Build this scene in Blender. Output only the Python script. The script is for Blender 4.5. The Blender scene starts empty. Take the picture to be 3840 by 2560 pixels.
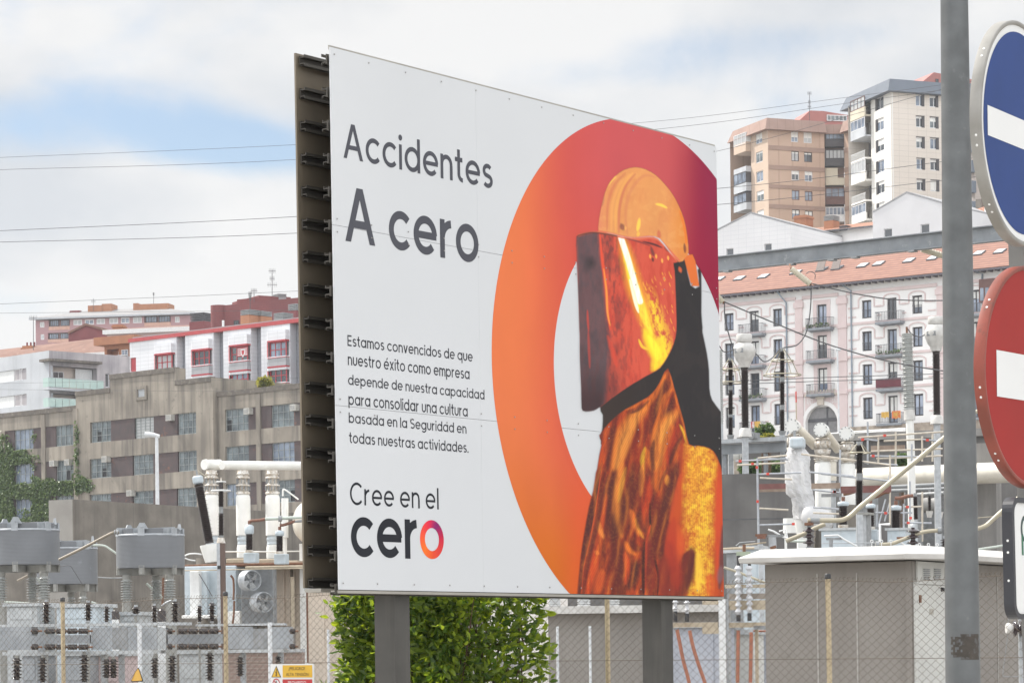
import bpy, math, random
import numpy as np
from mathutils import Vector, Matrix
SC = bpy.context.scene
COL = SC.collection
random.seed(7); RNG = np.random.default_rng(7)
rad = math.radians
FPX, CX, CY, ROLL = 10530.6, 1920.0, 2416.0, 0.012       # focal length and principal point in photo pixels (3840 wide)
CAM = Vector((0, 0, 1.65))
RT = Vector((math.cos(ROLL), 0, -math.sin(ROLL))); UPV = Vector((math.sin(ROLL), 0, math.cos(ROLL))); FW = Vector((0, 1, 0))
cd = bpy.data.cameras.new('camera'); cam = bpy.data.objects.new('camera', cd); COL.objects.link(cam)
cd.sensor_width = 36; cd.sensor_fit = 'HORIZONTAL'; cd.lens = 36 * FPX / 3840
cd.shift_y = (CY - 1280) / 3840; cd.clip_start = .1; cd.clip_end = 6000
cam.matrix_world = Matrix(((RT.x, UPV.x, -FW.x, CAM.x), (RT.y, UPV.y, -FW.y, CAM.y), (RT.z, UPV.z, -FW.z, CAM.z), (0, 0, 0, 1)))
SC.camera = cam
SUN_AZ, SUN_EL = -58.0, 51.0            # degrees from +Y (negative = left), elevation
az, el = rad(SUN_AZ), rad(SUN_EL)
sdir = Vector((math.sin(az) * math.cos(el), math.cos(az) * math.cos(el), math.sin(el)))
sl = bpy.data.lights.new('sun', 'SUN'); sl.energy = 3.0; sl.angle = rad(0.6); sl.color = (1, .95, .87)
so = bpy.data.objects.new('sun', sl); COL.objects.link(so); so.rotation_euler = sdir.to_track_quat('Z', 'Y').to_euler()
W = bpy.data.worlds.new('World'); SC.world = W; W.use_nodes = True
nt = W.node_tree; nt.nodes.clear()
def N(t, **k):
    n = nt.nodes.new(t)
    for a, b in k.items(): setattr(n, a, b)
    return n
def L(a, b): nt.links.new(a, b)
def VM(op, a, b):
    n = N('ShaderNodeMath', operation=op)
    for i, q in enumerate((a, b)):
        if hasattr(q, 'is_output'): L(q, n.inputs[i])
        elif q is not None: n.inputs[i].default_value = q
    return n.outputs[0]
sky = N('ShaderNodeTexSky', sky_type='NISHITA', sun_disc=False)
sky.sun_elevation = el; sky.sun_rotation = az; sky.dust_density = 1.2; sky.air_density = 1.0; sky.ozone_density = 2.0
bg1 = N('ShaderNodeBackground'); bg1.inputs[1].default_value = .068; L(sky.outputs[0], bg1.inputs[0])
tc = N('ShaderNodeTexCoord'); sep = N('ShaderNodeSeparateXYZ'); L(tc.outputs['Generated'], sep.inputs[0])
mp = N('ShaderNodeMapping'); mp.inputs['Scale'].default_value = (9, 9, 13); L(tc.outputs['Generated'], mp.inputs[0])
nz = N('ShaderNodeTexNoise'); nz.inputs['Scale'].default_value = 1; nz.inputs['Detail'].default_value = 9; nz.inputs['Roughness'].default_value = .58; nz.inputs['Distortion'].default_value = .35
L(mp.outputs[0], nz.inputs['Vector'])
mp2 = N('ShaderNodeMapping'); mp2.inputs['Scale'].default_value = (5, 5, 9); mp2.inputs['Location'].default_value = (3.3, 1.7, .4); L(tc.outputs['Generated'], mp2.inputs[0])
nz2 = N('ShaderNodeTexNoise'); nz2.inputs['Detail'].default_value = 6; nz2.inputs['Scale'].default_value = 1.6; L(mp2.outputs[0], nz2.inputs['Vector'])
def gap(a, e, ra, re, amt):
    x = VM('DIVIDE', VM('SUBTRACT', VM('ARCTAN2', sep.outputs[0], sep.outputs[1]), rad(a)), rad(ra))
    y = VM('DIVIDE', VM('SUBTRACT', VM('ARCSINE', sep.outputs[2], None), rad(e)), rad(re))
    d = VM('ADD', VM('MULTIPLY', x, x), VM('MULTIPLY', y, y))
    return VM('MULTIPLY', VM('POWER', 2.718, VM('MULTIPLY', d, -1.0)), amt)
dens = VM('ADD', VM('MULTIPLY', nz.outputs[0], .95), .24)
for g in ((-7.9, 10.45, 2.9, .8, .44), (-5.2, 10.0, 1.8, .55, .32), (-9.8, 6.9, 1.7, .6, .30), (-8.5, 12.9, 1.4, .45, .10),
          (2.6, 11.4, 2.4, .55, .26), (6.0, 12.1, 3.5, .5, .18), (6.3, 10.6, 1.7, .4, .14), (-10, 12.6, .5, .6, .16), (-5.3, 6.4, .9, .3, .08)):
    dens = VM('SUBTRACT', dens, gap(*g))
cr = N('ShaderNodeValToRGB'); cr.color_ramp.elements[0].position = .30; cr.color_ramp.elements[1].position = .66; L(dens, cr.inputs[0])
cr.color_ramp.interpolation = 'EASE'
cc = N('ShaderNodeValToRGB'); cc.color_ramp.elements[0].position = .38; cc.color_ramp.elements[1].position = .57
cc.color_ramp.elements[0].color = (.76, .795, .845, 1); cc.color_ramp.elements[1].color = (1.0, 1.0, 1.0, 1); L(nz2.outputs[0], cc.inputs[0])
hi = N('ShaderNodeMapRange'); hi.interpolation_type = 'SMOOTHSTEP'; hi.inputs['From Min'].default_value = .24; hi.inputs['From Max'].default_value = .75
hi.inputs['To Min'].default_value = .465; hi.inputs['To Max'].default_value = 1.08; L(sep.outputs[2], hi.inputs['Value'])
bk = N('ShaderNodeMapRange'); bk.interpolation_type = 'SMOOTHSTEP'; bk.inputs['From Min'].default_value = .25; bk.inputs['From Max'].default_value = -.45; L(sep.outputs[1], bk.inputs['Value'])   # front-lit clouds behind the camera, brightened to lift shaded facades
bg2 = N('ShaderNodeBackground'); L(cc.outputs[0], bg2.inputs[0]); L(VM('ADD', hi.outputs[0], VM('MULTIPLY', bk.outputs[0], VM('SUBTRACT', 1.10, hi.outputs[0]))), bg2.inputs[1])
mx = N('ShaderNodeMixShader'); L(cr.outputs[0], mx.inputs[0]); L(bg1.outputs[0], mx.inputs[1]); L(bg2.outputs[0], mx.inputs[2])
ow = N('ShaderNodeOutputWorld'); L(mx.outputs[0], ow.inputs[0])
vs = SC.view_settings; vs.view_transform = 'Standard'; vs.look = 'None'; vs.exposure = 0.90; vs.gamma = 1
SC.render.engine = 'CYCLES'
cy = SC.cycles; cy.max_bounces = 6; cy.diffuse_bounces = 3; cy.glossy_bounces = 3; cy.transmission_bounces = 4; cy.transparent_max_bounces = 8; cy.volume_bounces = 1
cy.use_denoising = True; cy.sample_clamp_indirect = 6; cy.caustics_reflective = False; cy.caustics_refractive = False
def cv(ox, oy, k): return lambda x, y: (ox + x / k, oy + y / k)
D_ = cv(0, 0, 1 / 1.63265)
Z1 = cv(0, 900, 1.96); Z2 = cv(0, 1700, 1.8233); Z3 = cv(2640, 250, 1.96); Z4 = cv(2640, 850, 1.96); Z5 = cv(2640, 1550, 1.5525)
A1 = cv(0, 1900, 2.3757); A2 = cv(600, 1680, 3.0161); A3 = cv(600, 2150, 3.36); A4 = cv(2660, 1540, 2.9037); A5 = cv(3080, 1540, 2.9036)
A6 = cv(2500, 2050, 3.074); A7 = cv(3400, 1500, 1.4795); A8 = cv(3500, 0, 1.5676); A9 = cv(3700, 1800, 2.0643)
def ray(p): return FW + RT * ((p[0] - CX) / FPX) + UPV * ((CY - p[1]) / FPX)
def pt(p, d): return CAM + ray(p) * d
def mpx(n, d): return n / FPX * d
class Pl:
    """vertical plane through a photo point at a depth, running in a compass heading (degrees from straight ahead)"""
    def __init__(s, p, depth, head):
        s.o = pt(p, depth); h = rad(head); d = Vector((math.sin(h), math.cos(h), 0))
        if d.x < 0: d = -d
        s.d = d; s.n = Vector((d.y, -d.x, 0)); s.head = math.degrees(math.atan2(d.y, d.x))
    def hit(s, p, off=0):
        r = ray(p); t = (s.o + s.n * off - CAM).dot(s.n) / r.dot(s.n); return CAM + r * t
    def uz(s, p, off=0):
        q = s.hit(p, off); return ((q - s.o).dot(s.d), q.z)
    def P(s, u, z, o=0):
        q = s.o + s.d * u + s.n * o; return Vector((q.x, q.y, z))
    def rect(s, cvt, x0, y0, x1, y1, off=0):
        a = s.uz(cvt(x0, (y0 + y1) / 2), off)[0]; b = s.uz(cvt(x1, (y0 + y1) / 2), off)[0]
        zt = s.uz(cvt((x0 + x1) / 2, y0), off)[1]; zb = s.uz(cvt((x0 + x1) / 2, y1), off)[1]
        return (min(a, b), zb, max(a, b), zt)
class MB:
    def __init__(s): s.v = []; s.f = []; s.sm = []; s.k = []
    def add(s, vs, fs, smooth=False):
        b = len(s.v); s.k.append((b, len(s.f))); s.v += [tuple(v) for v in vs]
        for f in fs: s.f.append(tuple(b + i for i in f)); s.sm.append(smooth)
        return s
    def poly(s, pts): return s.add(pts, [tuple(range(len(pts)))])
    def obox(s, c, a, b, e):
        c = Vector(c); vs = []
        for k in (-1, 1):
            for j in (-1, 1):
                for i in (-1, 1): vs.append(c + a * i + b * j + e * k)
        fs = [(0, 2, 3, 1), (4, 5, 7, 6), (0, 1, 5, 4), (2, 6, 7, 3), (0, 4, 6, 2), (1, 3, 7, 5)]
        if a.cross(b).dot(e) < 0: fs = [f[::-1] for f in fs]
        return s.add(vs, fs)
    def box(s, x0, y0, z0, x1, y1, z1):
        return s.obox(((x0 + x1) / 2, (y0 + y1) / 2, (z0 + z1) / 2), Vector(((x1 - x0) / 2, 0, 0)), Vector((0, (y1 - y0) / 2, 0)), Vector((0, 0, (z1 - z0) / 2)))
    def pbox(s, pl, u0, z0, u1, z1, o0, o1):
        c = pl.P((u0 + u1) / 2, (z0 + z1) / 2, (o0 + o1) / 2)
        return s.obox(c, pl.d * ((u1 - u0) / 2), pl.n * ((o1 - o0) / 2), Vector((0, 0, (z1 - z0) / 2)))
    def tube(s, path, r, n=8, closed=False, cap=True, r2=None):
        P = [Vector(p) for p in path]; m = len(P); rings = []; up = None
        for i in range(m):
            a = P[(i - 1) % m] if (i > 0 or closed) else P[i]; b = P[(i + 1) % m] if (i < m - 1 or closed) else P[i]
            t = (b - a).normalized()
            if up is None:
                up = Vector((0, 0, 1)) if abs(t.z) < .9 else Vector((1, 0, 0))
            x = t.cross(up).normalized(); up = x.cross(t).normalized()
            rr = r if r2 is None else r + (r2 - r) * i / (m - 1)
            if isinstance(r, (list, tuple)): rr = r[i]
            rings.append([P[i] + x * (rr * math.cos(2 * math.pi * k / n)) + up * (rr * math.sin(2 * math.pi * k / n)) for k in range(n)])
        vs = [v for g in rings for v in g]; fs = []
        for i in range(m if closed else m - 1):
            for k in range(n):
                j = (i + 1) % m; fs.append((i * n + k, i * n + (k + 1) % n, j * n + (k + 1) % n, j * n + k))
        s.add(vs, [f[::-1] for f in fs], True)
        if cap and not closed: s.poly(rings[0]); s.poly(rings[-1][::-1])
        return s
    def lathe(s, prof, o, ax=(0, 0, 1), n=20, smooth=True, caps=True):
        """prof: (radius, distance along axis)"""
        ax = Vector(ax).normalized(); t = Vector((0, 1, 0)) if abs(ax.y) < .9 else Vector((1, 0, 0))
        x = ax.cross(t).normalized(); y = ax.cross(x); o = Vector(o); vs = []
        for r, h in prof:
            vs += [o + ax * h + x * (r * math.cos(2 * math.pi * k / n)) + y * (r * math.sin(2 * math.pi * k / n)) for k in range(n)]
        fs = [(i * n + k, i * n + (k + 1) % n, (i + 1) * n + (k + 1) % n, (i + 1) * n + k) for i in range(len(prof) - 1) for k in range(n)]
        s.add(vs, fs, smooth)
        if caps: s.poly(vs[:n][::-1]); s.poly(vs[-n:])
        return s
    def prism(s, pts, off):
        """closed polygon swept by a vector"""
        n = len(pts); off = Vector(off); a = [Vector(p) for p in pts]; b = [p + off for p in a]
        s.add(a + b, [tuple(range(n))[::-1], tuple(range(n, 2 * n))] + [(i, (i + 1) % n, n + (i + 1) % n, n + i) for i in range(n)])
        return s
    def wall(s, pl, u0, z0, u1, z1, holes=(), depth=.25, o=0):
        """front face with openings and their reveals"""
        hs = [(max(a, u0), max(b, z0), min(c, u1), min(e, z1)) for a, b, c, e in holes if c > u0 and a < u1 and e > z0 and b < z1]
        us = sorted({u0, u1, *[h[0] for h in hs], *[h[2] for h in hs]}); zs = sorted({z0, z1, *[h[1] for h in hs], *[h[3] for h in hs]})
        ids = {}; vs = []; fs = []
        def vid(i, j):
            if (i, j) not in ids: ids[i, j] = len(vs); vs.append(pl.P(us[i], zs[j], o))
            return ids[i, j]
        for i in range(len(us) - 1):
            for j in range(len(zs) - 1):
                uc, zc = (us[i] + us[i + 1]) / 2, (zs[j] + zs[j + 1]) / 2
                if any(h[0] < uc < h[2] and h[1] < zc < h[3] for h in hs): continue
                fs.append((vid(i, j), vid(i + 1, j), vid(i + 1, j + 1), vid(i, j + 1)))
        s.add(vs, fs)
        for a, b, c, e in hs:
            q = [(a, b), (c, b), (c, e), (a, e)]
            for k in range(4):
                p0, p1 = q[k], q[(k + 1) % 4]
                s.add([pl.P(*p0, o), pl.P(*p1, o), pl.P(*p1, o - depth), pl.P(*p0, o - depth)], [(3, 2, 1, 0)])
            s.add([pl.P(*p, o - depth) for p in q], [(0, 1, 2, 3)])
        return s
    def shell(s, pl, u0, z0, u1, z1, D, o=0, left=True):
        """sides, top and back behind a front wall"""
        A = [pl.P(u0, z0, o), pl.P(u1, z0, o), pl.P(u1, z1, o), pl.P(u0, z1, o)]; B = [pl.P(u0, z0, o - D), pl.P(u1, z0, o - D), pl.P(u1, z1, o - D), pl.P(u0, z1, o - D)]
        return s.add(A + B, [(3, 2, 6, 7), (2, 1, 5, 6), (5, 4, 7, 6)] + ([(0, 3, 7, 4)] if left else []))
    def each(s, name, mat, parent):
        ks = s.k + [(len(s.v), len(s.f))]
        for (a, f0), (b, f1) in zip(ks, ks[1:]):
            m = MB(); m.add(s.v[a:b], [tuple(i - a for i in f) for f in s.f[f0:f1]]); m.build(name, mat, parent)
    def build(s, name, mat, parent=None, loc=None, attrs=None):
        me = bpy.data.meshes.new(name)
        base = Vector((0, 0, 0))
        if parent is not None: base = Vector(parent['_b'])
        elif loc is not None: base = Vector(loc)
        elif s.v:
            a = np.array(s.v); base = Vector(((a[:, 0].min() + a[:, 0].max()) / 2, (a[:, 1].min() + a[:, 1].max()) / 2, a[:, 2].min()))
        me.from_pydata([(v[0] - base.x, v[1] - base.y, v[2] - base.z) for v in s.v], [], s.f)
        me.polygons.foreach_set('use_smooth', s.sm); me.update()
        if mat is not None: me.materials.append(mat)
        o = bpy.data.objects.new(name, me); COL.objects.link(o)
        if parent is not None: o.parent = parent
        else: o.location = base
        o['_b'] = list(base)
        return o
def tag(o, label=None, cat=None, group=None, kind=None):
    if label: o['label'] = label
    if cat: o['category'] = cat
    if group: o['group'] = group
    if kind: o['kind'] = kind
    return o
def thing(name, loc, label, cat, group=None):
    o = bpy.data.objects.new(name, None); COL.objects.link(o); o.location = loc; o['_b'] = list(loc); o.empty_display_size = .2
    return tag(o, label, cat, group)
def lin(c): return tuple(((x / 255 / 12.92) if x / 255 <= .04045 else ((x / 255 + .055) / 1.055) ** 2.4) for x in c)
def rgba(c): return (*c, 1)
MATS = {}
def mat(name, c, c2=None, rough=.7, scale=3, streak=None, streak_c=None, bump=0, bscale=None, metal=0, spec=None, detail=6, lo=.35, hi=.65, head=None, brick=None, wave=None, spots=None):
    """noise between two colours, optional vertical streaks of dirt, panel or brick joints, bump"""
    m = bpy.data.materials.new(name); m.use_nodes = True; t = m.node_tree; b = t.nodes['Principled BSDF']
    def n(ty, **k):
        q = t.nodes.new(ty)
        for a, v in k.items(): setattr(q, a, v)
        return q
    lk = t.links.new
    geo = n('ShaderNodeNewGeometry'); pos = geo.outputs['Position']
    if head is not None:
        vr = n('ShaderNodeMapping'); vr.vector_type = 'POINT'; vr.inputs['Rotation'].default_value = (0, 0, -rad(head)); lk(pos, vr.inputs[0]); pos = vr.outputs[0]
    nz = n('ShaderNodeTexNoise'); nz.inputs['Scale'].default_value = scale; nz.inputs['Detail'].default_value = detail; lk(pos, nz.inputs['Vector'])
    r = n('ShaderNodeValToRGB'); r.color_ramp.elements[0].position = lo; r.color_ramp.elements[1].position = hi
    c2 = c2 if c2 is not None else tuple(x * .85 for x in c)
    r.color_ramp.elements[0].color = rgba(c2); r.color_ramp.elements[1].color = rgba(c); lk(nz.outputs[0], r.inputs[0]); out = r.outputs[0]
    def mixc(fac, a, bcol, mode='MIX'):
        q = n('ShaderNodeMix', data_type='RGBA', blend_type=mode)
        lk(fac, q.inputs[0]) if not isinstance(fac, float) else setattr(q.inputs[0], 'default_value', fac)
        lk(a, q.inputs[6])
        if isinstance(bcol, tuple): q.inputs[7].default_value = rgba(bcol)
        else: lk(bcol, q.inputs[7])
        return q.outputs[2]
    bumpsrc = nz.outputs[0]
    if brick:
        bw, bh, ms, mc = brick[:4]
        xz = n('ShaderNodeSeparateXYZ'); lk(pos, xz.inputs[0]); cb = n('ShaderNodeCombineXYZ'); lk(xz.outputs[0], cb.inputs[0]); lk(xz.outputs[2], cb.inputs[1])
        br = n('ShaderNodeTexBrick'); br.inputs['Scale'].default_value = 1; br.inputs['Brick Width'].default_value = bw; br.inputs['Row Height'].default_value = bh
        br.inputs['Mortar Size'].default_value = ms; br.inputs['Mortar Smooth'].default_value = .1; br.offset = brick[4] if len(brick) > 4 else .5
        br.inputs['Color1'].default_value = (0, 0, 0, 1); br.inputs['Color2'].default_value = (1, 1, 1, 1); br.inputs['Mortar'].default_value = (.5, .5, .5, 1); lk(cb.outputs[0], br.inputs['Vector'])
        if len(brick) > 5: out = mixc(br.outputs['Color'], out, brick[5])
        out = mixc(br.outputs['Fac'], out, mc)
    if wave:
        ws, wc, axis = wave[:3]
        wv = n('ShaderNodeTexWave', bands_direction=axis); wv.inputs['Scale'].default_value = ws; wv.inputs['Distortion'].default_value = wave[3] if len(wave) > 3 else 0; lk(pos, wv.inputs['Vector'])
        wr = n('ShaderNodeValToRGB'); wr.color_ramp.elements[0].position = .25; wr.color_ramp.elements[1].position = .6; wr.color_ramp.elements[0].color = (1, 1, 1, 1); wr.color_ramp.elements[1].color = (0, 0, 0, 1)
        lk(wv.outputs[0], wr.inputs[0]); out = mixc(wr.outputs[0], out, wc)
    if streak:
        mpp = n('ShaderNodeMapping'); mpp.inputs['Scale'].default_value = (streak[0], streak[0], streak[1]); lk(pos, mpp.inputs[0])
        sn = n('ShaderNodeTexNoise'); sn.inputs['Scale'].default_value = 1; sn.inputs['Detail'].default_value = 7; sn.inputs['Roughness'].default_value = .65; lk(mpp.outputs[0], sn.inputs['Vector'])
        sr = n('ShaderNodeValToRGB'); sr.color_ramp.elements[0].position = streak[2]; sr.color_ramp.elements[1].position = streak[3]; sr.color_ramp.elements[1].color = (streak[4],) * 3 + (1,); sr.color_ramp.elements[0].color = (0, 0, 0, 1)
        lk(sn.outputs[0], sr.inputs[0]); out = mixc(sr.outputs[0], out, streak_c)
    if spots:
        vn = n('ShaderNodeTexNoise'); vn.inputs['Scale'].default_value = spots[0]; vn.inputs['Detail'].default_value = 8; vn.inputs['Roughness'].default_value = .7; lk(pos, vn.inputs['Vector'])
        vr2 = n('ShaderNodeValToRGB'); vr2.color_ramp.elements[0].position = spots[1]; vr2.color_ramp.elements[1].position = spots[1] + .07; vr2.color_ramp.elements[1].color = (spots[2],) * 3 + (1,); vr2.color_ramp.elements[0].color = (0, 0, 0, 1)
        lk(vn.outputs[0], vr2.inputs[0]); out = mixc(vr2.outputs[0], out, spots[3])
    lk(out, b.inputs['Base Color']); b.inputs['Roughness'].default_value = rough; b.inputs['Metallic'].default_value = metal
    if spec is not None: b.inputs['Specular IOR Level'].default_value = spec
    if bump:
        bp = n('ShaderNodeBump'); bp.inputs['Strength'].default_value = bump; bp.inputs['Distance'].default_value = .02
        bn = n('ShaderNodeTexNoise'); bn.inputs['Scale'].default_value = bscale or scale * 6; bn.inputs['Detail'].default_value = 6; lk(pos, bn.inputs['Vector'])
        lk(bn.outputs[0], bp.inputs['Height']); lk(bp.outputs[0], b.inputs['Normal'])
    MATS[name] = m
    return m
g3 = lambda v: (v, v, v)
M_white = mat('white enamel', (.78, .78, .76), (.70, .70, .67), rough=.45, scale=2, streak=(9, .7, .6, .85, .5), streak_c=(.42, .33, .22))
M_wpaint = mat('white paint on steel', (.72, .73, .73), (.62, .63, .63), rough=.5, scale=6, streak=(14, 1.2, .62, .8, .55), streak_c=(.35, .24, .14))
M_fpaint = mat('aged pale grey paint', (.47, .49, .50), (.38, .40, .41), rough=.6, scale=5, streak=(10, 1, .55, .8, .5), streak_c=(.24, .21, .16))
M_lblue = mat('pale grey blue paint', (.50, .56, .60), (.43, .49, .53), rough=.45, scale=5, streak=(14, 1.2, .62, .82, .5), streak_c=(.36, .30, .22))
M_galv = mat('galvanised steel', (.46, .48, .50), (.36, .38, .40), rough=.5, scale=9, metal=.35, streak=(20, 2, .55, .8, .4), streak_c=(.30, .27, .22))
M_galvd = mat('dull galvanised steel', (.30, .31, .32), (.22, .23, .235), rough=.6, scale=7, metal=.25, streak=(16, 1.5, .55, .8, .5), streak_c=(.17, .14, .11))
M_porc = mat('brown porcelain', (.022, .012, .011), (.015, .009, .008), rough=.14, scale=5, spec=.55)
M_porcg = mat('grey porcelain', (.36, .37, .36), (.30, .31, .30), rough=.25, scale=6, spec=.6)
M_silic = mat('pale silicone', (.52, .53, .55), (.45, .46, .48), rough=.4, scale=6)
M_black = mat('black rubber', (.03, .03, .032), (.022, .022, .024), rough=.5, scale=6)
M_rust = mat('rusty brown steel', (.20, .10, .06), (.13, .06, .035), rough=.8, scale=12)
M_copper = mat('copper braid', (.22, .11, .075), (.15, .07, .05), rough=.55, scale=25, metal=.3)
M_beige = mat('beige painted steel', (.48, .41, .31), (.40, .34, .25), rough=.6, scale=8, streak=(18, 2, .55, .75, .6), streak_c=(.25, .15, .08))
M_bus = mat('aluminium bus tube', (.42, .38, .29), (.34, .31, .235), rough=.4, scale=4, metal=.3)
M_busg = mat('greenish bus tube', (.48, .53, .48), (.42, .46, .42), rough=.45, scale=4, metal=.2)
M_conc = mat('grey concrete', (.215, .195, .17), (.155, .14, .122), rough=.9, scale=1.2, streak=(2.2, .12, .48, .75, .75), streak_c=(.085, .078, .07), bump=.3, spots=(5, .62, .5, (.12, .11, .095)))
M_busd = mat('weathered brown bus tube', (.25, .215, .17), (.19, .165, .13), rough=.5, scale=4, metal=.2)
M_cable = mat('orange cable sheath', (.38, .15, .09), (.31, .115, .07), rough=.55, scale=7)
M_wire = mat('weathered cable', (.10, .10, .105), (.07, .07, .075), rough=.6)
def glass(name, c, rough=.08, c2=None, scale=.35):
    m = mat(name, c, c2 or tuple(x * .6 for x in c), rough=rough, scale=scale, spec=.75, detail=2); return m
G_dark = glass('window glass over dark rooms', (.045, .055, .07))
G_blue = glass('curtained glass with painted sky reflection', (.24, .29, .37), c2=(.09, .115, .16), scale=.8)  # pale curtains, with the blue sky reflection put into the colour
G_pale = glass('window with closed white blinds', (.46, .47, .47), rough=.3, c2=(.36, .37, .38))
G_ind = glass('dusty factory glass', (.17, .205, .22), rough=.25, c2=(.06, .078, .088), scale=.9)
F_white = mat('white window frame', (.72, .72, .73), rough=.5)
F_dark = mat('dark window frame', (.05, .045, .05), rough=.5)
F_red = mat('red window frame', (.42, .045, .06), rough=.45)
F_steel = mat('grey steel window frame', (.30, .33, .33), (.2, .22, .22), rough=.6, scale=6)
F_wood = mat('brown wooden frame', (.13, .06, .05), rough=.5)
def window(par, pl, r, dep=.2, fm=F_white, gm=G_dark, cols=2, rows=1, bar=.06, sill=None, blind=0, o=0, bm=None, kids=True):
    a, b, c, e = r
    mb = MB(); q = o - dep
    mb.pbox(pl, a, b, c, b + bar, q + .01, q + .07); mb.pbox(pl, a, e - bar, c, e, q + .01, q + .07)
    for i in range(cols + 1):
        x = a + (c - a) * i / cols; w = bar if i in (0, cols) else bar * .75
        x0 = min(max(x - w / 2, a), c - w); mb.pbox(pl, x0, b + bar, x0 + w, e - bar, q + .01, q + .07)
    for j in range(1, rows):
        z = b + (e - b) * j / rows; mb.pbox(pl, a + bar, z - bar * .3, c - bar, z + bar * .3, q + .012, q + .062)
    w = mb.build('window', fm, par)
    g = MB(); g.poly([pl.P(a, b, q + .02), pl.P(c, b, q + .02), pl.P(c, e, q + .02), pl.P(a, e, q + .02)]); g.build('pane', gm, w)
    if blind:
        k = MB(); k.pbox(pl, a + bar, e - bar - (e - b) * blind, c - bar, e - bar, q + .022, q + .04); k.build('blind', bm or M_white, w)
    if sill:
        k = MB(); k.pbox(pl, a - .06, b - .09, c + .06, b - .003, o - dep + .08, o + .07); k.build('sill', sill, w)
    return w
def hgt(x, y):
    t = min(max((y - 108) / 40, 0), 1); k = .062 + .036 * min(max((x + 10) / 30, 0), 1)
    return t * max(0, (min(y, 305) - 108)) * k
mb = MB(); xs = np.linspace(-420, 420, 43); ys = np.concatenate([np.linspace(-120, 100, 12), np.linspace(108, 760, 50)])
ids = {}
vv = [(x, y, hgt(x, y)) for y in ys for x in xs]; n = len(xs)
mb.add(vv, [(j * n + i, j * n + i + 1, (j + 1) * n + i + 1, (j + 1) * n + i) for j in range(len(ys) - 1) for i in range(n - 1)], True)
M_ground = mat('pale concrete and gravel ground', (.26, .25, .235), (.20, .19, .18), rough=.95, scale=.8, bump=.3, bscale=20)
tag(mb.build('ground', M_ground, loc=(0, 0, 0)), kind='structure')
mb = MB(); R_ = 5000
mb.poly([(-R_, -R_, -1.2), (R_, -R_, -1.2), (R_, R_, -1.2), (-R_, R_, -1.2)])
M_far = mat('distant green land', (.10, .13, .06), (.16, .15, .10), rough=1, scale=.02)
tag(mb.build('terrain', M_far, loc=(0, 0, 0)), kind='structure')
mb = MB(); mb.box(-6, -12, .004, 9, 14.2, .12)
M_pave = mat('grey pavement', (.42, .41, .39), (.34, .33, .31), rough=.9, scale=2, brick=(.4, .4, .012, (.2, .19, .18), 0))
tag(mb.build('pavement', M_pave), kind='structure')
ZL, ZR = FPX * 3.0 / (1245 * 1.63265), FPX * 3.0 / (1032 * 1.63265)
TL, TR, BR, BL = pt(D_(758, 108), ZL), pt(D_(1645, 337), ZR), pt(D_(1663, 1369), ZR), pt(D_(779, 1353), ZL)
bU = TR - TL; bV = BL - TL; BW, BH = bU.length, bV.length
bN = bV.cross(bU).normalized(); bN = bN if bN.y < 0 else -bN
bu, bv = bU / BW, bV / BH
def B(u, v, o=0): return TL + bU * u + bV * v + bN * o          # u, v in 0..1 across and down the board
def b_uv(p):
    r = ray(p); t = (TL - CAM).dot(bN) / r.dot(bN); q = CAM + r * t - TL
    M2 = np.array([[bU.dot(bU), bU.dot(bV)], [bU.dot(bV), bV.dot(bV)]]); s = np.linalg.solve(M2, [q.dot(bU), q.dot(bV)]); return s[0], s[1]
ground_pt = (TL + BR) / 2; ground_pt = Vector((ground_pt.x, ground_pt.y, 0))
bb = thing('billboard', ground_pt, 'large white double-faced billboard with an orange ring and a helmeted worker on its front', 'billboard')
M_board = mat('printed white board', (.60, .613, .63), (.575, .588, .605), rough=.5, spec=.2, scale=.6, streak=(2.5, .4, .5, .85, .25), streak_c=(.62, .63, .65))
M_bedge = mat('aluminium board edge', (.40, .38, .34), rough=.5, metal=.5)
SEAMS = [b_uv(cv(1080, 150, 1.8451)(312, 1278))[1], b_uv(cv(1080, 1200, 1.425)(260, 455))[1]]
rows = [0] + SEAMS + [1]
g = .00035
mb = MB()
for i in range(3):
    v0, v1 = rows[i] + (g if i else 0), rows[i + 1] - (g if i < 2 else 0)
    for k in range(3):
        u0, u1 = k / 3 + (.00008 if k else 0), (k + 1) / 3 - (.00008 if k < 2 else 0)
        c = B((u0 + u1) / 2, (v0 + v1) / 2, -.004); mb.obox(c, bU * ((u1 - u0) / 2), bV * ((v1 - v0) / 2), bN * .004)
mb.build('front_panel', M_board, bb)
SH = pt(D_(679, 122), ZL * 1245 / 1228) - TL
dz = SH.dot(bN)
M_rear = mat('weathered brown panel back', (.20, .165, .12), (.15, .125, .095), rough=.45, scale=3, metal=.2, streak=(5, .6, .5, .8, .4), streak_c=(.2, .16, .11))
c = TL + SH + bU / 2 + bV / 2
MB().obox(c - bN * .006, bU / 2, bV * .5, bN * .006).build('rear_panel', M_rear, bb)
M_rail = mat('aluminium rail', (.075, .068, .058), (.055, .05, .043), rough=.55, metal=.35)
def rail(c0, side, half):
    mb = MB(); L_ = bU * half
    mb.obox(c0 + bN * (.006 * side), L_, bv * .028, bN * .004)
    mb.obox(c0 + bN * (.024 * side) - bv * .018, L_, bv * .003, bN * .014)
    mb.obox(c0 + bN * (.024 * side) + bv * .018, L_, bv * .003, bN * .014)
    mb.obox(c0 + bN * (.040 * side) - bv * .024, L_, bv * .008, bN * .002)
    mb.obox(c0 + bN * (.040 * side) + bv * .024, L_, bv * .008, bN * .002)
    return mb.build('rail', M_rail, bb)
NR = 17
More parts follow.
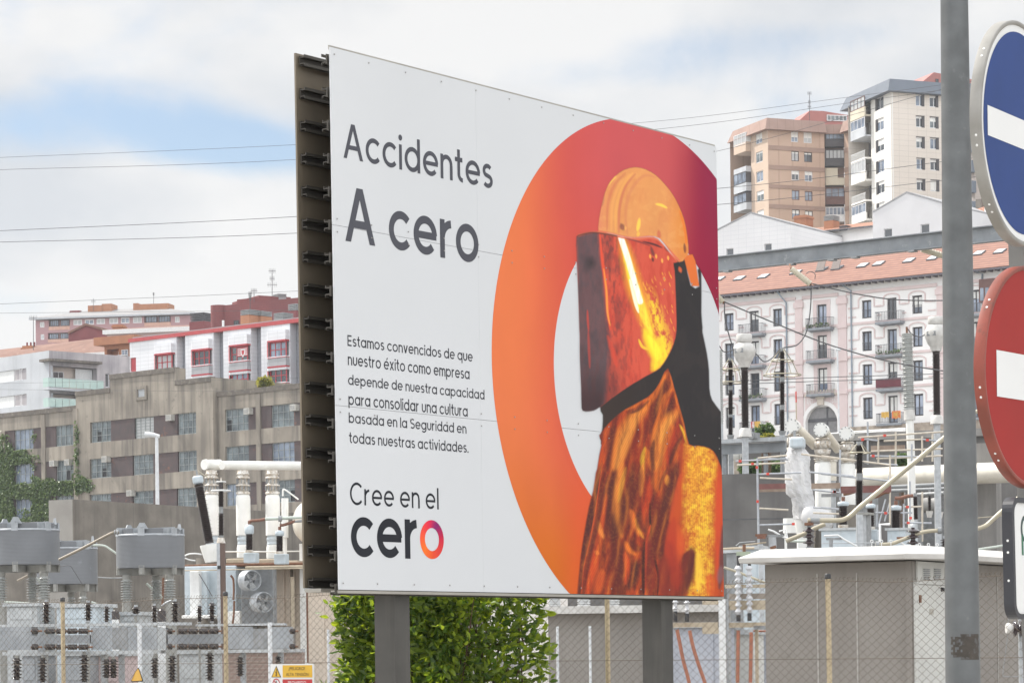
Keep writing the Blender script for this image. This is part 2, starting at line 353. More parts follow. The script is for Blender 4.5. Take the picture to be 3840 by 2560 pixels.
for i in range(NR):
    v = .014 + .977 * i / (NR - 1)
    rail(TL + SH + bU * .5 + bV * v + bu * .008 + bN * .004, 1, .497)
    rail(TL + bU * .5 + bV * (v + .008) - bu * .003 - bN * .014, -1, .502)
mb = MB(); mb.obox(BL + bU * .5 - bN * .03 + bv * .012, bU * .5, bv * .008, bN * .03); mb.obox(TL + bU * .5 - bN * .0125 , bU * .4995, bv * .012, bN * .0035)
mb.obox(BL + SH + bU * .5 + bN * .06 + bv * .014, bU * .5, bv * .01, bN * .06); mb.each('edge_strip', M_bedge, bb)
M_post = mat('grey painted steel post', (.075, .071, .064), (.055, .052, .047), rough=.5, scale=4, metal=.15, streak=(9, .5, .5, .75, .4), streak_c=(.14, .13, .115))
for x0, xm, x1 in ((866, 912, 936), (1480, 1525, 1541)):
    o = -.155
    u0 = None
    r = ray(D_((x0 + x1) / 2, 1450)); q0 = TL + bN * o; t = (q0 - CAM).dot(bN) / r.dot(bN); q = CAM + r * t
    hw = .068
    top = TL.z - .1
    cz = (top) / 2; k = Vector((q.x, q.y, cz)); zz = Vector((0, 0, top / 2))
    mb = MB(); mb.obox(k + bN * hw * .92, bu * hw, bN * .012, zz); mb.obox(k - bN * hw * .92, bu * hw, bN * .012, zz)
    mb.obox(k - bu * (hw * .86), bu * .01, bN * hw * .80, zz); mb.obox(k + bu * (hw * .86), bu * .01, bN * hw * .80, zz)
    p = mb.build('post', M_post, bb)
mb = MB()
for v in [.012, SEAMS[0] - .012, SEAMS[0] + .012, SEAMS[1] - .012, SEAMS[1] + .012, .988]:
    for i in range(13): mb.lathe([(.0001, .0036), (.004, .003), (.0045, .0)], B(min(max(.008, i / 12), .992), v, .0032), bN, n=7, caps=False)
mb.build('screws', mat('dull screw heads', (.34, .33, .32), rough=.4, metal=.5), bb)
def c255(*c): return np.array(lin(c))
RC = (.7771, .537); RO = (.4147, .5505); RI = (.2556, .3335)
A_, K_ = 400, 26
th = np.linspace(0, 2 * np.pi, A_, endpoint=False); kk = np.linspace(0, 1, K_)
TT, KK = np.meshgrid(th, kk, indexing='ij')
Uu = RC[0] + (RI[0] + (RO[0] - RI[0]) * KK) * np.cos(TT); Vv = RC[1] + (RI[1] + (RO[1] - RI[1]) * KK) * np.sin(TT)
def ringcol(u, v):
    s = lambda a, b, x: (lambda t: t * t * (3 - 2 * t))(np.clip((x - a) / (b - a), 0, 1))[..., None]
    left = c255(220, 116, 70); low = c255(200, 102, 28); top = c255(194, 82, 84); right = c255(142, 26, 56); deep = c255(140, 34, 66); mid = c255(206, 82, 66)
    c = left + (low - left) * s(.62, .97, v + .0 * u)
    c = c + (mid - c) * s(.40, .60, u) * (1 - s(.62, .95, v))
    c = c + (top - c) * (1 - s(.08, .42, v)) * s(.42, .72, u)
    c = c + (right - c) * s(.80, .95, u + .12 * (v - .3)) * (1 - .0 * s(.0, .1, v))
    c = c + (deep - c) * (s(.9, 1.0, u) * (1 - s(.1, .3, v)))
    c = c + (c255(214, 78, 48) - c) * s(.50, .60, u) * s(.62, .85, v) * .6
    return c
cl = ringcol(Uu, Vv)
Uc, Vc = np.clip(Uu, 0, 1), np.clip(Vv, 0, 1)
mb = MB(); idx = lambda i, j: (i % A_) * K_ + j
for i in range(A_):
    for j in range(K_): mb.v.append(tuple(B(Uc[i, j], Vc[i, j], .0006)))
for i in range(A_):
    for j in range(K_ - 1):
        q = [idx(i, j), idx(i, j + 1), idx(i + 1, j + 1), idx(i + 1, j)]
        P4 = np.array([mb.v[a] for a in q])
        uu = [Uc.flat[a] for a in q]; w2 = [Vc.flat[a] for a in q]
        if max(uu) - min(uu) < 1e-6 or max(w2) - min(w2) < 1e-6: continue
        if (min([Uu.flat[a] for a in q]) > 1 or min([Vv.flat[a] for a in q]) > 1 or max([Vv.flat[a] for a in q]) < 0): continue
        mb.f.append(tuple(q)); mb.sm.append(False)
def vcol_mat(name, rough=.34):
    m = bpy.data.materials.new(name); m.use_nodes = True; t = m.node_tree; b = t.nodes['Principled BSDF']
    a = t.nodes.new('ShaderNodeVertexColor'); a.layer_name = 'ink'; nz = t.nodes.new('ShaderNodeTexNoise'); nz.inputs['Scale'].default_value = 5; nz.inputs['Detail'].default_value = 5
    mr = t.nodes.new('ShaderNodeMapRange'); mr.inputs['To Min'].default_value = .88; mr.inputs['To Max'].default_value = 1.1; t.links.new(nz.outputs[0], mr.inputs['Value'])
    vmul = t.nodes.new('ShaderNodeVectorMath'); vmul.operation = 'SCALE'; t.links.new(a.outputs[0], vmul.inputs[0]); t.links.new(mr.outputs[0], vmul.inputs['Scale'])
    t.links.new(vmul.outputs[0], b.inputs['Base Color']); b.inputs['Roughness'].default_value = .5; b.inputs['Specular IOR Level'].default_value = .14
    return m
def ink(o, cols):
    a = o.data.color_attributes.new('ink', 'FLOAT_COLOR', 'POINT'); d = np.ones((len(cols), 4), np.float32); d[:, :3] = cols; a.data.foreach_set('color', d.ravel())
M_ink = vcol_mat('printed colour')
ro = mb.build('printed_ring', M_ink, bb); ink(ro, cl.reshape(-1, 3))
GU0, GU1, GV0, GV1 = .52, 1.0, .075, 1.0; NU, NV = 380, 700
uu = np.linspace(GU0, GU1, NU); vv = np.linspace(GV0, GV1, NV); UU, VV = np.meshgrid(uu, vv)
Pw = np.array(TL)[None, None] + UU[..., None] * np.array(bU) + VV[..., None] * np.array(bV)
rel = Pw - np.array(CAM); dep = rel @ np.array(FW); X = CX + FPX * (rel @ np.array(RT)) / dep; Y = CY - FPX * (rel @ np.array(UPV)) / dep
B1 = cv(2100, 600, 2.45); B2 = cv(2100, 1240, 3.0156); B3 = cv(2100, 1740, 3.0156)
def spl(pts, n=5, closed=True):
    p = np.array(pts, float); m = len(p); o = []
    for i in range(m if closed else m - 1):
        g_ = lambda k: p[k % m] if closed else p[min(max(k, 0), m - 1)]
        a, b, c, d = g_(i - 1), g_(i), g_(i + 1), g_(i + 2)
        for t in np.arange(n) / n: o.append(.5 * (2 * b + (c - a) * t + (2 * a - 5 * b + 4 * c - d) * t * t + (3 * b - a - 3 * c + d) * t ** 3))
    if not closed: o.append(p[-1])
    return np.array(o)
def segdist(P, closed):
    d = np.full(X.shape, 1e9); m = len(P); tt = np.zeros(X.shape)
    for i in range(m if closed else m - 1):
        a, b = P[i], P[(i + 1) % m]; e = b - a; l2 = max(e @ e, 1e-9)
        t = np.clip(((X - a[0]) * e[0] + (Y - a[1]) * e[1]) / l2, 0, 1); q = np.hypot(X - a[0] - t * e[0], Y - a[1] - t * e[1])
        k = q < d; d = np.where(k, q, d); tt = np.where(k, (i + t) / max(1, m - 1), tt)
    return d, tt
def pmask(pts, w=2.0, smooth=3):
    P = spl(pts, smooth) if smooth > 1 else np.array(pts, float); d, _ = segdist(P, True); ins = np.zeros(X.shape, bool); m = len(P)
    for i in range(m):
        a, b = P[i], P[(i + 1) % m]
        if a[1] == b[1]: continue
        c = ((a[1] > Y) != (b[1] > Y)) & (X < (b[0] - a[0]) * (Y - a[1]) / (b[1] - a[1]) + a[0]); ins ^= c
    s = np.where(ins, d, -d); return np.clip(s / w * .5 + .5, 0, 1)
def noise2(sx, sy, seed, oct=4):
    r = np.random.default_rng(seed); o = np.zeros(X.shape); amp = 1; tot = 0
    for k in range(oct):
        T = r.random((64, 64)); fx, fy = X / sx * 2 ** k, Y / sy * 2 ** k; ix, iy = np.floor(fx).astype(int), np.floor(fy).astype(int); tx, ty = fx - ix, fy - iy
        tx, ty = tx * tx * (3 - 2 * tx), ty * ty * (3 - 2 * ty); g_ = lambda a, b: T[(iy + b) % 64, (ix + a) % 64]
        o += amp * ((g_(0, 0) * (1 - tx) + g_(1, 0) * tx) * (1 - ty) + (g_(0, 1) * (1 - tx) + g_(1, 1) * tx) * ty); tot += amp; amp *= .55
    return o / tot
IMG = np.zeros((*X.shape, 3)); ALP = np.zeros(X.shape)
def over(m, c):
    global IMG
    c = c255(*c) if not isinstance(c, np.ndarray) else c
    IMG = IMG + (c - IMG) * m[..., None]
def pts_(cvt, *p): return [cvt(a, b) for a, b in p]
def stroke(cvt, p, r, c, a=1, f=None, clip=None, taper=True):
    """soft brush stroke; r in photo pixels"""
    P = spl(pts_(cvt, *p), 5, False); d, t = segdist(P, False); rr = r * (np.sin(np.pi * np.clip(t * .9 + .05, 0, 1)) ** .6 if taper else 1); f = f or r * 1.2
    m = np.clip((rr - d) / f + .5, 0, 1); m = m * m * (3 - 2 * m) * a * (np.clip(.9 + (nA - .45) * 1.2, .5, 1) if r > 7 else 1)
    if clip is not None: m = m * clip
    over(m, c)
nA = noise2(7, 46, 9); n1 = noise2(14, 60, 1); n2 = noise2(9, 26, 2); n3 = noise2(40, 90, 3); n4 = noise2(6, 6, 4); n5 = noise2(20, 20, 5)
bg = np.ones((*X.shape, 3)) * c255(222, 225, 229)
jk = pts_(B2, (440, 1180), (470, 1245), (440, 1400), (415, 1560)) + pts_(B3, (400, 100), (370, 300), (320, 500), (270, 780), (230, 1050), (188, 1490), (150, 1600), (1000, 1600), (1900, 1600), (1900, 1000), (1895, 300)) + pts_(B2, (1850, 1640), (1770, 1420), (1690, 1330), (1560, 1300), (1455, 1285), (1400, 1050), (1340, 830), (1285, 640), (1218, 430), (1150, 540), (1090, 650), (980, 760), (740, 890), (600, 1000))
mj = pmask(jk, 2.5, 2)
nk = pts_(B1, (1040, 940), (1110, 858), (1150, 930), (1200, 1150), (1276, 1160), (1262, 1010), (1298, 1030), (1299, 1400), (1310, 1540)) + pts_(B2, (1612, 20), (1660, 250), (1685, 450), (1690, 650), (1720, 780), (1812, 905), (1850, 1000), (1850, 1640), (1700, 1640), (1300, 1400), (900, 1100), (620, 1180), (460, 1280), (475, 1100), (480, 950), (450, 865), (600, 700), (900, 400), (1200, 100))
mn = pmask(nk, 2.5, 2)
over(mn, (46, 43, 44)); over(mn * np.clip((2480 - X) / 200, 0, 1), (58, 48, 44)); over(mn * np.clip((n3 - .55) * 2, 0, .3), (64, 56, 54))
fw_ = X + (Y - 1700) * .20 + 36 * (noise2(60, 130, 12, 2) - .5); f1 = .5 + .5 * np.sin(fw_ / 6.3); f2 = .5 + .5 * np.sin(fw_ / 15.5 + 4 * n3)
over(mj, (160, 56, 34)); over(mj * f1 ** 2 * np.clip(.2 + (n3 - .35) * 2, 0, .8), (206, 84, 38)); over(mj * (1 - f1) ** 3 * .6, (92, 40, 34)); over(mj * f2 ** 4 * .55, (80, 38, 36)); over(mj * np.clip((n1 - .5) * 2, 0, .25), (214, 100, 42))
C = mj
OR, BRT, YEL, DK, RD = (226, 116, 44), (234, 140, 58), (236, 178, 50), (74, 40, 38), (190, 62, 36)
over(mj * np.clip((nA - .52) * 3, 0, .12), (206, 96, 40)); over(mj * np.clip((.44 - nA) * 3, 0, .15), (84, 40, 36))
for p, r, c, a in (([(1215, 470), (1120, 640), (1010, 800), (880, 960)], 12, OR, .9), ([(960, 880), (830, 1000), (720, 1180), (660, 1400), (600, 1560)], 26, BRT, .85), ([(880, 940), (780, 1120), (720, 1300), (650, 1540)], 20, (238, 158, 72), .6),
                   ([(1190, 560), (1130, 750), (1070, 950), (1010, 1150)], 12, DK, .85), ([(1260, 560), (1200, 700), (1150, 820)], 14, DK, .6), ([(1270, 660), (1180, 760), (1130, 960), (1080, 1120), (1050, 1300)], 10, OR, .9),
                   ([(1300, 760), (1230, 900), (1170, 960)], 16, DK, .85), ([(1320, 920), (1210, 1030), (1140, 1180), (1110, 1400), (1090, 1560)], 26, BRT, .9), ([(1290, 960), (1190, 1080), (1130, 1260)], 12, (240, 160, 70), .8), ([(1350, 1000), (1300, 1200), (1220, 1400), (1180, 1560)], 12, RD, .8),
                   ([(1350, 1060), (1400, 1150), (1430, 1280)], 5, YEL, .9), ([(1240, 480), (1330, 830), (1400, 1060), (1440, 1260)], 5, OR, .8), ([(1370, 1200), (1300, 1330), (1240, 1500)], 8, DK, .8), ([(960, 1000), (940, 1150), (860, 1300), (850, 1560)], 16, (140, 48, 34), .9),
                   ([(960, 1320), (930, 1450), (940, 1568)], 8, YEL, .9), ([(980, 1340), (1010, 1450), (1030, 1568)], 10, OR, .8), ([(1060, 1240), (1040, 1400), (1060, 1568)], 9, DK, .8), ([(570, 1200), (530, 1350), (490, 1500)], 7, (215, 88, 40), .9), ([(490, 1280), (470, 1400), (450, 1540)], 6, (200, 80, 40), .6),
                   ([(620, 1080), (560, 1300), (540, 1560)], 14, DK, .7), ([(980, 740), (860, 840), (740, 890)], 6, OR, .8), ([(1000, 790), (900, 880), (800, 930)], 6, DK, .8)):
    stroke(B2, p, r, c, a, clip=C)
for p, r, c, a in (([(700, 0), (650, 250), (640, 450), (650, 650), (690, 810)], 17, BRT, .9), ([(740, 40), (690, 260), (660, 420)], 9, (240, 165, 60), .8), ([(830, 0), (790, 250), (740, 500), (700, 760)], 22, DK, .85), ([(940, 0), (920, 150), (910, 350)], 10, BRT, .9),
                   ([(590, 100), (560, 400), (590, 700), (640, 950), (670, 1250), (660, 1500)], 22, DK, .85), ([(600, 900), (620, 1200), (610, 1450)], 24, (110, 44, 38), .8), ([(900, 100), (880, 300), (850, 480)], 16, (110, 45, 38), .7), ([(1040, 0), (1040, 300), (1030, 480)], 9, DK, .8),
                   ([(1000, 150), (1000, 320), (960, 480), (980, 600)], 16, RD, .8), ([(1130, 30), (1110, 150), (1090, 300)], 12, OR, .8), ([(1210, 130), (1210, 230)], 9, (236, 150, 60), .9), ([(1200, 60), (1150, 180), (1120, 290)], 6, DK, .7), ([(1320, 0), (1290, 200), (1200, 450), (1180, 800), (1120, 1050)], 26, DK, .8),
                   ([(1080, 400), (1090, 700), (1090, 1000)], 28, (104, 42, 36), .9), ([(1015, 440), (1020, 680), (1050, 1000), (1110, 1250), (1100, 1480)], 5, (30, 26, 28), .95), ([(1020, 690), (980, 900), (965, 1200), (960, 1480)], 5, (220, 80, 44), .9), ([(1010, 800), (1020, 1100), (1010, 1450)], 17, (126, 48, 40), .95),
                   ([(950, 880), (940, 1200), (945, 1480)], 7, (38, 30, 32), .9), ([(800, 520), (840, 640), (890, 800)], 12, (232, 120, 50), .9), ([(850, 620), (890, 740), (940, 830)], 7, (240, 160, 60), .7), ([(740, 880), (780, 960), (850, 1020)], 10, (236, 124, 48), .9), ([(880, 560), (900, 680), (960, 760)], 12, DK, .7),
                   ([(800, 860), (850, 940), (930, 960)], 14, (96, 40, 36), .8), ([(860, 1100), (820, 1250), (780, 1400)], 24, (64, 38, 38), .95), ([(730, 1000), (760, 1150), (740, 1350)], 11, (214, 82, 40), .9), ([(510, 350), (450, 600), (400, 900)], 16, (206, 82, 42), .8), ([(430, 640), (450, 740), (490, 830)], 9, (238, 140, 64), .9),
                   ([(400, 960), (370, 1100), (330, 1250), (300, 1460)], 26, (206, 74, 38), .9), ([(420, 1180), (440, 1300), (400, 1440)], 24, (214, 92, 44), .7), ([(390, 985), (440, 1010)], 8, (236, 130, 60), .8), ([(450, 40), (380, 450), (290, 900), (215, 1480)], 15, (72, 42, 42), .98), ([(480, 0), (440, 250), (400, 520), (340, 850), (270, 1150), (240, 1480)], 2.2, (214, 84, 44), .8), ([(540, 120), (480, 380), (410, 700), (340, 1000), (270, 1450)], 9, (78, 42, 40), .8),
                   ([(830, 1440), (880, 1470)], 12, (210, 84, 44), .7)):
    stroke(B3, p, r, c, a, clip=C)
over(C * (1 - f1) ** 3 * .35, (84, 38, 36)); over(C * f1 ** 5 * .3 * np.clip((n3 - .4) * 4, 0, 1), (234, 140, 58)); over(C * np.clip((.42 - nA) * 2.5, 0, .2), (78, 38, 36)); over(C * np.clip((n4 - .58) * 2, 0, .06), (236, 150, 66))
sl_ = pmask(pts_(B2, (1380, 1290), (1450, 1285), (1560, 1300), (1690, 1330), (1770, 1420), (1850, 1640)) + pts_(B3, (1900, 300), (1900, 1600), (1440, 1600), (1480, 1300), (1530, 1100), (1510, 950), (1380, 1000), (1200, 1050), (1220, 750), (1290, 450), (1350, 150)), 6, 2) * C
over(sl_, (192, 76, 36)); over(sl_ * (1 - f1) ** 2 * .4, (130, 48, 36))
yel = sl_ * np.clip(1.15 - np.abs((X - (2100 + (1590 - (Y - 1700) * .10) / 3.0156)) / 66) ** 2.2, 0, 1) * np.clip(.72 + (n4 - .5) * 1.6 + (n5 - .5) * .9, 0, 1)
over(yel * .95, (240, 180, 58)); over(yel * np.clip((n5 - .52) * 4, 0, 1) * .8, (247, 214, 62))
rib = (.5 + .5 * np.sin((X + (Y - 1700) * .04) * 2 * np.pi / 7.2)); over(sl_ * rib * .30, (176, 82, 30)); over(C * (1 - sl_) * (.5 + .5 * np.sin((X * .9 + Y * .45) * 2 * np.pi / 7.5)) * .22, (90, 40, 34))
for p, r, c, a in (([(1800, 100), (1790, 500), (1800, 900), (1790, 1300)], 16, (206, 74, 42), .85), ([(1840, 700), (1830, 1000), (1820, 1200), (1800, 1400)], 10, (84, 60, 62), .85), ([(1480, 960), (1470, 1150), (1440, 1300), (1380, 1480)], 24, (84, 40, 38), .9), ([(1420, 760), (1420, 900), (1380, 1000)], 16, (190, 70, 40), .8), ([(1300, 800), (1280, 1000), (1300, 1200)], 24, (186, 64, 40), .7),
                   ([(1560, 1000), (1570, 1200), (1560, 1440)], 13, (246, 200, 66), .9), ([(1690, 1250), (1700, 1480)], 16, (214, 84, 42), .8), ([(1250, 1170), (1300, 1200)], 14, (120, 48, 40), .8), ([(1250, 1350), (1200, 1480)], 30, (130, 50, 40), .8), ([(1820, 1160), (1800, 1330)], 12, (128, 96, 98), .7), ([(1290, 620), (1250, 850), (1240, 1100)], 20, (176, 58, 38), .75), ([(1340, 700), (1360, 900), (1330, 1100)], 14, (206, 84, 42), .8), ([(1230, 900), (1290, 1150), (1330, 1400)], 26, (156, 52, 38), .8), ([(1180, 1050), (1170, 1250), (1180, 1480)], 22, (128, 48, 40), .8), ([(1440, 1000), (1400, 1200)], 10, (110, 46, 40), .7), ([(1360, 120), (1300, 400), (1240, 640)], 9, (196, 78, 40), .8)):
    stroke(B3, p, r, c, a, clip=C)
vp = pts_(B1, (148, 705), (150, 900), (163, 1200), (175, 1560)) + pts_(B2, (219, 60), (220, 300), (235, 650), (241, 875), (270, 908), (300, 914), (380, 903), (450, 862), (600, 745), (830, 590), (1040, 472), (1130, 415), (1220, 280), (1280, 150), (1312, 0)) + pts_(B1, (1065, 1400), (1058, 1200), (1050, 1020), (1040, 945), (1080, 935), (1000, 840), (900, 725), (820, 705), (700, 715), (600, 708), (450, 675), (350, 655), (280, 655), (205, 672))
mv = pmask(vp, 2.0, 2)
tv = np.clip((Y - 900) / 700, 0, 1)
over(mv, (206, 86, 66)); over(mv * np.clip((n1 - .42) * 2.6, 0, .7), (190, 66, 52)); over(mv * np.clip((n2 - .5) * 3.5, 0, .75) * np.clip((2420 - X) / 120, 0, 1), (124, 62, 58))
over(mv * np.clip((n3 - .5) * 3, 0, .5) * np.clip((2360 - X) / 60, 0, 1), (96, 60, 60))
low = np.clip((Y - 1230) / 260, 0, 1) * np.clip((2370 - X) / 130, 0, 1); over(mv * low * .93, (82, 50, 50))
lb = pmask(pts_(B1, (140, 690), (360, 640), (362, 760), (400, 1050), (425, 1350), (450, 1600)) + pts_(B2, (560, 300), (480, 900), (200, 930), (190, 300)), 12, 1) * mv
over(lb * .92, (88, 76, 80)); over(lb * np.clip((n3 - .4) * 2, 0, .6), (66, 58, 62)); over(lb * np.clip(1 - np.hypot((X - 2217) / 26, (Y - 985) / 30), 0, 1) * .8, (50, 46, 48)); over(lb * np.clip((n1 - .5) * 3, 0, .4) * tv, (110, 62, 58)); over(lb * np.clip((Y - 1350) / 150, 0, 1) * .8, (62, 44, 46))
stroke(B1, [(365, 680), (385, 900), (420, 1150), (440, 1400), (460, 1560)], 6, (226, 82, 56), .95, clip=mv); stroke(B1, [(400, 1000), (425, 1200), (435, 1400), (460, 1520)], 4, (240, 150, 70), .9, clip=mv)
stroke(B1, [(250, 1380), (255, 1480), (262, 1568)], 4, (190, 70, 58), .8, clip=mv); stroke(B2, [(318, 0), (325, 200), (336, 420)], 4.5, (176, 70, 60), .7, clip=mv)
stroke(B2, [(540, 60), (600, 250), (640, 400)], 9, (214, 78, 58), .7, clip=mv)
sp = [(565, 715), (610, 880), (650, 1040), (690, 1180), (740, 1330), (790, 1480), (840, 1600)]
stroke(B1, sp, 30, (240, 170, 50), .75, 34, mv); stroke(B1, sp, 17, (252, 226, 70), .95, 12, mv); stroke(B1, [(560, 720), (620, 900), (665, 1060), (700, 1180), (735, 1300)], 10.5, (255, 252, 236), 1, 6, mv, taper=False)
stroke(B1, [(640, 1100), (690, 1300), (720, 1400)], 6, (255, 250, 220), .9, 5, mv)
fan = mv * np.clip(1 - np.abs((X - (2100 + (830 + (Y - 1100) * .62) / 2.45)) / (26 + np.clip(Y - 1080, 0, 300) * .14)), 0, 1) * np.clip((Y - 1060) / 90, 0, 1)
over(fan * np.clip(.1 + (n2 - .36) * 3.6 + (n4 - .5) * 1.5, 0, 1), (250, 214, 56))
stroke(B2, [(960, 0), (1040, 150), (1110, 300), (1060, 430)], 27, (250, 218, 50), .92, 26, mv); stroke(B2, [(1000, 60), (1090, 230), (1110, 330)], 14, (250, 232, 60), .9, 12, mv)
stroke(B2, [(890, 100), (930, 180), (1000, 210)], 5, (248, 200, 60), .9, clip=mv)
for k in range(60):
    x = RNG.uniform(720, 1040); y = RNG.uniform(1020, 1560); l = RNG.uniform(15, 55)
    stroke(B1, [(x, y), (x + l * .12, y + l * .5), (x + l * .35, y + l)], RNG.uniform(1.2, 2.6), (244, 180, 64), RNG.uniform(.25, .65), clip=mv)
for x, y in ((825, 885), (880, 885), (935, 925), (990, 900), (850, 915)): stroke(B1, [(x, y - 18), (x + 4, y + 18)], 4, (244, 170, 80) if x != 850 else (70, 48, 48), .9, clip=mv)
stroke(B1, [(835, 800), (850, 850), (860, 880)], 6, (96, 56, 56), .8, clip=mv)
edge = pts_(B1, (1050, 960), (1062, 1200), (1068, 1560)) + pts_(B2, (1308, 60), (1270, 180), (1215, 290), (1130, 420), (1040, 478), (830, 596), (600, 752))
P = spl(edge, 4, False); d, _ = segdist(P, False); over(np.clip(1 - d / 4, 0, 1) * mv * .7, (226, 84, 58))
hp = pts_(B1, (352, 668), (358, 540), (384, 400), (428, 255), (500, 155), (585, 92), (690, 66), (790, 88), (880, 140), (960, 220), (1030, 310), (1090, 420), (1140, 550), (1168, 700), (1180, 850), (1150, 900), (1092, 935), (1000, 832), (915, 722), (820, 702), (700, 714), (600, 706), (500, 684), (420, 668))
mh = pmask(hp, 2.2, 2)
over(mh, (220, 148, 88)); tx = np.clip((X - 2240) / 340, 0, 1)
over(mh * np.clip((X - 2500) / 60, 0, 1) * .9, (222, 138, 60)); over(mh * np.clip((2290 - X) / 50, 0, 1) * np.clip((Y - 640) / 200, 0, 1) * .8, (216, 126, 96)); over(mh * np.clip((n5 - .5) * 2, 0, .3), (228, 166, 100)); over(mh * np.clip((n3 - .5) * 2, 0, .3), (206, 122, 76))
for q, c, a in (([(430, 640), (440, 400), (500, 230), (600, 120)], (206, 118, 84), .7), ([(470, 650), (480, 420), (540, 240), (640, 130)], (230, 160, 92), .8), ([(540, 670), (545, 450), (590, 260), (690, 130)], (204, 116, 84), .75), ([(510, 660), (515, 440), (570, 250), (665, 120)], (232, 164, 90), .8), ([(620, 690), (600, 500), (640, 300), (760, 150), (880, 160)], (208, 124, 88), .5), ([(400, 300), (385, 420)], (160, 90, 80), .5)):
    stroke(B1, q, 6, c, a, clip=mh)
stroke(B1, [(432, 240), (470, 185), (510, 150)], 5, (246, 208, 96), .95, clip=mh); stroke(B1, [(880, 405), (930, 415), (980, 440)], 5, (248, 206, 84), .95, clip=mh); stroke(B1, [(728, 540), (720, 600), (710, 650)], 6.5, (248, 204, 84), .9, clip=mh); stroke(B1, [(720, 660), (715, 700)], 6, (246, 190, 80), .7, clip=mh)
stroke(B1, [(560, 590), (580, 640)], 9, (128, 70, 66), .85, clip=mh); stroke(B1, [(600, 610), (604, 640)], 4, (236, 170, 96), .8, clip=mh); stroke(B1, [(905, 650), (910, 720)], 8, (206, 108, 78), .85, clip=mh); stroke(B1, [(1142, 770), (1148, 850)], 5, (110, 56, 52), .8, clip=mh); stroke(B1, [(1100, 470), (1150, 640), (1160, 780)], 6, (228, 120, 44), .8, clip=mh)
rim = mh + mv
stroke(B1, [(170, 690), (280, 655), (400, 668), (500, 690), (600, 712), (700, 722), (820, 708), (910, 735), (1000, 830), (1090, 930)], 6, (216, 112, 82), .95, 3, np.clip(rim, 0, 1), taper=False)
stroke(B1, [(150, 700), (280, 668), (400, 678), (520, 700)], 3, (60, 46, 48), .8, 3, mv, taper=False); stroke(B1, [(600, 720), (720, 750), (830, 790)], 3, (120, 62, 60), .8, clip=mv); stroke(B1, [(760, 750), (860, 775), (935, 805)], 4, (66, 46, 50), .9, clip=mv); stroke(B1, [(960, 800), (1000, 840)], 6, (110, 60, 58), .7, clip=mv)
tabm = pmask(pts_(B1, (1140, 905), (1180, 868), (1218, 866), (1245, 930), (1276, 1150), (1270, 1160), (1212, 1158), (1195, 1120)), 2, 1); over(tabm, (218, 112, 52)); stroke(B1, [(1095, 985), (1110, 1030)], 6, (206, 98, 58), .9)
ALP = np.clip(mn + mj + mv + mh + tabm, 0, 1)
e_o = ((UU - RC[0]) / RO[0]) ** 2 + ((VV - RC[1]) / RO[1]) ** 2; e_i = ((UU - RC[0]) / RI[0]) ** 2 + ((VV - RC[1]) / RI[1]) ** 2
bgc = np.where(((e_o < 1) & (e_i > 1))[..., None], ringcol(UU, VV), np.array([.588, .60, .617]))
wht = mv * 0
IMG = np.where(ALP[..., None] > 0, IMG, bgc); IMG = bgc + (IMG - bgc) * ALP[..., None]
keep = ALP > .02
mb = MB(); vid = -np.ones(X.shape, int); kq = keep[:-1, :-1] | keep[1:, :-1] | keep[:-1, 1:] | keep[1:, 1:]
use = np.zeros(X.shape, bool); use[:-1, :-1] |= kq; use[1:, :-1] |= kq; use[:-1, 1:] |= kq; use[1:, 1:] |= kq
vid[use] = np.arange(use.sum()); PO = Pw + np.array(bN) * .0012
mb.v = [tuple(p) for p in PO[use]]
jj, ii = np.nonzero(kq); mb.f = list(zip(vid[jj, ii].tolist(), vid[jj + 1, ii].tolist(), vid[jj + 1, ii + 1].tolist(), vid[jj, ii + 1].tolist())); mb.sm = [False] * len(mb.f)
po = mb.build('printed_worker', M_ink, bb); ink(po, IMG[use])
def arc(cx, cy, r, a0, a1, n=None, ry=None):
    n = n or max(6, int(abs(a1 - a0) / 9)); ry = ry or r
    return [(cx + r * math.cos(rad(a0 + (a1 - a0) * i / n)), cy + ry * math.sin(rad(a0 + (a1 - a0) * i / n))) for i in range(n + 1)]
